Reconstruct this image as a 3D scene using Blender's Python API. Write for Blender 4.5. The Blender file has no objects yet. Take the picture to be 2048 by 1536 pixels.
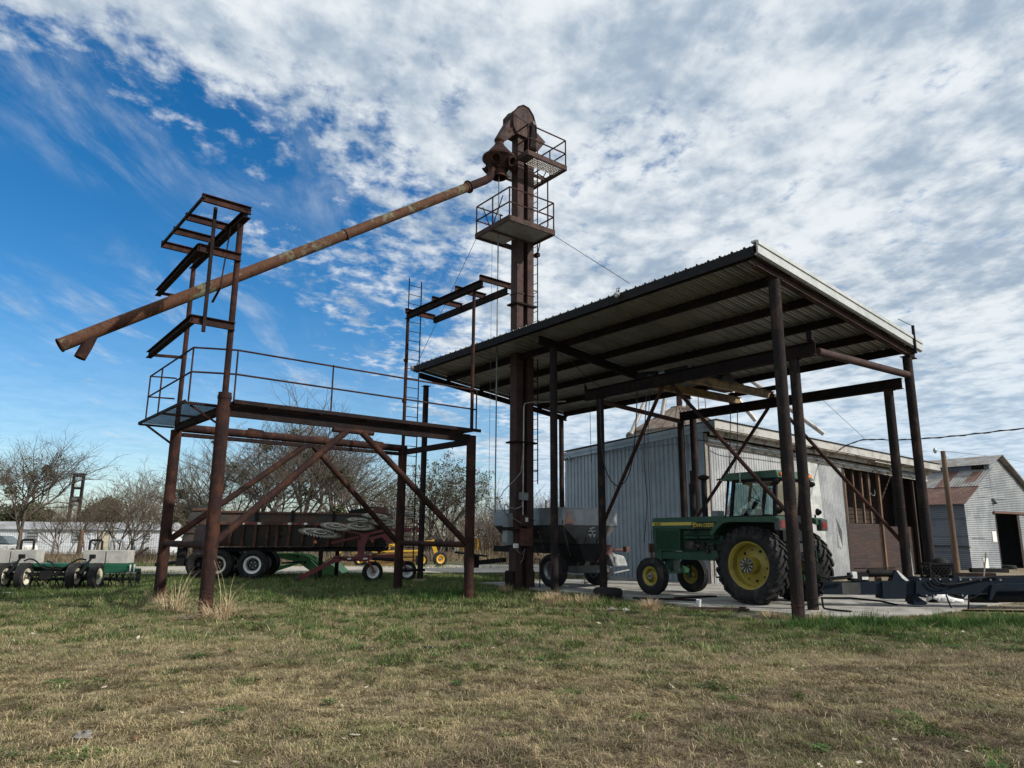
import bpy, bmesh, math, random
import numpy as np
from mathutils import Vector, Matrix
from math import sin, cos, tan, atan, pi, radians, sqrt, hypot

SC = bpy.context.scene
COL = SC.collection
V = Vector

# ---------------------------------------------------------------- camera
CAM_H, FPX, HORIZON, ROLL = 1.6, 1426.0, 1071.0, -0.007
PITCH = atan((HORIZON - 768) / FPX)
cam_data = bpy.data.cameras.new('camera')
cam = bpy.data.objects.new('camera', cam_data)
COL.objects.link(cam)
cam_data.sensor_width = 36
cam_data.lens = FPX / 2048 * 36
cam_data.clip_end = 3000
cam.matrix_world = (Matrix.Translation((0, 0, CAM_H)) @ Matrix.Rotation(pi / 2 + PITCH, 4, 'X')
                    @ Matrix.Rotation(-ROLL, 4, 'Z'))
SC.camera = cam

# ---------------------------------------------------------------- exposure
SC.view_settings.view_transform = 'Standard'
SC.view_settings.look = 'None'
SC.view_settings.gamma = 1
SC.view_settings.exposure = 0.0

# ---------------------------------------------------------------- sun
SUN_AZ = math.atan2(-0.40, 0.92)           # direction towards the sun, on the ground
SUN_EL = radians(34)
sun_data = bpy.data.lights.new('sun', 'SUN')
sun_data.energy = 4.8
sun_data.angle = radians(1.2)
sun_data.color = (1.0, 0.94, 0.85)
sun = bpy.data.objects.new('sun', sun_data)
COL.objects.link(sun)
sdir = V((cos(SUN_AZ) * cos(SUN_EL), sin(SUN_AZ) * cos(SUN_EL), sin(SUN_EL)))
sun.rotation_euler = sdir.to_track_quat('Z', 'Y').to_euler()
sun.location = (40, -20, 60)

# ---------------------------------------------------------------- world: sky and high broken cloud
world = bpy.data.worlds.new('World')
SC.world = world
world.use_nodes = True


class NT:
    """small node-tree helper"""
    def __init__(s, tree):
        s.t = tree
        tree.nodes.clear()

    def n(s, typ, **kw):
        nd = s.t.nodes.new(typ)
        for k, v in kw.items():
            if k.startswith('i_'):
                nd.inputs[k[2:].replace('_', ' ')].default_value = v
            elif k.startswith('n_'):
                nd.inputs[int(k[2:])].default_value = v
            else:
                setattr(nd, k, v)
        return nd

    def l(s, a, b):
        s.t.links.new(a, b)

    def m(s, op, a, b=None, c=None, clamp=False):
        nd = s.t.nodes.new('ShaderNodeMath')
        nd.operation = op
        nd.use_clamp = clamp
        for i, x in enumerate((a, b, c)):
            if x is None:
                continue
            if isinstance(x, (int, float)):
                nd.inputs[i].default_value = x
            else:
                s.l(x, nd.inputs[i])
        return nd.outputs[0]

    def noise(s, vec, scale, detail=4, rough=0.55, dist=0.0):
        nd = s.n('ShaderNodeTexNoise', i_Scale=scale, i_Detail=detail, i_Roughness=rough, i_Distortion=dist)
        if vec is not None:
            s.l(vec, nd.inputs['Vector'])
        return nd.outputs[0]

    def ramp(s, f, a, b, va=0.0, vb=1.0):
        nd = s.n('ShaderNodeMapRange', n_1=a, n_2=b, n_3=va, n_4=vb)
        nd.interpolation_type = 'SMOOTHSTEP'
        s.l(f, nd.inputs[0])
        return nd.outputs[0]

    def mix(s, f, a, b, blend='MIX'):
        nd = s.t.nodes.new('ShaderNodeMix')
        nd.data_type = 'RGBA'
        nd.blend_type = blend
        if isinstance(f, (int, float)):
            nd.inputs[0].default_value = f
        else:
            s.l(f, nd.inputs[0])
        for k, x in ((6, a), (7, b)):
            if isinstance(x, (tuple, list)):
                nd.inputs[k].default_value = (*x[:3], 1)
            else:
                s.l(x, nd.inputs[k])
        return nd.outputs[2]

    def vec(s, x, y, z):
        nd = s.t.nodes.new('ShaderNodeCombineXYZ')
        for i, a in enumerate((x, y, z)):
            if isinstance(a, (int, float)):
                nd.inputs[i].default_value = a
            else:
                s.l(a, nd.inputs[i])
        return nd.outputs[0]


def build_world():
    w = NT(world.node_tree)
    tc = w.n('ShaderNodeTexCoord')
    sep = w.n('ShaderNodeSeparateXYZ')
    w.l(tc.outputs['Generated'], sep.inputs[0])
    x, y, z = sep.outputs
    zz = w.m('ADD', w.m('MAXIMUM', z, 0.0), 0.06)
    u, v = w.m('DIVIDE', x, zz), w.m('DIVIDE', y, zz)
    uv = w.vec(u, v, 0.0)
    sky = w.n('ShaderNodeTexSky', sky_type='NISHITA')
    sky.sun_disc = False
    sky.sun_elevation = SUN_EL
    sky.sun_rotation = pi / 2 - SUN_AZ
    sky.air_density = 1.0
    sky.dust_density = 0.3
    sky.ozone_density = 3.0
    hsv = w.n('ShaderNodeHueSaturation', i_Saturation=1.38, i_Value=0.86)
    w.l(sky.outputs[0], hsv.inputs['Color'])
    bg = w.n('ShaderNodeBackground', i_Strength=0.15)
    w.l(hsv.outputs[0], bg.inputs['Color'])
    # how cloudy: thick towards the right and overhead, clear on the left
    t = w.m('ADD', w.m('ADD', u, 0.70), w.m('MULTIPLY', w.m('MAXIMUM', w.m('SUBTRACT', 1.56, v), 0.0), 1.85))
    big = w.noise(uv, 1.2, 4, 0.55, 0.3)
    t = w.m('ADD', t, w.m('MULTIPLY', w.m('SUBTRACT', big, 0.5), 2.1))
    cover = w.ramp(t, -0.45, 1.25)
    # small altocumulus cells, slightly stretched along one direction
    mp = w.n('ShaderNodeMapping')
    mp.inputs['Rotation'].default_value = (0, 0, radians(-20))
    mp.inputs['Scale'].default_value = (1.0, 0.80, 1)
    w.l(uv, mp.inputs['Vector'])
    cells = w.noise(mp.outputs[0], 13.5, 8, 0.62, 0.12)
    mid = w.noise(mp.outputs[0], 3.6, 6, 0.58, 0.3)
    dens = w.m('ADD', w.m('MULTIPLY', cells, 0.56), w.m('MULTIPLY', mid, 0.50))
    thr = w.m('SUBTRACT', 0.68, w.m('MULTIPLY', cover, 0.325))
    alpha = w.m('MULTIPLY', w.ramp(w.m('SUBTRACT', dens, thr), -0.09, 0.13), w.ramp(cover, 0.0, 0.28))
    # wisps of cirrus over the clear part, drawn out towards the horizon
    mp2 = w.n('ShaderNodeMapping')
    mp2.inputs['Rotation'].default_value = (0, 0, radians(12))
    mp2.inputs['Scale'].default_value = (2.4, 0.75, 1)
    w.l(uv, mp2.inputs['Vector'])
    wisp = w.noise(mp2.outputs[0], 1.5, 9, 0.66, 0.5)
    wm = w.ramp(wisp, 0.44, 0.78, 0.0, 0.75)
    wlow = w.ramp(w.noise(uv, 0.8, 2), 0.36, 0.58)
    wm = w.m('MULTIPLY', wm, wlow)
    alpha = w.m('MAXIMUM', alpha, wm, clamp=True)
    # pale veil near the horizon
    haze = w.ramp(z, 0.0, 0.30, 0.34, 0.0)
    alpha = w.m('MAXIMUM', alpha, haze, clamp=True)
    # light and dark in the cloud sheet
    puff = w.noise(mp.outputs[0], 10.0, 7, 0.60, 0.12)
    sh = w.noise(mp.outputs[0], 4.2, 4, 0.55, 0.1)
    sh2 = w.noise(uv, 1.7, 3, 0.5)
    shade = w.ramp(w.m('ADD', w.m('MULTIPLY', puff, 0.42), w.m('ADD', w.m('MULTIPLY', sh, 0.38), w.m('MULTIPLY', sh2, 0.30))), 0.42, 0.65)
    c = w.mix(shade, (0.36, 0.46, 0.58), (0.83, 0.88, 0.92))
    c = w.mix(w.m('MULTIPLY', haze, 1.5, clamp=True), c, (0.50, 0.72, 0.93))
    bg2 = w.n('ShaderNodeBackground', i_Strength=1.0)
    w.l(c, bg2.inputs['Color'])
    mx = w.n('ShaderNodeMixShader')
    w.l(alpha, mx.inputs[0])
    w.l(bg.outputs[0], mx.inputs[1])
    w.l(bg2.outputs[0], mx.inputs[2])
    out = w.n('ShaderNodeOutputWorld')
    w.l(mx.outputs[0], out.inputs[0])


build_world()
world.cycles.sampling_method = 'MANUAL'
world.cycles.sample_map_resolution = 1024

# ---------------------------------------------------------------- materials
MATS = {}


def mat(name, base, rough=0.7, metal=0.0, spots=None, scale=3.0, thr=(0.45, 0.6), grain=0.25, gscale=40.0,
        bump=0.0, bscale=60.0, stretch=(1, 1, 1), streak=None, spec=0.5, spots2=None):
    """procedural paint / metal: base colour, blotches, fine grain, vertical streaks, bump"""
    m = bpy.data.materials.new(name)
    m.use_nodes = True
    t = NT(m.node_tree)
    tc = t.n('ShaderNodeTexCoord')
    mp = t.n('ShaderNodeMapping')
    mp.inputs['Scale'].default_value = stretch
    t.l(tc.outputs['Object'], mp.inputs[0])
    vec = mp.outputs[0]
    col = None
    if spots:
        f = t.ramp(t.noise(vec, scale, 7, 0.62), thr[0], thr[1])
        col = t.mix(f, base, spots)
    else:
        rgb = t.n('ShaderNodeRGB')
        rgb.outputs[0].default_value = (*base, 1)
        col = rgb.outputs[0]
    if spots2:
        f = t.ramp(t.noise(vec, scale * 2.7, 8, 0.7), spots2[1], spots2[1] + 0.1)
        col = t.mix(f, col, spots2[0])
    if streak:
        mp2 = t.n('ShaderNodeMapping')
        mp2.inputs['Scale'].default_value = (7, 7, 0.5)
        t.l(tc.outputs['Object'], mp2.inputs[0])
        f = t.ramp(t.noise(mp2.outputs[0], 1.6, 6, 0.6), 0.5, 0.72, 0.0, streak[1])
        col = t.mix(f, col, streak[0])
    if grain:
        g = t.noise(vec, gscale, 3, 0.6)
        k = t.ramp(g, 0.25, 0.75, 1 - grain, 1 + grain)
        col = t.mix(1.0, col, t.vec(k, k, k), 'MULTIPLY')
    b = t.n('ShaderNodeBsdfPrincipled')
    t.l(col, b.inputs['Base Color'])
    rn = t.ramp(t.noise(vec, scale * 3, 4), 0.3, 0.7, max(0.02, rough - 0.1), min(1, rough + 0.1))
    t.l(rn, b.inputs['Roughness'])
    b.inputs['Metallic'].default_value = metal
    b.inputs['Specular IOR Level'].default_value = spec
    if bump:
        bn = t.n('ShaderNodeBump', i_Strength=bump, i_Distance=0.02)
        t.l(t.noise(vec, bscale, 5, 0.65), bn.inputs['Height'])
        t.l(bn.outputs[0], b.inputs['Normal'])
    o = t.n('ShaderNodeOutputMaterial')
    t.l(b.outputs[0], o.inputs[0])
    MATS[name] = m
    return m


RUST = mat('rusted steel', (0.029, 0.016, 0.0145), 0.85, 0.0, (0.062, 0.028, 0.019), 2.6, (0.44, 0.62), 0.45, 50,
           0.45, 40, streak=((0.013, 0.010, 0.011), 0.8), spec=0.12)
RUSTD = mat('dark rust', (0.015, 0.011, 0.011), 0.85, 0.0, (0.028, 0.0155, 0.0135), 2.5, (0.46, 0.64), 0.35, 55,
            0.35, 40, streak=((0.009, 0.008, 0.009), 0.6), spec=0.12)  # darker than the rusted steel, for beams, purlins and rails
RUSTB = mat('red brown primer', (0.060, 0.033, 0.028), 0.8, 0.0, (0.038, 0.023, 0.021), 2.0, (0.40, 0.66), 0.3, 60,
            0.25, 40, streak=((0.024, 0.017, 0.016), 0.6), spec=0.25)
PIPE = mat('rusty galvanised spout', (0.085, 0.040, 0.023), 0.8, 0.0, (0.135, 0.135, 0.085), 1.6, (0.50, 0.60), 0.45, 45,
           0.35, 35, spots2=((0.060, 0.027, 0.017), 0.50), spec=0.2)
POST = mat('weathered pipe post', (0.020, 0.016, 0.016), 0.85, 0.0, (0.054, 0.033, 0.027), 4.0, (0.50, 0.66), 0.45, 60,
           0.45, 50, stretch=(1, 1, 0.5), spec=0.12)
GALV = mat('galvanised roofing', (0.23, 0.23, 0.215), 0.45, 0.3, (0.17, 0.17, 0.16), 1.2, (0.4, 0.65), 0.15, 30)
TRIM = mat('bright metal trim', (0.46, 0.475, 0.46), 0.45, 0.15, (0.38, 0.39, 0.38), 2, (0.4, 0.7), 0.08, 30)
SHEDB = mat('blue grey zinc siding', (0.33, 0.375, 0.415), 0.55, 0.15, (0.26, 0.305, 0.345), 0.9, (0.4, 0.65), 0.12, 25,
            streak=((0.19, 0.20, 0.21), 0.45), spots2=((0.13, 0.10, 0.09), 0.70))
SHEDW = mat('weathered white zinc siding', (0.40, 0.41, 0.415), 0.55, 0.15, (0.28, 0.295, 0.305), 1.1, (0.4, 0.62), 0.2, 30,
            streak=((0.18, 0.175, 0.175), 0.6), spots2=((0.13, 0.09, 0.07), 0.66))
SHEDL = mat('pale sunlit zinc panel', (0.52, 0.53, 0.50), 0.5, 0.15, (0.38, 0.39, 0.38), 1.6, (0.42, 0.62), 0.15, 30,
            streak=((0.25, 0.24, 0.22), 0.5), spots2=((0.16, 0.11, 0.08), 0.68))  # paler sheet; the sunlit strip of the wall is put into its colour
FASC = mat('dull white fascia board', (0.42, 0.415, 0.39), 0.7, 0.0, (0.30, 0.29, 0.265), 2.5, (0.45, 0.62), 0.15, 30)
BOARD = mat('peeling white board', (0.36, 0.34, 0.30), 0.8, 0.0, (0.14, 0.11, 0.085), 3.5, (0.52, 0.60), 0.2, 40, 0.3, 30,
            stretch=(1, 1, 1))
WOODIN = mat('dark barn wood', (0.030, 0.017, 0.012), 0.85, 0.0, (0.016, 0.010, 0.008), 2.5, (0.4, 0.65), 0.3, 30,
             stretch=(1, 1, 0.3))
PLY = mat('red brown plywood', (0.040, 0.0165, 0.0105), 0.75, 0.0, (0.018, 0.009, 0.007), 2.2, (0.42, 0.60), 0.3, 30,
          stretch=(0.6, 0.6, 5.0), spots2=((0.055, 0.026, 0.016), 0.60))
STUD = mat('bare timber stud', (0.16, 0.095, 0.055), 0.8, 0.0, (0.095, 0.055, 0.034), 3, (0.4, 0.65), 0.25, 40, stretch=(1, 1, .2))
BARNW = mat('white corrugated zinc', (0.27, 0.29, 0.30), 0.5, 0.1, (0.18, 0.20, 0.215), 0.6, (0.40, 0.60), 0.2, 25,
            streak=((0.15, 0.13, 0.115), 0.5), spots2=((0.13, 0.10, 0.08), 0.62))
BARNB = mat('shaded grey zinc', (0.115, 0.130, 0.155), 0.6, 0.1, (0.085, 0.098, 0.120), 0.8, (0.4, 0.65), 0.15, 25)  # darker, bluer zinc: shade on the barn's side is put into the colour
ROOFG = mat('aged zinc roof', (0.27, 0.26, 0.245), 0.6, 0.1, (0.19, 0.175, 0.155), 1.5, (0.45, 0.62), 0.2, 25,
            spots2=((0.13, 0.068, 0.045), 0.55))
ROOFR = mat('rusted zinc roof', (0.115, 0.055, 0.038), 0.75, 0.0, (0.17, 0.105, 0.075), 1.4, (0.5, 0.65), 0.3, 25,
            spots2=((0.24, 0.205, 0.175), 0.62))
CONC = mat('concrete', (0.34, 0.33, 0.30), 0.9, 0.0, (0.20, 0.187, 0.165), 1.3, (0.42, 0.62), 0.25, 60, 0.2, 80,
           spots2=((0.11, 0.092, 0.078), 0.58))
BLOCK = mat('cast concrete block', (0.40, 0.39, 0.36), 0.9, 0.0, (0.31, 0.305, 0.28), 4, (0.4, 0.65), 0.2, 70, 0.2, 60)
GREEN = mat('farm green paint', (0.009, 0.056, 0.025), 0.42, 0.0, (0.008, 0.036, 0.017), 2.5, (0.4, 0.7), 0.2, 30,
            spots2=((0.042, 0.056, 0.036), 0.57))
GREEND = mat('dark green grille', (0.010, 0.052, 0.022), 0.6, 0.0, None, 3, grain=0.3, gscale=50)  # own dark green of the louvred side panels
GREENA = mat('bottle green implement paint', (0.010, 0.095, 0.050), 0.4, 0.0, (0.009, 0.060, 0.033), 2, (0.4, 0.7), 0.15, 30)
GREENL = mat('faded green loader paint', (0.12, 0.34, 0.11), 0.5, 0.0, (0.08, 0.24, 0.08), 2.5, (0.45, 0.65), 0.2, 30)
YEL = mat('wheel yellow', (0.30, 0.235, 0.035), 0.5, 0.0, (0.20, 0.155, 0.030), 4, (0.45, 0.7), 0.2, 40,
          spots2=((0.085, 0.06, 0.028), 0.62))
YELD = mat('faded decal yellow', (0.55, 0.42, 0.06), 0.5, 0.0, None, 3, grain=0.2)
YELM = mat('machine yellow', (0.62, 0.36, 0.035), 0.5, 0.0, (0.40, 0.22, 0.04), 3, (0.5, 0.7), 0.15, 40)
CRANEY = mat('old crane yellow', (0.24, 0.155, 0.065), 0.7, 0.0, (0.10, 0.058, 0.035), 3, (0.45, 0.62), 0.3, 40)
TIRE = mat('tyre rubber', (0.016, 0.016, 0.017), 0.8, 0.0, (0.050, 0.044, 0.036), 4, (0.50, 0.70), 0.35, 40, 0.2, 60, spec=0.25)
BLACK = mat('black paint', (0.012, 0.012, 0.013), 0.7, 0.0, (0.020, 0.018, 0.016), 4, (0.5, 0.7), 0.25, 50, spec=0.15)
IRON = mat('greasy iron', (0.035, 0.032, 0.030), 0.6, 0.3, (0.085, 0.065, 0.05), 7, (0.5, 0.62), 0.4, 50, 0.3, 50)
STEEL = mat('bare bright steel', (0.42, 0.42, 0.41), 0.4, 0.7, (0.28, 0.27, 0.26), 4, (0.45, 0.65), 0.2, 50)
STAIN = mat('stainless hopper sheet', (0.27, 0.285, 0.295), 0.42, 0.5, (0.20, 0.215, 0.23), 1.6, (0.4, 0.65), 0.15, 30,
            streak=((0.12, 0.115, 0.11), 0.5))
STAIND = mat('dark shaded hopper sheet', (0.062, 0.065, 0.062), 0.6, 0.2, (0.038, 0.038, 0.037), 1.8, (0.4, 0.65), 0.25, 30)  # shade on the hopper slope is put into this dark colour
WHITE = mat('white paint', (0.74, 0.74, 0.71), 0.5, 0.0, (0.60, 0.59, 0.55), 5, (0.5, 0.7), 0.1, 40)
CREAM = mat('cream wheel rim', (0.66, 0.63, 0.50), 0.5, 0.0, (0.45, 0.40, 0.30), 5, (0.5, 0.7), 0.15, 40)
GREYP = mat('grey panel paint', (0.20, 0.22, 0.22), 0.55, 0.2, (0.14, 0.14, 0.14), 4, (0.45, 0.65), 0.2, 40)
NAVY = mat('dark navy implement paint', (0.009, 0.015, 0.025), 0.6, 0.0, (0.014, 0.018, 0.026), 3, (0.45, 0.7), 0.2, 40, spec=0.1)
REDM = mat('dark red machine paint', (0.150, 0.018, 0.022), 0.5, 0.0, (0.090, 0.016, 0.018), 3, (0.45, 0.7), 0.2, 40)
REDB = mat('rusted red cabinet', (0.105, 0.040, 0.029), 0.7, 0.0, (0.055, 0.026, 0.021), 4, (0.42, 0.62), 0.3, 50,
           spots2=((0.15, 0.11, 0.095), 0.68))
TRAIL = mat('rusty black trailer body', (0.062, 0.058, 0.054), 0.8, 0.0, (0.095, 0.056, 0.040), 1.0, (0.46, 0.62), 0.4, 30,
            0.2, 30, spots2=((0.020, 0.019, 0.019), 0.58), spec=0.2)
TRAILB = mat('brown trailer ribs', (0.130, 0.066, 0.046), 0.8, 0.0, (0.060, 0.038, 0.031), 2.0, (0.45, 0.6), 0.3, 40, spec=0.2)
BARK = mat('winter bark', (0.125, 0.105, 0.086), 0.9, 0.0, (0.080, 0.066, 0.055), 2.5, (0.4, 0.65), 0.3, 20, spec=0.15)
BARKL = mat('pale winter bark', (0.150, 0.120, 0.092), 0.9, 0.0, (0.090, 0.070, 0.056), 2.5, (0.4, 0.65), 0.3, 20, spec=0.15)
LEAFO = mat('live oak leaf', (0.048, 0.056, 0.026), 0.7, 0.0, (0.080, 0.078, 0.036), 1.3, (0.4, 0.65), 0.3, 12, spec=0.25)
LEAFM = mat('mistletoe leaf', (0.075, 0.080, 0.034), 0.7, 0.0, (0.046, 0.054, 0.024), 2.0, (0.4, 0.65), 0.3, 12, spec=0.25)
BRUSH = mat('dry brush', (0.21, 0.165, 0.105), 0.9, 0.0, (0.125, 0.098, 0.070), 0.5, (0.4, 0.65), 0.3, 12, spec=0.15)
DRYG = mat('bleached bunch grass', (0.52, 0.40, 0.25), 0.85, 0.0, (0.34, 0.25, 0.15), 4.0, (0.4, 0.65), 0.25, 30, spec=0.2)
TWINE = mat('weathered wire', (0.10, 0.10, 0.105), 0.6, 0.4, None, 3, grain=0.1)
CABLE = mat('black rubber cable', (0.015, 0.015, 0.016), 0.6, 0.0, None, 3, grain=0.15)
POLEW = mat('creosoted pole wood', (0.085, 0.052, 0.033), 0.85, 0.0, (0.135, 0.088, 0.056), 3, (0.42, 0.62), 0.3, 40,
            stretch=(1, 1, 0.15))
GREYW = mat('grey weathered timber', (0.28, 0.26, 0.23), 0.85, 0.0, (0.17, 0.15, 0.13), 3, (0.4, 0.65), 0.3, 40, stretch=(1, 1, .2))
RAKEW = mat('pale rake wheel tines', (0.29, 0.275, 0.21), 0.7, 0.0, (0.17, 0.155, 0.115), 4, (0.4, 0.65), 0.25, 40)
REDR = mat('red reflector', (0.15, 0.018, 0.017), 0.35, 0.0, None, 3, grain=0.1)
AMBER = mat('amber lens', (0.72, 0.20, 0.03), 0.3, 0.0, None, 3, grain=0.1)
ORANGE = mat('orange safety sheet', (0.62, 0.17, 0.08), 0.5, 0.0, (0.45, 0.14, 0.07), 6, (0.45, 0.65), 0.15)
TAN = mat('faded sign centre', (0.36, 0.29, 0.20), 0.6, 0.0, (0.28, 0.22, 0.15), 8, (0.45, 0.65), 0.15)
LENS = mat('clear lamp lens', (0.70, 0.72, 0.72), 0.12, 0.2, None, 3, grain=0.05)
CHROME = mat('lamp housing', (0.30, 0.32, 0.33), 0.4, 0.6, None, 3, grain=0.2)
PLASTIC = mat('white plastic', (0.78, 0.79, 0.80), 0.4, 0.0, (0.62, 0.63, 0.65), 9, (0.45, 0.65), 0.08)
HOUSE = mat('white ribbed house siding', (0.66, 0.69, 0.72), 0.6, 0.0, (0.56, 0.58, 0.61), 0.7, (0.4, 0.65), 0.1, 10)
HROOF = mat('grey house roof', (0.34, 0.35, 0.36), 0.6, 0.1, (0.23, 0.22, 0.21), 0.8, (0.45, 0.65), 0.2, 10)
DOORC = mat('cream door', (0.60, 0.54, 0.40), 0.6, 0.0, None, 3, grain=0.08)
CONE = mat('pale rusted cone sheets', (0.115, 0.072, 0.052), 0.7, 0.0, (0.17, 0.14, 0.115), 0.9, (0.42, 0.6), 0.2, 25)
GALVB = mat('galvanised bin pipe', (0.38, 0.37, 0.35), 0.5, 0.4, (0.26, 0.22, 0.19), 2.0, (0.45, 0.65), 0.2, 30)
DIRT = mat('bare dirt and straw', (0.24, 0.19, 0.135), 0.95, 0.0, (0.165, 0.13, 0.092), 0.9, (0.4, 0.65), 0.35, 14, 0.4, 30,
           spots2=((0.29, 0.25, 0.195), 0.58), spec=0.1)
GRAVEL = mat('pale gravel', (0.40, 0.365, 0.315), 0.95, 0.0, (0.30, 0.27, 0.225), 0.6, (0.4, 0.65), 0.25, 9, 0.3, 20, spec=0.1)


def glass_mat(name, tint, alpha, rough=0.03):
    m = bpy.data.materials.new(name)
    m.use_nodes = True
    t = NT(m.node_tree)
    g = t.n('ShaderNodeBsdfGlossy', i_Roughness=rough)
    tr = t.n('ShaderNodeBsdfTransparent')
    tr.inputs[0].default_value = (*tint, 1)
    fr = t.n('ShaderNodeFresnel', i_IOR=1.5)
    k = t.m('ADD', fr.outputs[0], alpha, clamp=True)
    mx = t.n('ShaderNodeMixShader')
    t.l(k, mx.inputs[0])
    t.l(tr.outputs[0], mx.inputs[1])
    t.l(g.outputs[0], mx.inputs[2])
    o = t.n('ShaderNodeOutputMaterial')
    t.l(mx.outputs[0], o.inputs[0])
    return m


GLASS = glass_mat('cab glass', (0.40, 0.52, 0.53), 0.05)
PANE = mat('dark window pane', (0.10, 0.13, 0.14), 0.12, 0.0, None, 3, grain=0.05)


def attr_mat(name, rough=0.95, bump=0.0, gscale=6.0, grain=0.3, trans=0.0):
    """colour read from the mesh's own 'tint' colour (kind of plant or soil at that spot)"""
    m = bpy.data.materials.new(name)
    m.use_nodes = True
    t = NT(m.node_tree)
    a = t.n('ShaderNodeVertexColor', layer_name='tint')
    col = a.outputs[0]
    tc = t.n('ShaderNodeTexCoord')
    k = t.ramp(t.noise(tc.outputs['Object'], gscale, 5, 0.65), 0.25, 0.75, 1 - grain, 1 + grain)
    col = t.mix(1.0, col, t.vec(k, k, k), 'MULTIPLY')
    b = t.n('ShaderNodeBsdfPrincipled', i_Roughness=rough)
    b.inputs['Specular IOR Level'].default_value = 0.15
    t.l(col, b.inputs['Base Color'])
    if bump:
        bn = t.n('ShaderNodeBump', i_Strength=bump, i_Distance=0.03)
        t.l(t.noise(tc.outputs['Object'], 25, 5, 0.7), bn.inputs['Height'])
        t.l(bn.outputs[0], b.inputs['Normal'])
    sh = b.outputs[0]
    if trans:
        tl = t.n('ShaderNodeBsdfTranslucent')
        t.l(col, tl.inputs[0])
        mx = t.n('ShaderNodeMixShader', n_0=trans)
        t.l(sh, mx.inputs[1])
        t.l(tl.outputs[0], mx.inputs[2])
        sh = mx.outputs[0]
    o = t.n('ShaderNodeOutputMaterial')
    t.l(sh, o.inputs[0])
    return m


SOIL = attr_mat('turf soil', 0.95, 0.5, 9.0, 0.35)
BLADE = attr_mat('grass blades', 0.8, 0.0, 3.0, 0.2, 0.25)

# ---------------------------------------------------------------- mesh builder
SPLIT = {'landing_leg', 'end_truck', 'drawbar', 'red_tape', 'white_tape', 'hopper_brace', 'engine_hose', 'hydraulic_hose', 'coupler_cap',
         'bright_clamp', 'mud_flap_hanger', 'marker_lamp', 'pin', 'patch', 'loose_seam', 'loose_cable', 'fuel_pump', 'cab_fitting',
         'rusty_bracket', 'spinner_fitting', 'wood_block', 'label_plate', 'pale_decal', 'hydraulic_line', 'hose', 'porch_lamp', 'skid',
         'lift_arms', 'cab_steps', 'ridge_vent_wall', 'hoist_box', 'chalk_mark', 'hub_bolt', 'hydraulic_drive', 'hitch_arm'}


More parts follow.
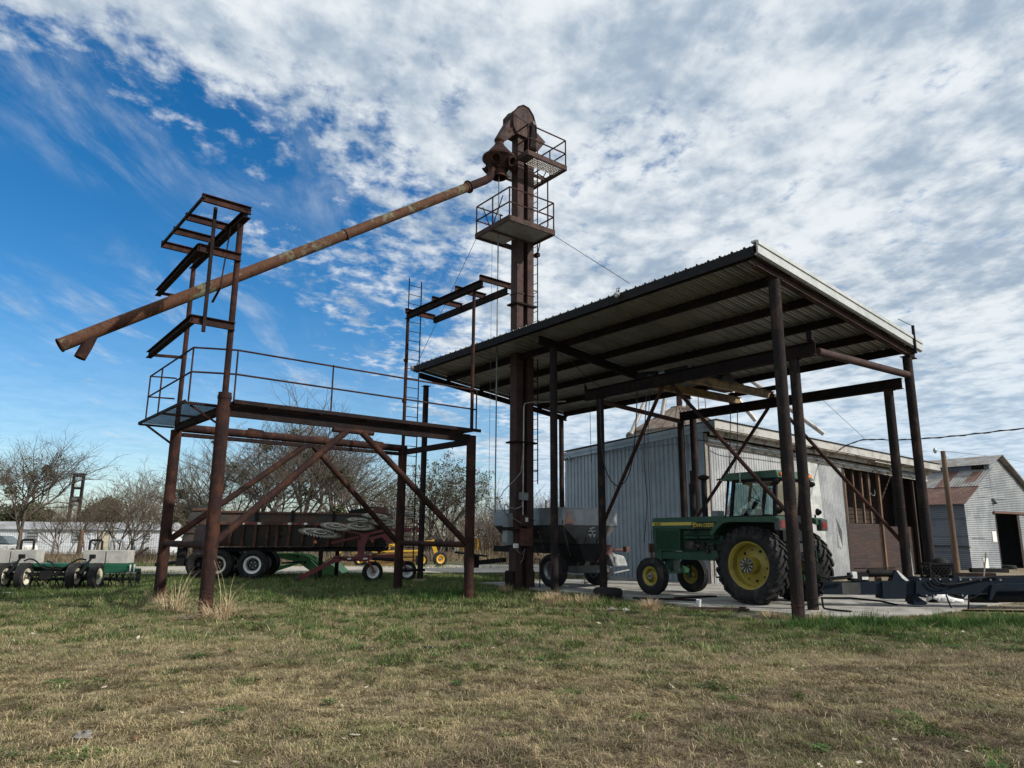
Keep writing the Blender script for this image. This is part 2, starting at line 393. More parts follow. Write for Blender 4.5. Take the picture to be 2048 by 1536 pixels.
class MB:
    """collects shapes; build() links them as ONE mesh object"""
    def __init__(s, xf=None):
        s.v, s.f = [], []
        s.xf = xf

    def add(s, vs, fs):
        k = len(s.v)
        if s.xf:
            vs = [s.xf(*p) for p in vs]
        s.v += [tuple(p) for p in vs]
        s.f += [tuple(i + k for i in f) for f in fs]
        return s

    def box(s, x0, x1, y0, y1, z0, z1):
        vs = [(x, y, z) for x in (x0, x1) for y in (y0, y1) for z in (z0, z1)]
        return s.add(vs, [(0, 1, 3, 2), (4, 6, 7, 5), (0, 4, 5, 1), (2, 3, 7, 6), (0, 2, 6, 4), (1, 5, 7, 3)])

    def hexa(s, bottom, top):
        return s.add(list(bottom) + list(top), [(3, 2, 1, 0), (4, 5, 6, 7), (0, 1, 5, 4), (1, 2, 6, 5), (2, 3, 7, 6), (3, 0, 4, 7)])

    def bar(s, p, q, w, h, up=(0, 0, 1), ow=0.0, oh=0.0):
        p, q = V(p), V(q)
        d = (q - p).normalized()
        u = V(up)
        if abs(d.dot(u)) > 0.98:
            u = V((1, 0, 0)) if abs(d.x) < 0.9 else V((0, 1, 0))
        r = d.cross(u).normalized()
        u = r.cross(d).normalized()
        r0, r1, u0, u1 = r * (ow - w / 2), r * (ow + w / 2), u * (oh - h / 2), u * (oh + h / 2)
        vs = [p + r0 + u0, p + r1 + u0, p + r1 + u1, p + r0 + u1, q + r0 + u0, q + r1 + u0, q + r1 + u1, q + r0 + u1]
        return s.add(vs, [(0, 3, 2, 1), (4, 5, 6, 7), (0, 1, 5, 4), (1, 2, 6, 5), (2, 3, 7, 6), (3, 0, 4, 7)])

    def ibeam(s, p, q, w, h, t=0.014, up=(0, 0, 1)):
        s.bar(p, q, w, t, up, 0, h / 2 - t / 2)
        s.bar(p, q, w, t, up, 0, -h / 2 + t / 2)
        return s.bar(p, q, t, h - 2 * t, up)

    def channel(s, p, q, w, h, side=1, t=0.014, up=(0, 0, 1)):
        s.bar(p, q, t, h, up, side * (w / 2 - t / 2), 0)
        s.bar(p, q, w - t, t, up, -side * t / 2, h / 2 - t / 2)
        return s.bar(p, q, w - t, t, up, -side * t / 2, -h / 2 + t / 2)

    def tube(s, p, q, r, r2=None, n=12, cap=True):
        p, q = V(p), V(q)
        d = (q - p).normalized()
        a = d.orthogonal().normalized()
        b = d.cross(a)
        r2 = r if r2 is None else r2
        vs = []
        for c, rr in ((p, r), (q, r2)):
            for i in range(n):
                t = 2 * pi * i / n
                vs.append(c + (a * cos(t) + b * sin(t)) * rr)
        fs = [(i, (i + 1) % n, n + (i + 1) % n, n + i) for i in range(n)]
        if cap:
            fs += [tuple(range(n - 1, -1, -1)), tuple(range(n, 2 * n))]
        return s.add(vs, fs)

    def path(s, pts, r, n=8, cap=True):
        pts = [V(p) for p in pts]
        rs = r if isinstance(r, (list, tuple)) else [r] * len(pts)
        vs, a = [], None
        for i, p in enumerate(pts):
            d = (pts[min(i + 1, len(pts) - 1)] - pts[max(i - 1, 0)]).normalized()
            if a is None:
                a = d.orthogonal().normalized()
            else:
                a = (a - d * a.dot(d))
                a = a.normalized() if a.length > 1e-6 else d.orthogonal().normalized()
            b = d.cross(a)
            for k in range(n):
                t = 2 * pi * k / n
                vs.append(p + (a * cos(t) + b * sin(t)) * rs[i])
        fs = []
        for i in range(len(pts) - 1):
            for k in range(n):
                fs.append((i * n + k, i * n + (k + 1) % n, (i + 1) * n + (k + 1) % n, (i + 1) * n + k))
        if cap:
            fs += [tuple(range(n - 1, -1, -1)), tuple(range((len(pts) - 1) * n, len(pts) * n))]
        return s.add(vs, fs)

    def lathe(s, prof, o, axis, n=32, closed=False, ang=None):
        """prof: (radius, distance along the axis)"""
        o, d = V(o), V(axis).normalized()
        a = d.orthogonal().normalized()
        b = d.cross(a)
        m = len(prof)
        vs, fs = [], []
        full = ang is None
        steps = n if full else n + 1
        for i in range(steps):
            t = 2 * pi * i / n if full else ang[0] + (ang[1] - ang[0]) * i / n
            e = a * cos(t) + b * sin(t)
            for r, h in prof:
                vs.append(o + e * r + d * h)
        last = m if closed else m - 1
        for i in range(n):
            j = (i + 1) % steps
            for k in range(last):
                k2 = (k + 1) % m
                fs.append((i * m + k, j * m + k, j * m + k2, i * m + k2))
        return s.add(vs, fs)

    def prism(s, poly, f0, f1):
        """poly: list of 2D points; f0, f1: functions (u, v) -> 3D for the two faces"""
        n = len(poly)
        vs = [f0(*p) for p in poly] + [f1(*p) for p in poly]
        fs = [tuple(range(n - 1, -1, -1)), tuple(range(n, 2 * n))]
        fs += [(i, (i + 1) % n, n + (i + 1) % n, n + i) for i in range(n)]
        return s.add(vs, fs)

    def sheet(s, o, du, dv, prof, nrm, nv=1, thick=0.0):
        """ribbed sheet: profile [(t along du, height along nrm)], extruded along dv"""
        o, du, dv, nrm = V(o), V(du), V(dv), V(nrm)
        vs, fs = [], []
        m = len(prof)
        for j in range(nv + 1):
            for t, h in prof:
                vs.append(o + du * t + nrm * h + dv * (j / nv))
        for j in range(nv):
            for k in range(m - 1):
                fs.append((j * m + k, j * m + k + 1, (j + 1) * m + k + 1, (j + 1) * m + k))
        return s.add(vs, fs)

    def ball(s, c, r, n=10, sq=(1, 1, 1)):
        c = V(c)
        vs, fs = [], []
        m = n // 2
        for i in range(m + 1):
            th = pi * i / m
            for k in range(n):
                ph = 2 * pi * k / n
                vs.append(c + V((r * sq[0] * sin(th) * cos(ph), r * sq[1] * sin(th) * sin(ph), r * sq[2] * cos(th))))
        for i in range(m):
            for k in range(n):
                fs.append((i * n + k, (i + 1) * n + k, (i + 1) * n + (k + 1) % n, i * n + (k + 1) % n))
        return s.add(vs, fs)

    def loose(s):
        """the separate pieces, each as a builder of its own"""
        up = list(range(len(s.v)))

        def find(i):
            while up[i] != i:
                up[i] = up[up[i]]
                i = up[i]
            return i
        for f in s.f:
            for k in f[1:]:
                up[find(k)] = find(f[0])
        groups = {}
        for f in s.f:
            groups.setdefault(find(f[0]), []).append(f)
        out = []
        for fs in groups.values():
            ids = sorted({i for f in fs for i in f})
            mp = {i: k for k, i in enumerate(ids)}
            b = MB()
            b.v = [s.v[i] for i in ids]
            b.f = [tuple(mp[i] for i in f) for f in fs]
            out.append(b)
        return out

    def build(s, name, material, parent=None, smooth=True, bevel=0.0, weld=False, angle=35):
        if name in SPLIT:
            pieces = s.loose()
            if len(pieces) > 1:
                return [p.one(name, material, parent, smooth, bevel, weld, angle) for p in pieces][0]
        return s.one(name, material, parent, smooth, bevel, weld, angle)

    def one(s, name, material, parent=None, smooth=True, bevel=0.0, weld=False, angle=35):
        off = V((0, 0, 0))
        p = parent
        while p is not None:
            off += p.location
            p = p.parent
        me = bpy.data.meshes.new(name)
        me.from_pydata([V(q) - off for q in s.v], [], s.f)
        bm = bmesh.new()
        bm.from_mesh(me)
        if weld:
            bmesh.ops.remove_doubles(bm, verts=bm.verts, dist=1e-4)
        bmesh.ops.recalc_face_normals(bm, faces=bm.faces)
        if bevel:
            es = [e for e in bm.edges if len(e.link_faces) == 2 and e.calc_face_angle(0) > radians(35)]
            bmesh.ops.bevel(bm, geom=es, offset=bevel, segments=2, affect='EDGES', clamp_overlap=True)
        bm.to_mesh(me)
        bm.free()
        me.materials.append(material)
        if smooth:
            me.shade_smooth()
            me.set_sharp_from_angle(angle=radians(angle))
        o = bpy.data.objects.new(name, me)
        COL.objects.link(o)
        if parent is not None:
            o.parent = parent
        return o


def tag(o, label, cat, group=None):
    o['label'] = label
    o['category'] = cat
    if group:
        o['group'] = group
    return o


def thing(name, loc, label, cat, group=None):
    o = bpy.data.objects.new(name, None)
    COL.objects.link(o)
    o.empty_display_size = 0.2
    o.location = loc
    return tag(o, label, cat, group)


def structure(o):
    o['kind'] = 'structure'
    return o


def stuff(o, label=None, cat=None):
    o['kind'] = 'stuff'
    if label:
        tag(o, label, cat)
    return o


def copy_tree(o, parent=None):
    c = o.copy()
    COL.objects.link(c)
    if parent is not None:
        c.parent = parent
    for ch in list(o.children):
        copy_tree(ch, c)
    return c


class Frame:
    """a local frame standing on the ground: (a, b, z) -> world"""
    def __init__(s, o, u, v):
        s.o, s.u, s.v = V(o), V(u), V(v)

    def __call__(s, a, b, z):
        return s.o + s.u * a + s.v * b + V((0, 0, z))


def axes(th):
    return V((cos(th), sin(th), 0)), V((-sin(th), cos(th), 0))


# photograph pixel (2048 wide) -> point of the place at a known distance or plane
cp_, sp_, cr_, sr_ = cos(PITCH), sin(PITCH), cos(ROLL), sin(ROLL)


def ray(px, py):
    X, Y = (px - 1024) / FPX, (768 - py) / FPX
    a, b = X * cr_ + Y * sr_, -X * sr_ + Y * cr_
    return V((a, cp_ - b * sp_, sp_ + b * cp_))


def at(px, py, d):
    r = ray(px, py)
    return r * (d / r.y) + V((0, 0, CAM_H))


def onground(px, py, z=0.0):
    r = ray(px, py)
    return r * ((z - CAM_H) / r.z) + V((0, 0, CAM_H))


def onplane(px, py, o, n):
    r, n = ray(px, py), V(n)
    c = V((0, 0, CAM_H))
    return c + r * ((V(o) - c).dot(n) / r.dot(n))


def text_mesh(txt, size, extrude, align='LEFT'):
    cu = bpy.data.curves.new('lettering', 'FONT')
    cu.body = txt
    cu.size = size
    cu.extrude = extrude
    cu.align_x = align
    cu.offset = size * 0.012
    o = bpy.data.objects.new('lettering', cu)
    COL.objects.link(o)
    bpy.context.view_layer.update()
    me = bpy.data.meshes.new_from_object(o.evaluated_get(bpy.context.evaluated_depsgraph_get()))
    vs = [tuple(v.co) for v in me.vertices]
    fs = [tuple(p.vertices) for p in me.polygons]
    bpy.data.objects.remove(o)
    bpy.data.curves.remove(cu)
    bpy.data.meshes.remove(me)
    return vs, fs


rng = random.Random(7)

# ================================================================ large structure: ground, road, slab
CU, CV = axes(-0.913)
C = Frame((-3.177, 25.843, 0), CU, CV)            # canopy frame: a along its front, b to the back
TU, TV = axes(0.688)
T = Frame((-6.084, 14.844, 0), TU, TV)            # loading platform frame
L = Frame(C(4.75, 0.7, 0), CU, CV)                # bucket elevator frame
SU, SV = axes(-1.0)
S = Frame((6.72, 24.82, 0), SU, SV)               # tin shed frame
B = Frame((23.4, 37.3, 0), SU, SV)                # barn frame


def vnoise(x, y, seed=0):
    """smooth value noise on numpy arrays, 0..1"""
    xi, yi = np.floor(x).astype(np.int64), np.floor(y).astype(np.int64)
    xf, yf = x - xi, y - yi
    xf, yf = xf * xf * (3 - 2 * xf), yf * yf * (3 - 2 * yf)

    def h(a, b):
        n = (a * 374761393 + b * 668265263 + seed * 974634777) & 0x7fffffff
        n = ((n ^ (n >> 13)) * 1274126177) & 0x7fffffff
        return ((n ^ (n >> 16)) & 0xffff) / 65535.0
    return (h(xi, yi) * (1 - xf) + h(xi + 1, yi) * xf) * (1 - yf) + (h(xi, yi + 1) * (1 - xf) + h(xi + 1, yi + 1) * xf) * yf


def fbm(x, y, seed=0, o=4):
    r, a, t = 0, 0.5, 0
    for i in range(o):
        r = r + a * vnoise(x * 2 ** i, y * 2 ** i, seed + i)
        t += a
        a *= 0.55
    return r / t


def sstep(a, b, x):
    t = np.clip((x - a) / (b - a), 0, 1)
    return t * t * (3 - 2 * t)


def ground_z(x, y):
    x, y = np.asarray(x, float), np.asarray(y, float)
    drop = -1.1 * sstep(46, 72, y) * (1 - sstep(10, 24, x))
    return drop + 0.05 * (vnoise(x * 0.25 + 9, y * 0.25, 3) - 0.5) * sstep(60, 20, y)


CO = np.array(C.o[:2]); cu2 = np.array(CU[:2]); cv2 = np.array(CV[:2])


def canopy_ab(x, y):
    dx, dy = x - CO[0], y - CO[1]
    return dx * cu2[0] + dy * cu2[1], dx * cv2[0] + dy * cv2[1]


def lush(x, y):
    """0..1: how green and tall the turf is there"""
    a, b = canopy_ab(x, y)
    wob = (fbm(x * 0.6, y * 0.6, 5) - 0.5)
    fine = fbm(x * 3.1, y * 3.6, 15, 4)
    g = 0.05 + 0.22 * sstep(.44, .66, fine)
    # olive lawn beyond the straw foreground; the straw reaches farthest out on the left
    yb = 8.6 + 2.3 * sstep(-1.2, -4.0, x) + 1.5 * sstep(.5, 4.5, x) + 2.2 * wob
    g = np.maximum(g, (0.26 + 0.42 * sstep(.34, .66, fine)) * sstep(-.5, .9, y - yb))
    g = np.maximum(g, 0.72 * sstep(15.0, 18.0, y + 2.5 * wob) * sstep(4.5, -.5, x) * (0.78 + 0.4 * fine))
    # tall weeds between the platform and the elevator
    g = np.maximum(g, 1.05 * np.exp(-((x + 1.9) / 2.3) ** 2 - ((y - 19.6) / 2.4) ** 2) * (0.8 + wob * 1.2))
    g = np.maximum(g, 0.85 * np.exp(-((x + .6) / 1.5) ** 2 - ((y - 20.6) / 1.6) ** 2))
    g = np.maximum(g, 0.75 * np.exp(-((x + 8.0) / 1.2) ** 2 - ((y - 17.6) / .8) ** 2))
    # weeds along the front edge of the slab
    e = np.exp(-((b + 0.7 + wob) / 1.0) ** 2) * sstep(2.0, 4.5, a)
    g = np.maximum(g, 0.72 * e * sstep(19.0, 17.0, a) * (.55 + .9 * fine))
    g = np.maximum(g, 0.98 * np.exp(-((y - 13.9 - 0.12 * (x - 8)) / 1.15) ** 2) * sstep(3.0, 5.5, x + wob))
    g = np.maximum(g, 0.70 * np.exp(-((y - 12.4) / 1.3) ** 2) * sstep(5.0, 8.0, x))
    # scattered faint green patches in the near lawn
    p = fbm(x * 0.8 + 30, y * 1.1 + 8, 11, 4)
    g = np.maximum(g, 0.46 * sstep(0.50, 0.70, p) * (.4 + .9 * fine))
    p = fbm(x * 1.7 + 3, y * 1.9 + 8, 17, 3)
    g = np.maximum(g, 0.62 * sstep(0.66, 0.78, p))
    return np.clip(g, 0, 1)


def turf_tint(x, y, g, rnd):
    """colour of one plant at (x, y): straw, brown thatch or green"""
    straw = np.array([0.450, 0.365, 0.210])
    thatch = np.array([0.225, 0.172, 0.118])
    olive = np.array([0.185, 0.195, 0.080])
    green = np.array([0.092, 0.160, 0.040])
    dkgreen = np.array([0.040, 0.088, 0.026])
    br = fbm(x * 0.35 + 50, y * 0.5 + 2, 31, 4)
    b2 = fbm(x * 1.6 + 5, y * 2.2 + 2, 37, 4)
    wb = sstep(0.34, 0.62, .55 * br + .50 * b2 + 0.35 * (rnd[:, 0] - 0.5))
    # the left foreground is the palest straw, the right foreground is browner
    wb = np.clip(wb * 0.85 + 0.22 * sstep(-3, 4, x) - 0.25 * sstep(-.5, -5, x) * sstep(12.5, 10.5, y), 0, 1)
    dry = straw * (1 - wb)[:, None] + thatch * wb[:, None]
    k = (0.58 + 0.85 * rnd[:, 1] ** 1.4)[:, None]
    dry = dry * k
    isg = (rnd[:, 2] < g * 1.05)[:, None]
    lg = np.clip((g - 0.30) * 1.8, 0, 1)[:, None]
    gr = (olive * (1 - lg) + green * lg) * (0.6 + 0.75 * rnd[:, 3])[:, None]
    deep = (rnd[:, 4] < (g - 0.50) * 1.3)[:, None]
    gr = np.where(deep, dkgreen * (.6 + .8 * rnd[:, 3])[:, None], gr)
    return np.where(isg, gr, dry)


def mesh_np(name, verts, faces_flat, loop_tot, material, tint=None):
    me = bpy.data.meshes.new(name)
    nv, nl, nf = len(verts), len(faces_flat), len(loop_tot)
    me.vertices.add(nv)
    me.vertices.foreach_set('co', np.asarray(verts, np.float32).ravel())
    me.loops.add(nl)
    me.loops.foreach_set('vertex_index', np.asarray(faces_flat, np.int32))
    me.polygons.add(nf)
    st = np.zeros(nf, np.int32)
    st[1:] = np.cumsum(loop_tot)[:-1]
    me.polygons.foreach_set('loop_start', st)
    me.polygons.foreach_set('loop_total', np.asarray(loop_tot, np.int32))
    me.update(calc_edges=True)
    if tint is not None:
        a = me.color_attributes.new('tint', 'FLOAT_COLOR', 'POINT')
        c = np.ones((nv, 4), np.float32)
        c[:, :3] = tint
        a.data.foreach_set('color', c.ravel())
    me.materials.append(material)
    o = bpy.data.objects.new(name, me)
    COL.objects.link(o)
    return o


def grid_sheet(name, xs, ys, zfun, material, tintfun=None):
    X, Y = np.meshgrid(xs, ys)
    x, y = X.ravel(), Y.ravel()
    z = zfun(x, y)
    nx, ny = len(xs), len(ys)
    i = np.arange(nx * ny).reshape(ny, nx)
    f = np.stack([i[:-1, :-1], i[:-1, 1:], i[1:, 1:], i[1:, :-1]], -1).reshape(-1, 4)
    t = tintfun(x, y) if tintfun else None
    return mesh_np(name, np.stack([x, y, z], 1), f.ravel(), np.full(len(f), 4), material, t)


def soil_tint(x, y):
    g = lush(x, y)
    r = np.random.default_rng(3).random((len(x), 5))
    r[:, 1] = 0.4
    dry = turf_tint(x, y, np.zeros_like(x), r)
    far = sstep(40, 60, y)[:, None]
    gr = np.array([0.075, 0.095, 0.035])
    c = dry * (1 - g[:, None]) + gr * g[:, None]
    return (c * 0.70) * (1 - far) + np.array([0.20, 0.165, 0.10]) * far


near_x = np.concatenate([[-2500, -900, -300, -120, -70], np.arange(-45, 45.1, 0.35), [70, 120, 300, 900, 2500]])
near_y = np.concatenate([[-60, -15, 0], np.arange(3, 50.1, 0.35), np.arange(52, 90, 3), [110, 200, 500, 1000, 2800]])
ground = structure(grid_sheet('ground', near_x, near_y, ground_z, SOIL, soil_tint))


def ribbon(name, left, right, z, material):
    vs = [(*p, z + float(ground_z(*p))) for p in left] + [(*p, z + float(ground_z(*p))) for p in right]
    n = len(left)
    fs = [(i, i + 1, n + i + 1, n + i) for i in range(n - 1)]
    m = MB()
    m.add(vs, fs)
    return m.build(name, material)


# pale gravel road crossing behind the machines
ln, rn = [], []
for px, y0, y1 in ((-300, 1152, 1134), (0, 1152, 1134), (150, 1150, 1134), (330, 1150, 1134), (600, 1149, 1133), (800, 1148, 1132),
                   (960, 1146, 1131), (1150, 1146, 1131), (1400, 1146, 1132), (1900, 1150, 1136)):
    p, q = onground(px, y0), onground(px, y1)
    ln.append((p.x, p.y + 0.5 * sin(px)))
    rn.append((q.x, q.y + 0.5 * cos(px)))
road = structure(ribbon('gravel_road', ln, rn, 0.045, GRAVEL))
# bare dirt yard on the right
dirt_pts = [onground(*p) for p in ((1780, 1232), (1900, 1222), (2060, 1224), (2300, 1222), (2500, 1150), (2060, 1137), (1850, 1140),
                                   (1700, 1158), (1640, 1172))]
m = MB()
m.add([(p.x, p.y, 0.034) for p in dirt_pts], [tuple(range(len(dirt_pts)))])
dirt = structure(m.build('dirt_yard', DIRT))
# second track far right of the road
m = MB()
tp = [onground(*p) for p in ((900, 1117), (1010, 1116), (1010, 1112), (900, 1113))]
m.add([(p.x, p.y, 0.03 + float(ground_z(p.x, p.y))) for p in tp], [(0, 1, 2, 3)])
structure(m.build('far_track', GRAVEL))

# concrete slab under the canopy, with a ragged front edge
edge = [(2.3, 0.95), (3.6, 0.80), (5.4, 0.95), (7.0, 0.75), (8.6, 0.92), (10.0, 0.55), (11.8, 0.45), (13.2, 0.70), (14.4, 0.95),
        (15.0, 1.7), (15.3, 3.4)]
poly = edge + [(15.4, 9.5), (2.3, 9.5)]
m = MB()
m.prism(poly, lambda a, b: C(a, b, -0.10), lambda a, b: C(a, b, 0.062))
slab = structure(m.build('concrete_slab', CONC, smooth=False))

# ================================================================ rusty truck loading platform
tow = thing('loading_platform', T(3.2, 1.8, 0), 'rusty pipe-legged truck loading platform with railed walkway and open steel frames on top', 'loading platform')
LL, WW = 6.483, 3.52
ZA = 4.33
for (a, b, g, zt, r) in ((0, 0, -0.05, 4.52, 0.135), (0, WW, 0.0, 4.10, 0.128), (LL, 0, -0.10, 4.20, 0.128), (LL, WW, -0.05, 4.18, 0.13)):
    m = MB(T)
    m.tube((a, b, g - 0.25), (a, b, zt), r, n=20)
    if (a, b) == (0, 0):
        m.lathe([(r, -0.03), (r + 0.012, -0.03), (r + 0.012, 0.03), (r, 0.03)], (a, b, zt - 0.1), (0, 0, 1), 20)
    if a and not b:
        m.lathe([(r, -0.02), (r + 0.012, -0.02), (r + 0.012, 0.02), (r, 0.02)], (a, b, 0.14), (0, 0, 1), 20)
    m.build('leg', RUST, tow)
    m = MB(T)
    m.lathe([(0, 0.075), (r + .03, 0.075), (.24 + .05 * (a == 0), 0.05), (.34 + .08 * (a == 0), -0.06)], (a, b, g + .02), (0.02, 0.03, 1), 11)
    m.build('footing', DIRT, tow)
for (a, b, z0, z1, r) in ((0, 0, 4.52, 8.36, 0.066), (0, WW, 4.10, 8.36, 0.058), (LL, 0, 4.33, 8.30, 0.046), (LL, WW, 4.18, 8.30, 0.052)):
    MB(T).tube((a, b, z0), (a, b, z1), r, n=14).build('upright', RUST, tow)
# long beams and lower pipes
m = MB(T); m.channel((0.12, 0.02, 4.13), (LL - 0.05, 0.02, 4.13), 0.10, 0.20, 1); m.build('deck_beam', RUSTD, tow)
m = MB(T); m.tube((2.5, 0.0, 3.985), (3.55, 0.0, 3.985), 0.06, n=12); m.build('brace_collar', RUST, tow)
m = MB(T); m.tube((0.1, WW, 4.17), (LL + 0.1, WW, 4.17), 0.105, n=14); m.build('cross_pipe', RUST, tow)
m = MB(T); m.bar((0.15, WW, 4.0), (LL, WW, 4.0), 0.14, 0.09); m.build('deck_beam', RUSTD, tow)
for a in (1.95, 5.55):
    MB(T).prism([(-.3, 0), (.3, 0), (.18, .13), (-.22, .16)], lambda u, v: (a + u, WW - 0.112, 4.16 + v), lambda u, v: (a + u, WW - 0.09, 4.16 + v)).build('gusset_plate', RUST, tow, smooth=False)
for a, z0, z1, w in ((0.0, 4.16, 4.16, 0.13), (LL, 4.05, 4.05, 0.09)):
    MB(T).bar((a, 0.12, z0), (a, WW - 0.1, z1), w, 0.16).build('end_beam', RUSTD, tow)
# inverted V braces on both long sides
for b in (0, WW):
    for a0, z0, a1, z1 in ((0.05, 1.40, 2.85, 3.98), (LL - 0.08, 1.38, 3.25, 3.98)):
        if b:
            a1 = 3.35 if a0 < 1 else 3.62
        MB(T).tube((a0, b, z0), (a1, b, z1), 0.078, n=12).build('brace', RUST, tow)
for a in (0, LL):
    MB(T).tube((a, 0.1, 1.36), (a, WW - 0.1, 1.36), 0.075, n=12).build('tie_pipe', RUST, tow)
MB(T).prism([(0.3, 1.2), (1.35, 1.2), (1.35, 1.62), (1.15, 1.78), (0.55, 1.78), (0.3, 1.6)], lambda u, v: (0.03, u, v), lambda u, v: (0.05, u, v)).build('plate', RUSTB, tow, smooth=False)
# walkway decking: ribbed steel plank with open slots
m = MB(T)
n = 62
for i in range(n):
    a = 0.16 + (LL + 0.12 - 0.16) * (i + 0.5) / n
    m.bar((a, -0.20, 4.33), (a, 0.66, 4.33), 0.056, 0.010)
    m.bar((a - 0.032, -0.20, 4.345), (a - 0.032, 0.66, 4.345), 0.010, 0.036)
m.build('deck_grating', RUST, tow, smooth=False)
m = MB(T)
for b in (-0.21, 0.67):
    m.bar((0.14, b, 4.325), (LL + 0.16, b, 4.325), 0.012, 0.085)
for a in (0.9, 2.1, 3.3, 4.5, 5.7):
    m.bar((a, -0.2, 4.285), (a, 0.66, 4.285), 0.05, 0.05)
m.build('deck_frame', RUSTD, tow, smooth=False)
# balcony on the left end
m = MB(T)
for i in range(17):
    a = -0.66 + 0.78 * i / 16
    m.bar((a, 0.36, 4.31), (a, 4.35, 4.31), 0.026, 0.010)
m.build('balcony_grating', RUST, tow, smooth=False)
m = MB(T)
for b in (0.35, 2.2, 4.36):
    m.bar((-0.68, b, 4.275), (0.14, b, 4.275), 0.04, 0.05)
m.bar((-0.69, 0.32, 4.30), (-0.69, 4.40, 4.30), 0.025, 0.07)
m.build('balcony_frame', RUSTD, tow, smooth=False)
for p, q in (((-0.55, 4.2, 4.25), (-0.02, 3.55, 3.72)), ((-0.55, 0.45, 4.25), (-0.03, 0.12, 3.85))):
    MB(T).bar(p, q, 0.045, 0.045).build('bracket', RUST, tow, smooth=False)
# railing: bent pipe rails on posts
R1, R2, R3 = (0.16, -0.10), (-0.62, 0.37), (-0.60, 4.1)
m = MB(T)
for z in (5.46, 4.93):
    m.path([(LL + 0.10, -0.08, z - 0.02), (R1[0], R1[1], z), (-0.02, -0.02, z), (R2[0], R2[1], z + 0.02), (R3[0], R3[1], z + 0.02), (-0.05, WW + 0.3, z)], 0.021, 8)
m.build('railing', RUST, tow)
for a, b in (R1, (2.34, -0.17), (LL + 0.09, -0.08), R2, R3, (-0.61, 2.9)):
    MB(T).tube((a, b, 4.32), (a, b, 5.46), 0.019, n=8).build('railing_post', RUST, tow)
# open frame on top of the left uprights
m = MB(T); m.ibeam((0, -0.42, 8.47), (0, 3.66, 8.47), 0.15, 0.20); m.build('top_beam', RUSTD, tow, smooth=False)
m = MB(T); m.bar((-0.94, -0.46, 8.55), (-0.94, 2.85, 8.55), 0.05, 0.06); m.build('top_rail', RUSTD, tow, smooth=False)
for b in (-0.42, 0.78, 1.75, 2.82):
    MB(T).channel((-0.97, b, 8.54), (0.07, b, 8.54), 0.07, 0.17, -1).build('crossbar', RUST, tow, smooth=False)
for z, bl in ((7.55, 3.7), (5.97, 3.9)):
    MB(T).channel((0.05, -0.09, z), (-0.86, -0.09, z), 0.07, 0.18, 1).build('crossbar', RUST, tow, smooth=False)
    MB(T).ibeam((-0.82, -0.10, z), (-0.74, bl, z), 0.13, 0.16).build('arm', RUSTD, tow, smooth=False)
    MB(T).bar((-0.76, bl - 0.05, z), (0.02, WW + 0.06, z), 0.05, 0.07).build('tie_bar', RUST, tow, smooth=False)
MB(T).bar((-0.60, -0.14, 8.52), (-0.60, -0.14, 5.72), 0.065, 0.065).build('hanging_bar', RUSTD, tow, smooth=False)
m = MB(T); m.bar((-0.10, 0.35, 8.40), (-0.13, 0.62, 7.0), 0.05, 0.02); m.bar((-0.13, 0.62, 7.0), (-0.16, 1.0, 6.75), 0.05, 0.02); m.build('strap', RUST, tow, smooth=False)
# open frame on top of the right uprights
m = MB(T); m.ibeam((LL, -0.40, 8.40), (LL, 3.62, 8.40), 0.14, 0.20); m.build('top_beam', RUSTD, tow, smooth=False)
m = MB(T); m.channel((LL + 0.95, -0.36, 8.42), (LL + 0.95, 3.45, 8.42), 0.10, 0.19, -1); m.build('top_beam', RUSTD, tow, smooth=False)
for b in (-0.42, 0.75, 1.95, 3.48):
    MB(T).channel((LL - 0.12, b, 8.53), (LL + 1.0, b, 8.53), 0.07, 0.17, -1).build('crossbar', RUST, tow, smooth=False)
# ladder up the far right leg
m = MB(T)
bl = WW + 0.10
m.bar((LL + 0.06, bl, 4.55), (LL + 0.06, bl, 9.7), 0.05, 0.012, (1, 0, 0))
m.bar((LL + 0.56, bl, 0.55), (LL + 0.52, bl, 9.68), 0.05, 0.012, (1, 0, 0))
z = 0.62
while z < 9.7:
    m.tube((LL + 0.05, bl, z), (LL + 0.55, bl, z), 0.011, n=6)
    z += 0.305
m.bar((LL, bl - 0.05, 0.56), (LL + 0.95, bl - 0.05, 0.56), 0.05, 0.08)
m.build('ladder', RUSTD, tow)
for z in (4.65, 5.6, 6.9):
    MB(T).tube((LL - 0.02, WW, z), (LL - 0.02, WW, z + 0.07), 0.075, n=12).build('pipe_clamp', RUST, tow)

# ================================================================ bucket elevator
leg = thing('bucket_elevator', L(0, 0, 0), 'tall rusty bucket elevator with twin square trunks, two railed platforms and a rounded head', 'elevator')
for b0, b1 in ((-0.30, -0.04), (0.14, 0.40)):
    m = MB(L)
    m.box(-0.17, 0.17, b0, b1, -0.05, 15.1)
    z = 2.05
    while z < 15:
        m.box(-0.195, 0.195, b0 - 0.025, b1 + 0.025, z, z + 0.035)
        z += 2.44
    m.build('trunk', RUSTB, leg, smooth=False)
MB(L).box(-0.16, -0.10, -0.04, 0.14, 0.3, 15.0).build('inner_web', BLACK, leg, smooth=False)
m = MB(L)
for z in (1.75, 4.45, 9.0):
    m.box(-0.25, 0.25, -0.40, 0.50, z, z + 0.05)
m.build('collar', RUSTD, leg, smooth=False)
MB(L).box(-0.30, 0.155, -0.36, 0.47, 0.03, 0.55).build('boot', RUSTD, leg, smooth=False, bevel=0.02)
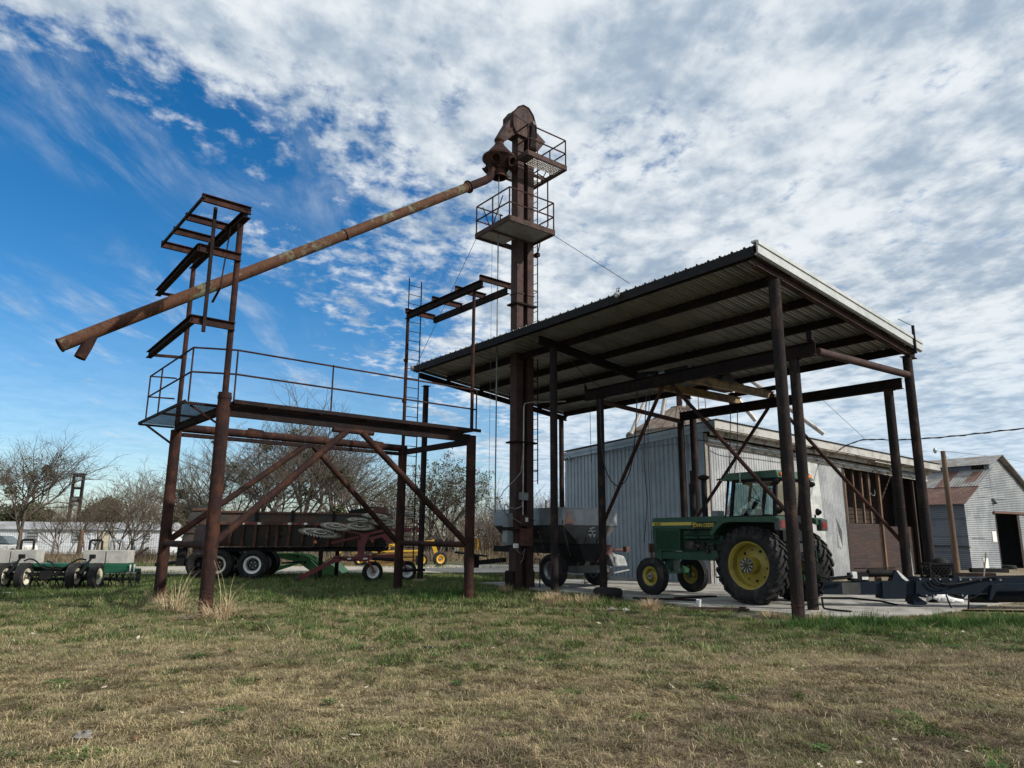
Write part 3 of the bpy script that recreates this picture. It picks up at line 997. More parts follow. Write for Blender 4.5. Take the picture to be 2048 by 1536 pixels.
# head
hp = [(-0.42, 15.05), (-0.58, 15.30), (-0.58, 15.76), (-0.38, 16.05), (-0.16, 16.20), (0.08, 16.18), (0.28, 15.98), (0.41, 15.62), (0.42, 15.2), (0.36, 15.02)]
m = MB(L); m.prism(hp, lambda b, z: (-0.27, b, z), lambda b, z: (0.27, b, z))
m.bar((0.275, -0.50, 15.70), (0.275, 0.12, 15.60), 0.02, 0.05)
m.build('head', RUSTB, leg, smooth=False)
hp2 = [(b * 1.015, 15.6 + (z - 15.6) * 1.015) for b, z in hp[1:-1]]
for a in (-0.285, 0.268):
    m = MB(L)
    for i in range(len(hp2) - 1):
        m.bar((a + 0.008, *hp2[i]), (a + 0.008, *hp2[i + 1]), 0.04, 0.035)
    m.build('head_rim', RUSTD, leg, smooth=False)
m = MB(L); m.hexa([(-.22, .42, 14.72), (.22, .42, 14.72), (.22, .58, 14.78), (-.22, .58, 14.78)], [(-.24, .43, 15.45), (.24, .43, 15.45), (.24, .88, 15.20), (-.24, .88, 15.20)])
m.build('drive_hood', RUSTB, leg, smooth=False)
m = MB(L); m.prism([(-0.12, 14.6), (0.16, 14.6), (0.10, 15.55), (-0.02, 15.55)], lambda b, z: (0.29, b + 0.17, z), lambda b, z: (0.40, b + 0.17, z))
m.build('bearing_stand', RUSTD, leg, smooth=False)
MB(L).tube((0.25, 0.19, 15.58), (0.46, 0.19, 15.58), 0.075, n=14).build('bearing', IRON, leg)
# chute from the head down to the distributor
m = MB(L)
m.hexa([(-.13, -1.10, 14.72), (.13, -1.10, 14.72), (.13, -0.84, 14.66), (-.13, -0.84, 14.66)],
       [(-.20, -0.66, 15.52), (.20, -0.66, 15.52), (.20, -0.40, 15.06), (-.20, -0.40, 15.06)])
m.bar((-.22, -0.53, 15.29), (.22, -0.53, 15.29), 0.56, 0.03, (0, -0.86, 0.5))
m.build('chute', RUSTB, leg, smooth=False)
dist = MB(L); dist.lathe([(0.15, 14.70), (0.17, 14.70), (0.17, 14.66), (0.13, 14.60), (0.20, 14.44), (0.22, 14.43), (0.50, 14.08), (0.57, 14.04), (0.57, 13.97), (0.52, 13.93), (0.44, 13.78), (0.30, 13.62), (0.30, 13.58)], (0, -0.97, 0), (0, 0, 1), 26)
dist = dist.build('distributor', RUST, leg, angle=25)
m = MB(L); m.lathe([(0.24, 13.62), (0.245, 13.38), (0.27, 13.36), (0.27, 13.31), (0.235, 13.31), (0.225, 13.6)], (0, -0.97, 0), (0, 0, 1), 24); m.build('outlet', RUST, dist)
for k in range(6):
    t = radians(60 * k + 14)
    d = V((cos(t) * 0.86, sin(t) * 0.86, -0.52)).normalized()
    if k == 4:
        continue
    m = MB(L)
    p = V((0, -0.97, 13.86)) + V((cos(t), sin(t), 0)) * 0.36
    m.lathe([(0.135, 0), (0.135, 0.22), (0.175, 0.235), (0.175, 0.26), (0.125, 0.26), (0.12, 0.02)], p, d, 18)
    m.build('outlet', RUST, dist)
# platforms
def platform(z, a0, a1, b0, b1, solid, floor_strips, posts, rails, braces):
    m = MB(L)
    for p, q in (((a0, b0), (a1, b0)), ((a1, b0), (a1, b1)), ((a1, b1), (a0, b1)), ((a0, b1), (a0, b0))):
        m.bar((*p, z), (*q, z), 0.05, 0.17)
    m.bar(((a0 + a1) / 2 - .15, b0 + .03, z - 0.02), ((a0 + a1) / 2 - .15, b1 - .03, z - 0.02), 0.06, 0.09)
    fr = m.build('platform_frame', RUSTB, leg, smooth=False)
    for (x0, x1, y0, y1) in floor_strips:
        m = MB(L)
        if solid:
            m.box(x0, x1, y0, y1, z - 0.015, z + 0.01)
        else:
            k = int((y1 - y0) / 0.07)
            for i in range(k + 1):
                y = y0 + (y1 - y0) * i / k
                m.bar((x0, y, z), (x1, y, z), 0.022, 0.03)
            k = int((x1 - x0) / 0.09)
            for i in range(k + 1):
                x = x0 + (x1 - x0) * i / k
                m.bar((x, y0, z - 0.006), (x, y1, z - 0.006), 0.022, 0.022)
        m.build('platform_floor', GALV if solid else GALVB, leg, smooth=False)
    m = MB(L)
    for p, q in rails:
        for h in (1.05, 0.55):
            m.bar((*p, z + h), (*q, z + h), 0.035, 0.035)
    for p in posts:
        m.bar((*p, z), (*p, z + 1.05), 0.035, 0.035)
    for p, q in braces:
        m.bar(p, q, 0.025, 0.025)
    m.build('platform_railing', RUST, leg, smooth=False)


platform(11.3, -0.62, 1.22, -1.45, 0.42, True, [(-0.59, 1.19, -1.42, -0.33), (0.2, 1.19, -0.33, 0.39)],
         [(-0.6, -1.43), (1.2, -1.43), (1.2, 0.40), (-0.6, -0.45), (0.3, -1.43)],
         [((-0.6, -1.43), (1.2, -1.43)), ((1.2, -1.43), (1.2, 0.40)), ((1.2, 0.40), (0.45, 0.40)), ((-0.6, -1.43), (-0.6, -0.35))],
         [((0.85, -1.43, 12.2), (0.35, -1.43, 11.4)), ((-0.25, -1.43, 12.2), (0.15, -1.43, 11.4))])
platform(14.0, -0.85, 0.95, -0.50, 1.22, False, [(0.34, 0.92, -0.10, 1.19), (-0.82, -0.36, -0.46, 1.19)],
         [(0.93, -0.46), (0.93, 1.20), (-0.83, 1.20), (0.1, 1.20)],
         [((0.93, -0.46), (0.93, 1.20)), ((0.93, 1.20), (-0.83, 1.20)), ((0.93, -0.46), (0.30, -0.46))],
         [((0.1, 1.20, 14.5), (-0.4, 1.20, 14.05))])
m = MB(L); m.box(0.34, 0.92, -0.46, -0.12, 13.99, 14.015); m.build('platform_floor', STAIND, leg, smooth=False)
# ladder with side rails up the trunk
m = MB(L)
for a in (-0.22, 0.18):
    m.bar((a, 0.56, 3.2), (a, 0.56, 14.9), 0.012, 0.045)
z = 3.3
while z < 14.8:
    m.tube((-0.22, 0.56, z), (0.18, 0.56, z), 0.011, n=6)
    z += 0.33
for z in (3.6, 6.5, 9.6, 12.6):
    m.bar((-0.22, 0.40, z), (-0.22, 0.56, z), 0.03, 0.03)
    m.bar((0.15, 0.40, z), (0.18, 0.56, z), 0.03, 0.03)
m.path([(0.18, 0.58, 11.4), (0.50, 0.75, 11.9), (0.50, 0.75, 13.6), (0.18, 0.58, 13.9)], 0.025, 6)
m.build('ladder', RUST, leg)
m = MB(L); m.box(0.0, 0.20, 0.52, 0.66, 10.86, 10.98); m.bar((0.18, 0.56, 10.9), (0.45, 0.45, 11.25), 0.03, 0.03); m.build('ladder_bracket', RUST, leg, smooth=False)
# control rod hanging from the distributor
m = MB(L); m.tube((0, -0.97, 2.25), (0, -0.97, 13.55), 0.021, n=8)
m.bar((-0.22, -1.1, 2.26), (0.2, -0.9, 2.26), 0.035, 0.03); m.bar((-0.25, -1.16, 2.5), (0.02, -0.95, 2.27), 0.03, 0.03)
m.build('control_rod', GREYP, leg)
MB(L).tube((-0.1, -1.14, 2.6), (-0.1, -1.14, 11.2), 0.006, n=5).build('control_cable', TWINE, leg)

# electrics on the elevator trunks
def onleg(px, py, a=0.19):
    d = onplane(px, py, L(a, 0, 0), CU) - L.o
    return d.dot(CV), d.z


def legbox(name, x0, y0, x1, y1, dep, material, a=0.172):
    b0, z1 = onleg(x0, y0, a); b1, z0 = onleg(x1, y1, a)
    return MB(L).box(a, a + dep, b0, b1, z0, z1).build(name, material, leg, smooth=False, bevel=0.006)


legbox('junction_box', 1037, 985, 1052, 1001, 0.12, GREYP)
cab = legbox('switch_cabinet', 1038, 1057, 1058, 1092, 0.18, REDB)
legbox('outlet_box', 1026, 1087, 1034, 1096, 0.08, WHITE)
legbox('upper_switch', 1038, 1030, 1050, 1052, 0.13, RUSTB)
legbox('notice', 1045, 1035, 1051, 1044, 0.135, WHITE)
for y0, y1, mt in ((1026, 1054, GREYP), (1061, 1090, GREYP)):
    b0, z1 = onleg(1000, y0, -0.1); _, z0 = onleg(1000, y1, -0.1)
    o = MB(L).box(-0.25, 0.05, -0.50, -0.305, z0, z1).build('breaker_panel', mt, leg, smooth=False, bevel=0.008)
    MB(L).box(-0.21, 0.0, -0.512, -0.50, z0 + .08, z1 - .06).build('panel_door', STAIN if y0 > 1050 else GREYP, o, smooth=False)
m = MB(L)
b, z = onleg(1045, 986)
m.tube((0.215, b, z), (0.215, b + 0.02, 5.6), 0.022, n=8)
m.tube((0.215, b, onleg(1045, 1001)[1]), (0.215, b, onleg(1045, 1030)[1]), 0.018, n=8)
m.path([(0.215, b + .02, 5.6), (0.215, b + .06, 5.72), (0.3, b + .3, 5.78), (0.6, 1.4, 5.9)], 0.022, 8)
m.build('conduit', STEEL, leg)
m = MB(L)
def lp(*px):
    return [(0.24 + 0.05 * (i % 2), *onleg(x, y)) for i, (x, y) in enumerate(px)]
m.path(lp((1044, 905), (1038, 945), (1020, 968), (1005, 980), (995, 1000), (998, 1016), (1012, 1030), (1038, 1046)), 0.014, 6)
m.path(lp((1042, 1002), (1040, 1012), (1030, 1018), (1018, 1016), (1008, 1008), (1005, 1022)), 0.018, 6)
m.path(lp((1030, 1096), (1034, 1106), (1042, 1108), (1046, 1096), (1044, 1118), (1036, 1126)), 0.012, 6)
m.build('loose_cable', GREYP, leg)
m = MB(L); m.path([(0.2, .44, .9), (.35, .5, .9), (.35, .5, .03)], 0.02, 6); m.build('ground_pipe', RUSTB, leg)

# ================================================================ slanting spout
sp = thing('grain_spout', L(0, -12.5, 5.5), 'long rusty grain spout pipe slanting through the air from elevator down to left', 'spout')
P0, P1 = V((0, -1.55, 13.02)), V((0, -12.62, 5.52))
d = (P1 - P0).normalized()
Pj = P0 + d * 0.75
m = MB(L)
m.tube(Pj, P1, 0.145, n=24, cap=False)
for k in (0.0, 4.9):
    q = Pj + d * (k + 0.05)
    m.lathe([(0.145, 0), (0.172, 0.0), (0.172, 0.05), (0.145, 0.05)], q, d, 24)
m.tube(Pj + d * 0.01, P1, 0.137, n=24, cap=False)
m.build('pipe', PIPE, sp)
m = MB(L)
m.path([(0, -1.22, 13.72), (0, -1.27, 13.40), (0, -1.38, 13.16), P0, Pj], 0.135, 20)
m.lathe([(0.13, 0), (0.21, 0), (0.21, 0.035), (0.15, 0.035)], Pj, d, 20)
m.build('elbow', RUST, sp)
e = P1 - d * 0.72
m = MB(L); m.path([e, e + V((0, -0.10, -0.34)), e + V((0, -0.20, -0.62))], 0.118, 20, cap=False); m.path([e, e + V((0, -0.10, -0.34)), e + V((0, -0.20, -0.618))], 0.108, 20, cap=False)
m.build('side_outlet', RUST, sp)
m = MB(L); m.lathe([(0.139, 0), (0.158, 0), (0.158, 0.03), (0.139, 0.03)], P1 - d * .02, d, 24); m.build('end_ring', RUST, sp)

# guy wires
def wire(name, pts, r, mt, label, cat, group=None):
    m = MB()
    m.path(pts, r, 5)
    o = m.build(name, mt)
    return tag(o, label, cat, group)


wire('guy_wire', [L(-0.6, -1.44, 11.2), C(0.4, -0.7, 7.55)], 0.009, TWINE, 'thin guy wire from lower elevator platform down left to the canopy corner', 'wire', 'guy wires of the elevator')
wire('guy_wire', [L(1.22, 0.40, 11.2), C(11.0, -0.86, 7.68)], 0.009, TWINE, 'thin guy wire from lower elevator platform running right to the canopy edge', 'wire', 'guy wires of the elevator')

# ================================================================ canopy
can = thing('canopy_shelter', C(7.5, 3, 0), 'large open steel canopy with sloping ribbed metal roof on tall rusty pipe posts', 'canopy')
WC, ZN, ZF = 6.101, 7.396, 6.666
SL = (ZF - ZN) / WC
A0, A1, B0, B1 = 0.568, 14.586, -0.877, 6.422


def rz(b):
    return ZN + SL * b


# ribbed roof sheet: ribs run from the front edge to the back
prof = []
a, k = A0, 0
pitch = 0.305
while a < A1 - 0.02:
    for da, h in ((0.0, 0.0), (0.075, 0.0), (0.082, 0.018), (0.10, 0.018), (0.107, 0.0), (0.175, 0.0), (0.182, 0.018), (0.20, 0.018), (0.207, 0), (0.228, 0.0), (0.250, 0.042), (0.283, 0.042)):
        if a + da < A1:
            prof.append((a + da, h))
    a += pitch
prof.append((A1, 0))
m = MB(C)
for dz in (0.0,):
    m.sheet((0, B0, rz(B0) + 0.006), (1, 0, 0), (0, B1 - B0, rz(B1) - rz(B0)), prof, (0, 0, 1), 1)
o = m.build('roof', GALV, can, smooth=False)
sm = o.modifiers.new('thickness', 'SOLIDIFY')
sm.thickness = 0.003
sm.offset = 1
# purlins, beams
for b in (B0 + 0.10, 0.55, 2.03, 3.45, 4.93, B1 - 0.12):
    z = rz(b) - 0.11
    m = MB(C)
    m.channel((A0 + 0.02, b, z), (A1 - 0.13, b, z), 0.075, 0.20, 1, 0.012)
    a = A0 + 0.2
    while a < A1 - 0.2:
        m.box(a, a + 0.03, b + 0.041, b + 0.053, rz(b) - 0.035, rz(b) - 0.005)
        a += pitch
    m.build('purlin', RUSTD, can, smooth=False)
for a, b0, b1, mt, w, h, dz in ((7.161, -0.55, B1 - 0.2, RUSTD, 0.15, 0.22, 0.33), (14.40, B0 + 0.12, B1 - 0.02, RUSTB, 0.13, 0.17, 0.30), (0.72, B0 + 0.15, B1 - 0.1, RUSTD, 0.12, 0.18, 0.31)):
    m = MB(C)
    m.ibeam((a, b0, rz(b0) - dz), (a, b1, rz(b1) - dz), w, h)
    m.build('rafter', mt, can, smooth=False)
# bright folded trim on the right end, and flashing on the left end
m = MB(C)
for (x0, x1, z0, z1) in ((A1 - 0.02, A1 + 0.015, -0.19, 0.10), (A1 + 0.015, A1 + 0.040, 0.0, 0.085), (A1 - 0.14, A1 - 0.02, 0.07, 0.11), (A1 - 0.07, A1 - 0.02, -0.21, -0.19)):
    m.hexa([(x0, B0 - .03, rz(B0) + z0), (x1, B0 - .03, rz(B0) + z0), (x1, B1 + .03, rz(B1) + z0), (x0, B1 + .03, rz(B1) + z0)],
           [(x0, B0 - .03, rz(B0) + z1), (x1, B0 - .03, rz(B0) + z1), (x1, B1 + .03, rz(B1) + z1), (x0, B1 + .03, rz(B1) + z1)])
m.build('roof_trim', TRIM, can, smooth=False)
m = MB(C)
m.bar((A0 - 0.02, B0, rz(B0) - 0.02), (A0 - 0.02, B1, rz(B1) - 0.02), 0.03, 0.20)
m.build('roof_flashing', GALV, can, smooth=False)
m = MB(C)
m.bar((A0 + 0.02, B0 - 0.012, rz(B0) - 0.11), (A1 - 0.1, B0 - 0.012, rz(B0) - 0.11), 0.02, 0.22)
m.build('edge_beam', BLACK, can, smooth=False)  # black colour carries the shading of this roof edge
m = MB(C)
m.hexa([(.53, -.99, rz(B0) - .17), (.75, -.99, rz(B0) - .17), (.75, -.91, rz(B0) - .17), (.53, -.91, rz(B0) - .17)],
       [(.52, -.99, rz(B0) + .05), (.62, -.99, rz(B0) - .02), (.62, -.91, rz(B0) - .02), (.52, -.91, rz(B0) + .05)])
m.build('bent_flashing', STAIN, can, smooth=False)
# posts
posts = ((0, 0, -0.1, rz(0) - 0.42, 0.105), (7.161, 0, -0.1, rz(0) - 0.44, 0.108), (14.356, 0, -0.25, rz(0) - 0.39, 0.122),
         (14.33, 6.10, -0.1, rz(6.1) - 0.39, 0.115), (13.60, 1.85, -0.15, 5.68, 0.118), (13.90, 5.80, 0.0, 5.40, 0.115),
         (7.18, 1.85, -0.1, 5.70, 0.112), (7.10, 5.70, 0.0, 5.42, 0.112), (7.42, 5.95, 0.0, 5.60, 0.115), (0.75, 6.0, 0.0, rz(6) - 0.4, 0.10))
for a, b, z0, z1, r in posts:
    m = MB(C)
    m.tube((a, b, z0), (a, b, z1), r, n=20)
    if a > 12:
        m.lathe([(r, -0.012), (r + 0.006, 0), (r, 0.012)], (a, b, 2.35), (0, 0, 1), 20)
    m.lathe([(r, 0), (r + 0.008, 0.004), (r + 0.008, 0.03), (r, 0.034)], (a, b, 0.28), (0, 0, 1), 20)
    m.box(a - 0.13, a + 0.13, b - 0.13, b + 0.13, z1, z1 + 0.018)
    m.build('post', POST, can)
    if b < 0.5:
        m = MB(C)
        m.lathe([(0, 0.07), (r + .05, 0.07), (.25, 0.05), (.42, -0.08)], (a, b, .03 if a < 12 else -.06), (0.03, 0.02, 1), 10)
        m.build('footing', DIRT, can)
# crane rails on the inner posts
MB(C).ibeam((6.55, 1.85, 5.87), (14.15, 1.85, 5.84), 0.17, 0.32, 0.018).build('crane_rail', RUSTD, can, smooth=False)
MB(C).ibeam((7.0, 5.80, 5.57), (14.26, 5.80, 5.54), 0.16, 0.28, 0.018).build('crane_rail', RUSTD, can, smooth=False)
MB(C).tube((14.14, 1.95, 5.78), (14.34, 6.0, 5.78), 0.092, n=16).build('cross_pipe', RUSTB, can)
MB(C).tube((7.18, 1.95, 5.60), (7.15, 5.60, 5.38), 0.072, n=14).build('cross_pipe', RUSTB, can)
for p, q in (((7.18, 1.85, 1.9), (9.65, 1.85, 5.70)), ((13.55, 1.85, 1.72), (9.95, 1.85, 5.68)), ((7.25, 5.80, 1.9), (10.35, 5.80, 5.42)), ((13.85, 5.80, 1.5), (10.7, 5.80, 5.42))):
    MB(C).tube(p, q, 0.052, n=10).build('brace', RUST, can)
for a, b in ((14.1, 1.85), (6.6, 1.85)):
    MB(C).prism([(0, 0), (.14, 0), (0, .22)], lambda u, v: (a - 0.1 * (a > 9) + u * (-1 if a < 9 else 1) * 0, b - .09 + u, 6.03 + v), lambda u, v: (a + 0.03, b - .09 + u, 6.03 + v)).build('stop_plate', RUSTD, can, smooth=False)
m = MB(C); m.bar((14.62, 5.95, 6.30), (14.62, 5.95, 7.05), 0.05, 0.06); m.bar((14.62, 5.95, 6.32), (14.36, 6.05, 6.32), 0.04, 0.03); m.bar((14.62, 5.95, 7.03), (14.60, 5.2, 7.08), 0.012, 0.012)
m.build('hanging_bracket', BLACK, can, smooth=False)
# yard light clamped under the front edge
q = onplane(1240, 586, C(0, -0.86, 0), CV)
dq = q - C.o
qa, qz = dq.dot(CU), dq.z
lt = thing('flood_light', C(qa, -0.9, qz), 'small grey flood light clamped under the front roof edge of canopy', 'light')
m = MB(C); m.box(qa - .05, qa + .05, -0.93, -0.90, qz, qz + .12); m.tube((qa, -0.95, qz + .08), (qa, -0.97, qz - .02), 0.025, n=10); m.build('bracket', CHROME, lt)
m = MB(C); m.lathe([(0.03, 0), (0.06, 0.03), (0.085, 0.12), (0.08, 0.12), (0.05, 0.03)], (qa, -0.96, qz), (0.1, -0.35, -0.9), 16); hd = m.build('lamp_head', CHROME, lt)
MB(C).ball((qa + .008, -1.0, qz - .09), 0.055, 12).build('lens', LENS, hd)

# ================================================================ overhead crane on the rails
cr = thing('overhead_crane', C(9.8, 3.9, 5.9), 'old yellow bridge crane with hoist hanging on the rails under canopy roof', 'crane')
for a in (10.25, 9.05):
    m = MB(C); m.ibeam((a, 2.05, 5.86), (a, 6.30, 5.88), 0.14, 0.22, 0.016); m.build('bridge_beam', CRANEY, cr, smooth=False)
m = MB(C)
m.ibeam((8.8, 6.05, 6.06), (10.55, 6.05, 6.06), 0.12, 0.13)
m.ibeam((8.8, 2.35, 6.05), (10.5, 2.35, 6.05), 0.12, 0.13)
m.build('end_truck', RUSTD, cr, smooth=False)
for a in (8.95, 10.4):
    MB(C).tube((a, 5.96, 5.80), (a, 6.12, 5.80), 0.09, n=16).build('wheel', IRON, cr)
    MB(C).tube((a, 2.1, 6.1), (a, 2.22, 6.1), 0.09, n=16).build('wheel', IRON, cr)
m = MB(C); m.tube((8.3, 2.35, 6.20), (8.85, 2.6, 6.20), 0.17, n=18); m.tube((8.85, 2.6, 6.20), (9.15, 2.73, 6.20), 0.12, n=18); m.build('hoist_motor', BLACK, cr)
m = MB(C); m.box(9.15, 9.95, 2.5, 3.1, 5.99, 6.32); m.box(9.2, 9.5, 2.46, 2.5, 6.02, 6.2); m.build('hoist_box', BLACK, cr, smooth=False, bevel=0.01)
MB(C).box(9.0, 9.22, 2.44, 2.455, 6.05, 6.26).build('name_plate', STAIN, cr, smooth=False)
m = MB(C)
m.box(9.2, 9.9, 4.4, 5.3, 5.99, 6.16)
m.tube((9.5, 4.3, 6.2), (9.5, 5.4, 6.2), 0.16, n=16)
m.prism([(0, 0), (.9, 0), (.45, .4)], lambda u, v: (9.35, 4.3 + u, 6.15 + v), lambda u, v: (9.75, 4.3 + u, 6.15 + v))
m.build('trolley', IRON, cr)
# hanging cables of the crane
def cab_pts(px, d):
    return [at(x, y, d) for x, y in px]


def sag(px, dy, n=14):
    """points along a hanging curve given by pixels at one distance"""
    return px


def smooth_pts(P, n=6):
    P = [V(p) for p in P]
    out = []
    for i in range(len(P) - 1):
        p0, p1, p2, p3 = P[max(i - 1, 0)], P[i], P[i + 1], P[min(i + 2, len(P) - 1)]
        for k in range(n):
            t = k / n
            out.append(0.5 * ((2 * p1) + (p2 - p0) * t + (2 * p0 - 5 * p1 + 4 * p2 - p3) * t * t + (3 * p1 - p0 - 3 * p2 + p3) * t ** 3))
    return out + [P[-1]]


for nm, px, d, r in (('festoon_cable', ((1200, 800), (1202, 870), (1208, 925), (1220, 958), (1236, 972), (1252, 960), (1264, 925), (1271, 860), (1275, 775)), 20.5, 0.016),
                     ('drop_cable', ((1293, 790), (1288, 900), (1291, 960), (1294, 1010), (1288, 1085)), 19.6, 0.014),
                     ('drop_cable', ((1300, 775), (1296, 880), (1300, 1000), (1304, 1090)), 19.5, 0.010),
                     ('drop_cable', ((1180, 815), (1181, 870), (1183, 925)), 21.5, 0.008),
                     ('drop_cable', ((1461, 820), (1460, 900), (1459, 950)), 20.2, 0.012),
                     ('drop_cable', ((1475, 818), (1474, 900), (1469, 948)), 20.0, 0.012)):
    m = MB(); m.path(smooth_pts(cab_pts(px, d)), r, 6); m.build(nm, CABLE, cr)
m = MB(); m.path(smooth_pts([C(6.9, -0.3, 7.1), C(7.1, 0.6, 6.75), C(7.3, 1.3, 6.2), C(7.3, 1.8, 6.03)]), 0.010, 6)
m.build('drop_cable', CABLE, cr)

# ================================================================ tin shed
sh = thing('tin_shed', S(-3, 6, 0), 'blue grey and white corrugated tin shed with open wooden front and low roof', 'shed')
def ribs(length, pitch, h, flat=0.55):
    p, t = [], 0.0
    while t < length:
        for dt, hh in ((0, 0), (flat * pitch, 0), ((flat + .12) * pitch, h), (.88 * pitch, h)):
            if t + dt < length:
                p.append((t + dt, hh))
        t += pitch
    p.append((length, 0))
    return p


def waves(length, pitch, h, n=6):
    k = int(length / pitch * n) + 1
    return [(i * length / k, h * (0.5 + 0.5 * sin(2 * pi * i * length / k / pitch))) for i in range(k + 1)]


LA, LB = 8.05, 14.4
def zl(a):            # top of left wall
    return 5.25 + 0.035 * a
def zr_(b):           # top of right wall
    return 5.20 - 0.047 * b


m = MB(S)
pr = ribs(LA, 0.235, 0.042)
# vertical ribs; the sheet is cut to the slope of the roof
vs, fs = [], []
for t, h in pr:
    vs += [(-LA + t, -h, 0.0), (-LA + t, -h, zl(-LA + t) + 0.05)]
for i in range(len(pr) - 1):
    fs.append((2 * i, 2 * i + 2, 2 * i + 3, 2 * i + 1))
m.add(vs, fs)
m.build('side_wall', SHEDB, sh, smooth=False)
m = MB(S)
m.hexa([(-LA - .12, -0.10, zl(-LA) - .06), (0.62, -0.10, zl(0.6) - .06), (0.62, -0.06, zl(.6) - .06), (-LA - .12, -0.06, zl(-LA) - .06)],
       [(-LA - .12, -0.10, zl(-LA) + .22), (0.62, -0.10, zl(.6) + .26), (0.62, -0.06, zl(.6) + .26), (-LA - .12, -0.06, zl(-LA) + .22)])
m.bar((-LA - .12, -0.115, zl(-LA) + .10), (0.62, -0.115, zl(.6) + .12), 0.02, 0.015)
m.build('gable_trim', SHEDB, sh, smooth=False)
m = MB(S); m.box(-0.20, 0.03, -0.055, -0.035, 0.0, 5.2); m.build('corner_trim', SHEDB, sh, smooth=False)
m = MB(S); m.box(0.035, 0.075, -0.03, 0.10, 0.0, 5.15); m.build('corner_board', GREYW, sh, smooth=False)
m = MB(S); m.box(0.03, 0.05, 0.12, 0.22, 0.3, 5.1); m.build('gap_shadow_strip', WOODIN, sh, smooth=False)  # dark strip standing in for the shadow of the corner gap


def wallsheet(name, b0, b1, z0, mt, pitch, h, off, tilt=0.0, ztop=None, wave=True, lean=0.0):
    pr = waves(b1 - b0, pitch, h) if wave else ribs(b1 - b0, pitch, h)
    vs, fs = [], []
    for t, hh in pr:
        b = b0 + t
        zt = (zr_(b) - 0.14) if ztop is None else ztop
        vs += [(off + hh + lean, b, z0), (off + hh, b + tilt, zt)]
    for i in range(len(pr) - 1):
        fs.append((2 * i, 2 * i + 2, 2 * i + 3, 2 * i + 1))
    mm = MB(S)
    mm.add(vs, fs)
    return mm.build(name, mt, sh, smooth=False)


wallsheet('front_panel', 0.22, 4.2, 0.02, SHEDW, 0.135, 0.014, 0.0, wave=False)
wallsheet('front_panel', 4.15, 5.85, 0.02, SHEDW, 0.095, 0.020, 0.02)
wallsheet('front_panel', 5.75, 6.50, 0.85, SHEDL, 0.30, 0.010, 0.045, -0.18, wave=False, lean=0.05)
wallsheet('front_panel', 6.0, 7.95, 0.12, SHEDW, 0.095, 0.020, 0.025, -0.02)
m = MB(S)   # torn flap in the big panel
m.add([(0.05, 7.25, 2.4), (0.16, 7.42, 1.9), (0.07, 7.52, 1.2), (0.05, 7.30, 1.25)], [(0, 1, 2, 3)])
m.build('torn_flap', SHEDW, sh, smooth=False)
# header boards and soffit along the front
def board(name, a0, a1, b0, b1, z0, z1, mt):
    """z given relative to the sloping wall top"""
    mm = MB(S)
    mm.hexa([(a0, b0, zr_(b0) + z0), (a1, b0, zr_(b0) + z0), (a1, b1, zr_(b1) + z0), (a0, b1, zr_(b1) + z0)],
            [(a0, b0, zr_(b0) + z1), (a1, b0, zr_(b0) + z1), (a1, b1, zr_(b1) + z1), (a0, b1, zr_(b1) + z1)])
    return mm.build(name, mt, sh, smooth=False)


board('header_board', 0.055, 0.085, 0.1, 14.4, -0.42, -0.16, BOARD)
board('track_rail', 0.09, 0.115, 0.1, 14.3, -0.30, -0.24, STEEL)
board('soffit', 0.03, 0.60, -0.05, 5.2, 0.02, 0.05, BOARD)
board('soffit', 0.03, 0.60, 5.7, 9.6, 0.02, 0.05, BOARD)
board('soffit', 0.03, 0.58, 9.62, 14.5, 0.02, 0.05, BOARD)
board('rafter_tail_board', 0.30, 0.34, -0.02, 14.4, -0.14, 0.018, BOARD)
board('fascia', 0.60, 0.63, -0.10, 14.55, 0.06, 0.34, FASC)
board('broken_board', 0.42, 0.59, 9.5, 11.2, -0.07, -0.035, BOARD)
for k in range(9):
    b = 2.0 + 1.35 * k
    MB(S).path([(0.12, b, zr_(b) - .24), (0.16, b + .02, zr_(b) - .27), (0.17, b + .16, zr_(b) - .33), (0.15, b + .22, zr_(b) - .30)], 0.012, 6).build('hook', IRON, sh)
# roof sheets: waved edge shows above the fascia
pr = waves(LB + 0.25, 0.12, 0.022)
vs, fs = [], []
for t, h in pr:
    b = -0.10 + t
    vs += [(0.70, b, zr_(b) + 0.36 + h), (-LA - 0.15, b, zr_(b) + 0.06 + h)]
for i in range(len(pr) - 1):
    fs.append((2 * i, 2 * i + 2, 2 * i + 3, 2 * i + 1))
m = MB(S); m.add(vs, fs); m.build('roof', ROOFG, sh)
# far end, back and inside
MB(S).box(-LA, 0.0, LB - .02, LB + .02, 0, zr_(LB)).build('end_wall', SHEDB, sh, smooth=False)
MB(S).box(-LA - .02, -LA + .02, 0, LB, 0, 4.35).build('back_wall', SHEDB, sh, smooth=False)
MB(S).box(-0.06, 0.02, 7.95, 8.12, 0.0, 4.75).build('door_jamb', WOODIN, sh, smooth=False)
MB(S).box(-0.06, 0.02, 13.70, 14.42, 0.0, 4.5).build('door_jamb', WOODIN, sh, smooth=False)
m = MB(S)
k = 0
for z in np.arange(2.25, 4.6, 0.19):
    m.box(-1.55, -1.53, 10.6, 14.3, z, z + 0.15)
m.box(-1.60, -1.56, 7.9, 14.3, 0, 4.9)
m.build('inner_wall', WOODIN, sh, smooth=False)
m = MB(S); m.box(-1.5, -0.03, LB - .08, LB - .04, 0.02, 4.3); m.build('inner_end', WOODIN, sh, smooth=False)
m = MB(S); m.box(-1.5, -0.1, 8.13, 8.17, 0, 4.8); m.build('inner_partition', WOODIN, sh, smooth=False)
m = MB(S); m.box(-0.12, -0.10, 8.13, 10.55, 0.1, 2.18); m.build('plywood_panel', PLY, sh, smooth=False)
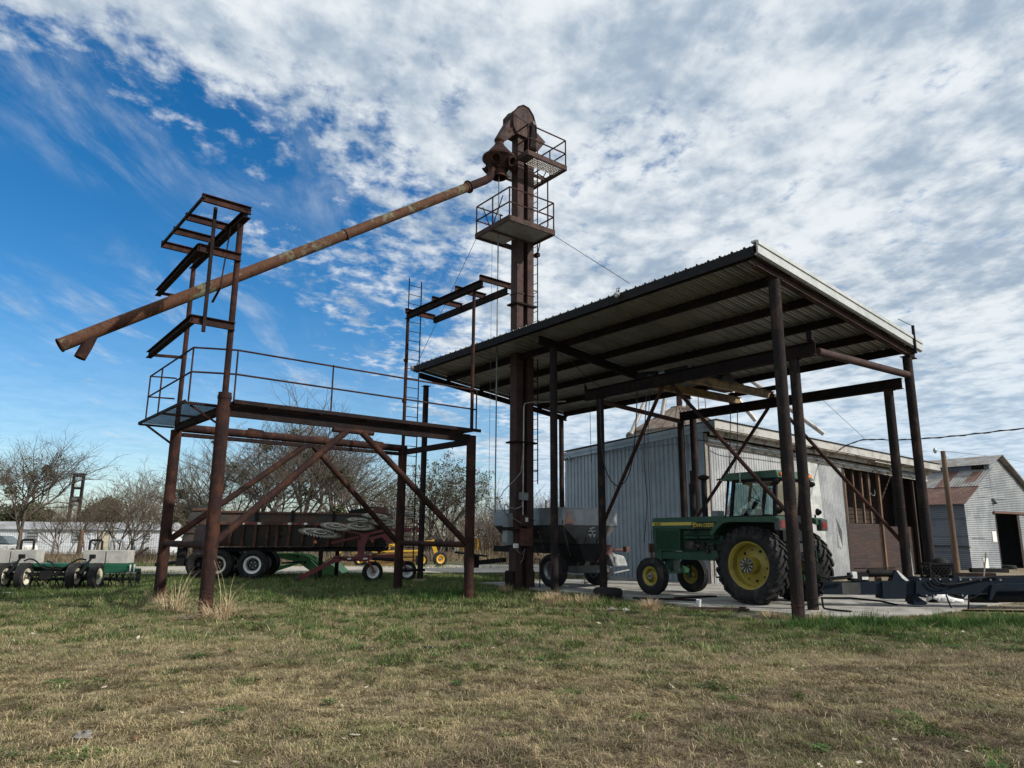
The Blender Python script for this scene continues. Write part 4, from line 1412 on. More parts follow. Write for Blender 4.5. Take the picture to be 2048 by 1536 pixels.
m = MB(S); m.box(-0.40, -0.38, 10.75, 13.6, 0.1, 2.10); m.build('plywood_panel', PLY, sh, smooth=False)
for b in (8.35, 8.95, 9.55, 10.05):
    MB(S).box(-0.22, -0.13, b, b + 0.075, 2.2 if b > 8.4 else 0.1, zr_(b) - .45).build('stud', STUD, sh, smooth=False)
for b, w in ((10.58, 0.10), (13.25, 0.08)):
    MB(S).box(-0.10, 0.01, b, b + w, 0.05, zr_(b) - .44).build('stud', STUD if b < 12 else WOODIN, sh, smooth=False)
MB(S).path(smooth_pts([(-0.09, 10.0, 4.4), (-0.05, 10.02, 3.9), (-0.05, 9.98, 3.5), (-0.05, 10.2, 3.35), (-0.05, 10.32, 3.42), (-0.06, 10.34, 3.6)]), 0.013, 6).build('hanging_wire', GREYP, sh)
# two lamps and the conduit on the side wall
for a, z in ((-7.62, 4.93), (-0.85, 4.83)):
    for da in (-0.09, 0.10):
        m = MB(S); m.lathe([(0.03, 0), (0.05, 0.04), (0.075, 0.13), (0.07, 0.13), (0.04, 0.04)], (a + da, -0.16, z), (da * 2.2, -0.7, -0.45), 14)
        m.ball((a + da * 1.9, -0.24, z - .06), 0.05, 10)
        m.build('wall_lamp', CHROME, sh)
    MB(S).box(a - .06, a + .06, -0.15, -0.045, z - .03, z + .09).build('lamp_box', CHROME, sh, smooth=False)
MB(S).tube((-7.5, -0.06, 4.98), (-0.95, -0.06, 4.90), 0.015, n=8).build('conduit', GREYP, sh)
MB(S).path(smooth_pts([(-0.4, -0.10, 4.95), (0.1, -0.05, 4.88), (0.35, 1.0, 4.72), (0.30, 2.6, 4.66), (0.30, 4.5, 4.60)]), 0.016, 6).build('loose_cable', CABLE, sh)

# ================================================================ grain bin and second elevator behind the shed
BX, BY = 8.55, 36.0
bn = thing('grain_bin', (BX, BY, 0), 'round grain bin with rusty cone roof rising behind the tin shed', 'grain bin')
m = MB()
pr2 = []
z = 0.0
while z < 6.6:
    pr2 += [(2.62, z), (2.66, z + 0.05)]
    z += 0.10
m.lathe(pr2, (BX, BY, 0), (0, 0, 1), 40)
m.build('bin_wall', GALVB, bn)
m = MB()
m.lathe([(2.72, 6.62), (2.72, 6.68), (1.2, 7.55), (0.45, 7.98), (0.40, 8.10), (0.0, 8.12)], (BX, BY, 0), (0, 0, 1), 30)
for k in range(30):
    t = 2 * pi * k / 30
    e = V((cos(t), sin(t), 0))
    m.bar(V((BX, BY, 6.71)) + e * 2.70, V((BX, BY, 8.0)) + e * 0.45, 0.03, 0.05)
m.build('cone_roof', CONE, bn, angle=10)
el = thing('spout_tower', (BX + 0.05, BY + 0.2, 0), 'tall pipe stack with splayed spout pipes fanning out behind the canopy', 'elevator')
tp = V((BX + 0.1, BY - 0.1, 12.4))
m = MB(); m.tube((BX + 0.05, BY, 7.9), (BX + 0.05, BY, 12.3), 0.15, n=14); m.build('riser', RUSTB, el)
m = MB(); m.tube((BX + 0.55, BY + .2, 0), (BX + 0.55, BY + .2, 12.6), 0.13, n=14); m.build('riser', GALVB, el)
for ex, ey, d in ((1262, 868, 34.5), (1320, 855, 35.2), (1648, 868, 34.0), (1512, 842, 35.5)):
    m = MB(); q = at(ex, ey, d); m.tube(tp, q, 0.115, n=12)
    dd = (q - tp)
    for k in (0.3, 0.6):
        m.lathe([(0.115, 0), (0.14, 0), (0.14, 0.05), (0.115, 0.05)], tp + dd * k, dd, 12)
    m.build('spout_pipe', GALVB, el)
m = MB(); m.lathe([(0.1, 0.4), (0.45, 0.1), (0.45, -0.25), (0.2, -0.5)], tp, (0, 0, 1), 16); m.build('distributor', GALVB, el)
m = MB()
for dx in (0.9, 1.25):
    m.tube((BX + dx, BY - .5, 6.0), (BX + dx, BY - .5, 12.2), 0.03, n=6)
for k in range(18):
    m.tube((BX + .9, BY - .5, 6.3 + .33 * k), (BX + 1.25, BY - .5, 6.3 + .33 * k), 0.018, n=5)
m.build('ladder', GALVB, el)
wire('guy_wire', [at(1640, 795, 34), at(1728, 876, 33.0)], 0.010, TWINE, 'thin guy wire slanting down to the tin shed roof from behind canopy posts', 'wire')

# ================================================================ barn on the right
bn2 = thing('corrugated_barn', B(-4, 4.8, 0), 'old white corrugated tin barn with rusty patched roof and dark doorway', 'barn')
BL, BS = 14.0, 8.7
AP, EV, GS = 4.35, 3.45, 0.56
def gz(s):     # gable outline height
    return EV + s * GS if s < AP else EV + (BS - s) * GS


def gable(name, s0, s1, zlo, mt, da=0.0, wob=0.0, top=None):
    """front sheets with horizontal corrugation between s0 and s1"""
    vs, fs, rows = [], [], []
    z = zlo
    step = 0.095
    zmax = max(gz(s0), gz(s1), gz(AP) if s0 < AP < s1 else 0)
    if top is not None:
        zmax = top
    m = MB(B)
    while z < zmax - 0.02:
        zz = min(z + step, zmax)
        def lim(zv):
            lo = s0 if zv <= gz(s0) else max(s0, (zv - EV) / GS)
            hi = s1 if zv <= gz(s1) else min(s1, BS - (zv - EV) / GS)
            return lo, hi
        for z0, z1, h0, h1 in ((z, z + (zz - z) * .5, 0, 0.02), (z + (zz - z) * .5, zz, 0.02, 0)):
            l0, r0 = lim(z0)
            l1, r1 = lim(z1)
            if r0 <= l0 or r1 < l1:
                continue
            jw = wob * sin(z0 * 9) if wob else 0
            m.add([(da + h0, l0, z0), (da + h0, r0 + jw, z0), (da + h1, r1 + jw, z1), (da + h1, l1, z1)], [(0, 1, 2, 3)])
        z = zz
    return m.build(name, mt, bn2, smooth=False)


gable('gable_sheet', 0.0, 3.15, 0.02, BARNW, 0.0, 0.03)
gable('gable_sheet', 5.95, BS, 0.02, BARNW, 0.0)
gable('gable_sheet', 3.1, 6.0, 2.95, BARNW, 0.006)
MB(B).box(-0.03, 0.0, 5.70, 5.95, 0.0, 2.95).build('door_jamb', WOODIN, bn2, smooth=False)
MB(B).box(-0.03, 0.02, 3.12, 3.22, 0.0, 2.95).build('door_jamb', WOODIN, bn2, smooth=False)
MB(B).bar((0.06, 2.95, 3.0), (0.06, 7.2, 3.0), 0.07, 0.10).build('door_track', ROOFR, bn2, smooth=False)
m = MB(B); m.add([(0.03, 2.55, 1.45), (0.03, 3.0, 1.45), (0.03, 3.0, 2.0), (0.03, 2.55, 2.0)], [(0, 1, 2, 3)]); m.build('patch', WHITE, bn2, smooth=False)
m = MB(B); m.add([(0.03, 1.25, 0.1), (0.03, 1.75, 0.1), (0.03, 1.75, 0.62), (0.03, 1.25, 0.62)], [(0, 1, 2, 3)]); m.build('patch', WHITE, bn2, smooth=False)
m = MB(B)
for s, z in ((0.3, 1.6), (0.8, 2.7), (1.6, 3.75), (2.3, 4.3), (3.3, 3.7)):
    m.add([(0.024, s, z), (0.024, s + 1.4, z), (0.05, s + 1.3, z + .02), (0.035, s, z + 0.03)], [(0, 1, 2, 3)])
m.add([(0.02, 2.9, 3.7), (0.02, 3.15, 3.4), (0.20, 3.2, 3.45), (0.12, 3.0, 3.75)], [(0, 1, 2, 3)])
m.build('loose_seam', BARNB, bn2, smooth=False)
# left wall, horizontal sheets
m = MB(B)
z = 0.02
while z < 3.40:
    m.add([(0, -0.0, z), (-BL, -0.0, z), (-BL, -0.02, z + .05), (0, -0.02, z + .05)], [(0, 1, 2, 3)])
    m.add([(0, -0.02, z + .05), (-BL, -0.02, z + .05), (-BL, 0.0, z + .1), (0, 0.0, z + .1)], [(0, 1, 2, 3)])
    z += 0.10
for z in (0.9, 1.75, 2.6):
    m.bar((0.05, -0.03, z), (-BL, -0.03, z), 0.02, 0.03)
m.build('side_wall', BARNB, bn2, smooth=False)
MB(B).bar((0.1, -0.06, 1.18), (-4.0, -0.06, 1.24), 0.05, 0.06).build('wall_pipe', IRON, bn2, smooth=False)
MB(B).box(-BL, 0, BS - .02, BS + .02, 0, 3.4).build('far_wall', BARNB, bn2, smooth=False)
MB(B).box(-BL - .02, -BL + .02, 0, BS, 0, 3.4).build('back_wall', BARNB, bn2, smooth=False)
MB(B).box(-3.0, -2.96, 0.2, 8.4, 0.0, 3.4).build('inner_wall', WOODIN, bn2, smooth=False)


def slope_sheet(name, s0, s1, a0, a1, dz, mt, thick=0.03):
    """roof panel between gable positions s0..s1; corrugation runs down the slope"""
    pr = waves(a1 - a0, 0.16, 0.025, 4)
    vs, fs = [], []
    for t, h in pr:
        vs += [(a0 + t, s0, gz(s0) + dz + h), (a0 + t, s1, gz(s1) + dz + h)]
    for i in range(len(pr) - 1):
        fs.append((2 * i, 2 * i + 2, 2 * i + 3, 2 * i + 1))
    mm = MB(B)
    mm.add(vs, fs)
    return mm.build(name, mt, bn2, smooth=False)


slope_sheet('roof_sheet', -0.25, 1.50, -2.5, 0.18, 0.04, ROOFR)
slope_sheet('roof_sheet', -0.25, 1.50, -BL, -2.5, 0.04, ROOFR)
slope_sheet('roof_sheet', 1.45, 3.25, -1.55, 0.12, 0.07, ROOFG)
slope_sheet('roof_sheet', 1.45, 3.25, -2.1, -1.5, 0.075, ROOFR)
slope_sheet('roof_sheet', 1.9, 3.0, -0.75, -0.2, 0.080, ROOFR)
slope_sheet('roof_sheet', 1.45, 3.25, -BL, -2.05, 0.07, ROOFG)
slope_sheet('roof_sheet', AP, BS + .3, -BL, 0.25, 0.10, ROOFG)
m = MB(B); m.box(-BL, -0.9, 3.20, 3.24, gz(3.2) - .05, gz(3.2) + .40); m.box(-0.25, 0.0, 3.20, 3.24, gz(3.2) - .05, gz(3.2) + .40); m.build('ridge_vent_wall', BARNB, bn2, smooth=False)
pr = waves(BL + .3, 0.16, 0.02, 4)
vs, fs = [], []
for t, h in pr:
    vs += [(-BL + t, 3.00, gz(3.0) + .44 + h), (-BL + t, 4.40, gz(AP) + .28 + h)]
for i in range(len(pr) - 1):
    fs.append((2 * i, 2 * i + 2, 2 * i + 3, 2 * i + 1))
m = MB(B); m.add(vs, fs); m.build('ridge_roof', ROOFG, bn2, smooth=False)
m = MB(B); m.add([(0.0, 3.22, gz(3.22) - .02), (0.0, 4.4, gz(AP) - .02), (0.0, 4.4, gz(AP) + .26), (0.0, 3.22, gz(3.22) + .40)], [(0, 1, 2, 3)])
m.build('ridge_gable', BARNW, bn2, smooth=False)
m = MB(B); m.hexa([(-.1, 4.40, gz(4.40) + .22), (.28, 4.40, gz(4.40) + .22), (.28, BS + .35, gz(BS) - .2), (-.1, BS + .35, gz(BS) - .2)],
                  [(-.1, 4.42, gz(4.40) + .29), (.28, 4.42, gz(4.40) + .29), (.28, BS + .35, gz(BS) - .1), (-.1, BS + .35, gz(BS) - .1)])
m.build('barge_sheet', ROOFG, bn2, smooth=False)

# ================================================================ utility pole with arm lamp, service wire
q = onground(1916, 1146)
q = at(1914, 1140, 34.5)
up = thing('utility_pole', (q.x, q.y, 0), 'brown wooden utility pole with small arm lamp in front of barn', 'pole')
topz = at(1880, 902, 34.5).z
m = MB(); m.tube((q.x, q.y, -0.1), (q.x, q.y, topz), 0.15, 0.105, n=14); m.build('pole', POLEW, up)
m = MB(); m.path(smooth_pts([(q.x, q.y, topz - .12), (q.x - .12, q.y - .1, topz), (q.x - .30, q.y - .12, topz + .03), (q.x - .42, q.y - .12, topz + .0)]), 0.018, 6)
m.build('lamp_arm', STEEL, up)
m = MB(); m.lathe([(0.03, .14), (0.07, .08), (0.09, 0), (0.06, -.10), (0.0, -.14)], (q.x - .45, q.y - .12, topz), (0, 0, 1), 14); m.build('lamp_head', CHROME, up)
m = MB(); m.path(smooth_pts([(q.x + .05, q.y, topz - .06), at(1900, 920, 34.5), at(1920, 914, 36), at(1945, 907, 39)]), 0.008, 5); m.build('pole_wire', TWINE, up)
wire('far_wire', smooth_pts([at(1885, 902, 35), at(1990, 914, 42), at(2090, 932, 60)]), 0.012, TWINE, 'thin far wire running from pole top past the barn ridge', 'wire')
cw = smooth_pts([S(0.35, 6.9, zr_(6.9) - 0.02), at(1720, 881, 27.5), at(1800, 880, 26.5), at(1900, 873, 25.5), at(2000, 862, 24.5), at(2120, 848, 23.5)], 10)
m = MB(); m.path(cw, 0.020, 7)
tw = []
for i, p in enumerate(cw):
    tw.append(p + V((0, 0.02 * cos(i * 1.3), 0.028 * sin(i * 1.3))))
m.path(tw, 0.014, 6)
tag(m.build('service_cable', CABLE), 'thick twisted black service cable running from shed eave to the right', 'cable')

# ================================================================ green tractor
TO = V((6.49, 18.04, 0.062))
tf = -CU
tl = V((-tf.y, tf.x, 0))
R = Frame(TO, tf, tl)                       # x forward, y left, z up
tr = thing('tractor', TO, 'green farm tractor with glazed cab and yellow wheels parked on concrete slab', 'tractor')


def tyre(xf, c, side, ro, ri, w, lugs=0, ribsn=0, bulge=0.06, n=48):
    """tyre in a local frame, axle along y; side = +1/-1 is the outer side"""
    cx, cy, cz = c
    m = MB(xf)
    h = w / 2
    prof = [(ri, -h * .72), (ri + .05, -h * .92), ((ri + ro) / 2, -h * 1.03), (ro - .07, -h * .93), (ro - .02, -h * .72), (ro, -h * .3),
            (ro, h * .3), (ro - .02, h * .72), (ro - .07, h * .93), ((ri + ro) / 2, h * 1.03), (ri + .05, h * .92), (ri, h * .72)]
    m.lathe(prof, (cx, cy, cz), (0, 1, 0), n, closed=True)
    if ribsn:
        for k in range(ribsn):
            y = -h * .62 + 1.24 * h * k / (ribsn - 1)
            m.lathe([(ro - .02, y - .022), (ro + .012, y - .018), (ro + .012, y + .018), (ro - .02, y + .022)], (cx, cy, cz), (0, 1, 0), n)
    for k in range(lugs):
        for sd in (-1, 1):
            t0 = 2 * pi * (k + (0.5 if sd > 0 else 0)) / lugs
            pts = []
            for f, y in ((0.0, 0.02), (0.5, 0.5), (1.0, 0.94)):
                t = t0 + f * 0.30
                rr = ro + .012 - (.05 * max(0, f - .5))
                pts.append((cx + cos(t) * rr, cy + sd * h * y, cz + sin(t) * rr, t))
            for i in range(2):
                p, q = pts[i], pts[i + 1]
                tm = (p[3] + q[3]) / 2
                m.bar(p[:3], q[:3], 0.062, 0.075, (cos(tm), 0, sin(tm)))
            # shoulder piece down the side wall
            p = pts[2]
            m.bar(p[:3], (cx + cos(p[3] + .04) * (ro - .11), cy + sd * h * 1.0, cz + sin(p[3] + .04) * (ro - .11)), 0.062, 0.05, (0, sd, 0))
    return m


def wheel(xf, root, c, side, ro, ri, w, mt, lugs=0, ribsn=0, name='wheel', dish=0.0, hub=0.0, holes=8, hubmat=None, dark=0.0):
    cx, cy, cz = c
    h = w / 2
    m = MB(xf)
    s = side
    m.lathe([(ri + .035, s * h * .80), (ri + .035, s * h * .74), (ri - .005, s * h * .70), (ri - .05, s * h * .45), (ri - .06, s * (h * .45 - .05 - dish)),
             (ri * .80, s * (h * .40 - .08 - dish)), (ri * .45, s * (h * .40 - .05 - dish)), (ri * .34, s * (h * .40 - .02 - dish)), (0.0, s * (h * .40 - .02 - dish))], (cx, cy, cz), (0, 1, 0), 40)
    m.lathe([(ri + .02, -s * h * .75), (ri - .02, -s * h * .6), (ri - .05, -s * h * .2), (ri - .06, s * (h * .42 - .05 - dish))], (cx, cy, cz), (0, 1, 0), 40)
    wm = m.build(name, mt, root, angle=30)
    face = s * (h * .40 - .055 - dish)
    if dark:
        mm = MB(xf)
        for k in range(5):
            t = 2 * pi * k / 5 + .3
            e = V((cos(t), 0, sin(t)))
            q = V((cx, cy + face + s * .03, cz))
            mm.bar(q + e * ri * .15, q + e * ri * dark, .09, .03, (0, 1, 0))
        mm.lathe([(0, s * .075 + face), (ri * .22, s * .075 + face), (ri * .26, face), (ri * .26, face - s * .03)], (cx, cy, cz), (0, 1, 0), 20)
        mm.build('wheel_spokes', IRON, wm, smooth=False)
        mm = MB(xf)
        mm.tube((cx, cy + face + s * .006, cz), (cx, cy + face + s * .012, cz), ri * dark, n=28)
        mm.build('wheel_disc', BLACK, wm, smooth=False)
    if holes:
        for k in range(holes):
            t = 2 * pi * (k + .3) / holes
            mm = MB(xf)
            rr = ri * .68
            mm.tube((cx + cos(t) * rr, cy + face - s * .012, cz + sin(t) * rr), (cx + cos(t) * rr, cy + face + s * .004, cz + sin(t) * rr), ri * .060 if k % 2 else ri * .035, n=12)
            mm.build('rim_hole', BLACK, wm)
    if hub:
        mm = MB(xf)
        y0 = cy + s * (h * .40 - .04 - dish)
        mm.lathe([(ri * .36, y0 - cy), (ri * .34, y0 - cy + s * hub), (ri * .30, y0 - cy + s * (hub + .01)), (ri * .14, y0 - cy + s * (hub + .012)), (ri * .13, y0 - cy + s * (hub + .05)), (0, y0 - cy + s * (hub + .05))], (cx, cy, cz), (0, 1, 0), 28)
        hb = mm.build('hub', mt if hubmat is None else mt, wm, angle=30)
        mm = MB(xf)
        for k in range(10):
            t = 2 * pi * k / 10
            for rr, br in ((ri * .27, .020), (ri * .19, .016)):
                y = y0 + s * (hub + .008)
                mm.tube((cx + cos(t + rr) * rr, y, cz + sin(t + rr) * rr), (cx + cos(t + rr) * rr, y + s * .028, cz + sin(t + rr) * rr), br, n=6)
        mm.build('hub_bolt', STEEL, hb)
        mm = MB(xf)
        mm.tube((cx, y0 + s * (hub + .002), cz), (cx, y0 + s * (hub + .014), cz), ri * .325, n=28)
        mm.tube((cx, y0 + s * (hub + .04), cz), (cx, y0 + s * (hub + .075), cz), ri * .11, n=16)
        mm.build('hub_plate', IRON, hb)
    tyre(xf, c, side, ro, ri + .02, w, lugs, ribsn).build('tyre', TIRE, wm, angle=40)
    return wm


for s in (1, -1):
    wheel(R, tr, (0, s * 0.93, 0.885), s, 0.86, 0.535, 0.50, YEL, lugs=22, name='rear_wheel', dish=0.12, hub=0.28, holes=10)
    wheel(R, tr, (3.2, s * 0.86, 0.49), s, 0.475, 0.235, 0.27, YEL, ribsn=4, name='front_wheel', dish=0.0, hub=0.06, holes=4)
# chassis, engine, axles
m = MB(R)
m.box(-0.55, 1.5, -0.26, 0.26, 0.62, 1.25); m.box(1.3, 3.5, -0.30, -0.22, 0.93, 1.12); m.box(1.3, 3.5, 0.22, 0.30, 0.93, 1.12)
m.box(3.3, 3.58, -0.32, 0.32, 0.85, 1.16)
m.tube((0, -0.75, 0.885), (0, 0.75, 0.885), 0.13, n=16)
m.bar((3.2, -0.72, 0.60), (3.2, 0.72, 0.60), 0.16, 0.13); m.box(3.05, 3.35, -0.15, 0.15, 0.6, 0.95)
for s in (1, -1):
    m.tube((3.2, s * .70, .40), (3.2, s * .70, .75), 0.06, n=12)
    m.bar((3.2, s * .3, .72), (3.2, s * .6, .62), .14, .1)
m.build('chassis', GREEN, tr, smooth=False, bevel=0.01)
m = MB(R)
m.box(1.30, 2.62, -0.22, 0.22, 1.05, 1.72)
m.tube((1.5, 0.26, 1.50), (2.5, 0.26, 1.52), 0.055, n=12)
m.build('engine_block', GREEND, tr, smooth=False, bevel=0.015)
m = MB(R)
for i, x in enumerate((1.55, 1.85, 2.1, 2.35)):
    m.box(x, x + .16, 0.20, 0.30, 1.18 + .05 * (i % 2), 1.38)
m.tube((1.60, 0.27, 1.12), (1.60, 0.27, 1.36), 0.06, n=14); m.tube((1.78, 0.27, 1.10), (1.78, 0.27, 1.30), 0.055, n=14)
m.box(2.18, 2.42, 0.22, 0.33, 1.20, 1.42)
m.ball((2.05, .28, 1.30), .07, 10); m.ball((1.42, .26, 1.58), .08, 10)
m.build('fuel_pump', IRON, tr, smooth=False, bevel=0.008)
m = MB(R)
for k in range(9):
    z = 1.18 + .06 * k
    m.path(smooth_pts([(1.35, .30, z), (1.7 + .05 * k, .34, z - .05 + .03 * (k % 3)), (2.1, .31, z + .08), (2.55, .30, 1.15 + .05 * k)], 4), 0.010, 5)
m.build('engine_hose', BLACK, tr)
MB(R).box(1.28, 2.63, -.33, .21, 1.02, 1.76).build('engine_shroud', BLACK, tr, smooth=False)
# hood
m = MB(R)
def hx(x0, x1, y0, y1, zb, zt0, zt1):
    return m.hexa([(x0, -y0, zb), (x1, -y1, zb), (x1, y1, zb), (x0, y0, zb)], [(x0, -y0 + .03, zt0), (x1, -y1 + .03, zt1), (x1, y1 - .03, zt1), (x0, y0 - .03, zt0)])


hx(1.15, 3.62, .36, .345, 1.74, 2.075, 2.05)
hood = m.build('hood', GREEN, tr, smooth=True, bevel=0.03)
m = MB(R); m.hexa([(3.44, -.345, 1.14), (3.58, -.33, 1.14), (3.58, .33, 1.14), (3.44, .345, 1.14)], [(3.44, -.345, 1.735), (3.63, -.335, 1.735), (3.63, .335, 1.735), (3.44, .345, 1.735)])
m.build('nose', GREEN, tr, smooth=True, bevel=0.02)
MB(R).box(3.585, 3.635, -.27, .27, 1.25, 1.95).build('front_grille', BLACK, tr, smooth=False)
m = MB(R); m.box(2.64, 3.43, -.335, .335, 1.16, 1.735)
gp = m.build('side_grille', GREEND, tr, smooth=False)
m = MB(R)
for k in range(34):
    x = 2.68 + .0222 * k
    m.box(x, x + .010, .335, .343, 1.2, 1.70)
m.build('louvres', GREEND, gp, smooth=False)
m = MB(R)   # decals lie just proud of the hood side
m.prism([(3.60, 1.835), (3.60, 1.925), (2.22, 1.925), (2.22, 1.845)], lambda u, v: (u, .350 + (1.90 - v) * .09, v), lambda u, v: (u, .356 + (1.90 - v) * .09, v))
for k in range(7):
    x = 2.20 - .026 * k
    m.prism([(x, 1.845), (x, 1.925), (x - .014 + .0015 * k, 1.925), (x - .014 + .0015 * k, 1.845)], lambda u, v: (u, .353 + (1.90 - v) * .09, v), lambda u, v: (u, .359 + (1.90 - v) * .09, v))
m.build('yellow_stripe', YELD, hood, smooth=False)
m = MB(R)
m.prism([(2.20, 1.765), (2.20, 1.928), (1.18, 1.928), (1.18, 1.765)], lambda u, v: (u, .3525 + (1.90 - v) * .09, v), lambda u, v: (u, .3565 + (1.90 - v) * .09, v))
m.build('name_band', BLACK, hood, smooth=False)


def lettering(txt, size, x0, zb, y, mt, parent, name, sx=1.0):
    vs, fs = text_mesh(txt, size, 0.001)
    m = MB(R)
    m.add([(x0 - p[0] * sx, y + (1.90 - (zb + p[1])) * .09 + p[2] + .001, zb + p[1]) for p in vs], fs)
    return m.build(name, mt, parent, smooth=False)


lettering('JOHN DEERE', 0.150, 2.15, 1.792, .3595, YELD, hood, 'lettering', 0.80)
lettering('4455', 0.105, 3.50, 1.843, .3595, BLACK, hood, 'lettering', 1.15)
# stacks
m = MB(R); m.lathe([(.085, 2.03), (.085, 2.98), (.05, 3.0), (.045, 3.30), (.055, 3.31), (.055, 3.34), (.03, 3.34)], (2.42, -.02, 0), (0, 0, 1), 20); m.build('muffler', BLACK, tr)
m = MB(R); m.lathe([(.075, 2.03), (.075, 3.05), (.09, 3.06), (.13, 3.09), (.16, 3.11), (.15, 3.16), (.05, 3.20), (0, 3.20)], (2.02, -.02, 0), (0, 0, 1), 20); m.build('air_intake', BLACK, tr)
# cab
m = MB(R)
m.box(-0.55, 1.05, -.62, .62, 1.22, 2.02)
m.build('cab_base', BLACK, tr, smooth=False, bevel=0.03)
m = MB(R)
m.hexa([(-.74, -.80, 2.93), (.86, -.78, 2.93), (.86, .78, 2.93), (-.74, .80, 2.93)], [(-.66, -.74, 3.12), (.78, -.70, 3.12), (.78, .70, 3.12), (-.66, .74, 3.12)])
m.hexa([(.86, -.74, 2.955), (1.10, -.70, 2.965), (1.10, .70, 2.965), (.86, .74, 2.955)], [(.84, -.74, 3.02), (1.10, -.70, 2.99), (1.10, .70, 2.99), (.84, .74, 3.02)])
roof = m.build('cab_roof', GREEN, tr, smooth=True, bevel=0.03)
# pillars
m = MB(R)
for s in (1, -1):
    m.bar((.72, s * .66, 2.0), (.55, s * .70, 2.95), .07, .07)
    m.bar((-.55, s * .72, 2.0), (-.62, s * .72, 2.95), .07, .09)
    m.bar((1.02, s * .46, 2.0), (.86, s * .50, 2.95), .05, .05)
    m.bar((.72, s * .68, 2.03), (-.55, s * .72, 2.03), .05, .06)
    m.bar((.55, s * .70, 2.90), (-.62, s * .72, 2.90), .05, .08)
m.bar((-.56, -.72, 2.03), (-.56, .72, 2.03), .06, .06); m.bar((-.62, -.72, 2.90), (-.62, .72, 2.90), .06, .08)
m.bar((1.02, -.46, 2.03), (1.02, .46, 2.03), .05, .05)
m.build('cab_pillars', BLACK, tr, smooth=False)
def pane(pts, name='cab_window'):
    mm = MB(R); mm.add(pts, [tuple(range(len(pts)))]); return mm.build(name, GLASS, tr, smooth=False)


for s in (1, -1):
    pane([(.70, s * .665, 2.05), (-.55, s * .725, 2.05), (-.61, s * .725, 2.88), (.55, s * .705, 2.88)])
    pane([(1.02, s * .47, 2.05), (.73, s * .66, 2.05), (.57, s * .70, 2.90), (.86, s * .50, 2.90)])
pane([(1.03, -.46, 2.05), (1.03, .46, 2.05), (.87, .49, 2.90), (.87, -.49, 2.90)])
pane([(-.57, -.70, 2.05), (-.57, .70, 2.05), (-.63, .70, 2.88), (-.63, -.70, 2.88)])
# inside the cab
m = MB(R); m.box(-.35, .15, -.24, .24, 1.95, 2.10); m.hexa([(-.40, -.24, 2.08), (-.28, -.24, 2.08), (-.28, .24, 2.08), (-.40, .24, 2.08)], [(-.50, -.22, 2.62), (-.40, -.22, 2.62), (-.40, .22, 2.62), (-.50, .22, 2.62)])
m.build('seat', BLACK, tr, smooth=False, bevel=0.03)
m = MB(R)
cx, cz = V((.42, 0, 2.42)), V((-.55, 0, .83)).normalized()
ring = []
e1, e2 = V((0, 1, 0)), V((.83, 0, .55)).normalized()
for k in range(33):
    t = 2 * pi * k / 32
    ring.append(cx + (e1 * cos(t) + e2 * sin(t)) * .21)
m.path(ring, .016, 8, cap=False)
for k in range(3):
    t = 2 * pi * k / 3 + .5
    m.bar(cx, cx + (e1 * cos(t) + e2 * sin(t)) * .2, .022, .01)
m.build('steering_wheel', BLACK, tr)
m = MB(R); m.bar((.62, 0, 1.95), cx, .09, .10, (0, 1, 0)); m.hexa([(.50, -.20, 1.95), (.80, -.20, 1.95), (.80, .20, 1.95), (.50, .20, 1.95)], [(.52, -.14, 2.22), (.74, -.14, 2.26), (.74, .14, 2.26), (.52, .14, 2.22)])
m.build('dashboard', BLACK, tr, smooth=False, bevel=0.01)
m = MB(R); m.box(.10, .36, .30, .52, 2.06, 2.22); m.build('control_console', BLACK, tr, smooth=False, bevel=0.01)
m = MB(R); m.add([(.13, .523, 2.10), (.33, .523, 2.10), (.33, .523, 2.21), (.13, .523, 2.21)], [(0, 1, 2, 3)]); m.build('paper_note', WHITE, tr, smooth=False)
m = MB(R); m.path([(.15, -.45, 2.05), (.15, -.48, 2.72), (-.05, -.48, 2.78), (-.25, -.48, 2.6)], .03, 6); m.bar((.35, -.5, 2.72), (.10, -.5, 2.74), .02, .12); m.bar((.55, .3, 2.88), (.35, .3, 2.84), .10, .06); m.path([(.40, .2, 2.85), (.20, .15, 2.45)], .008, 5)
m.build('cab_fitting', BLACK, tr)
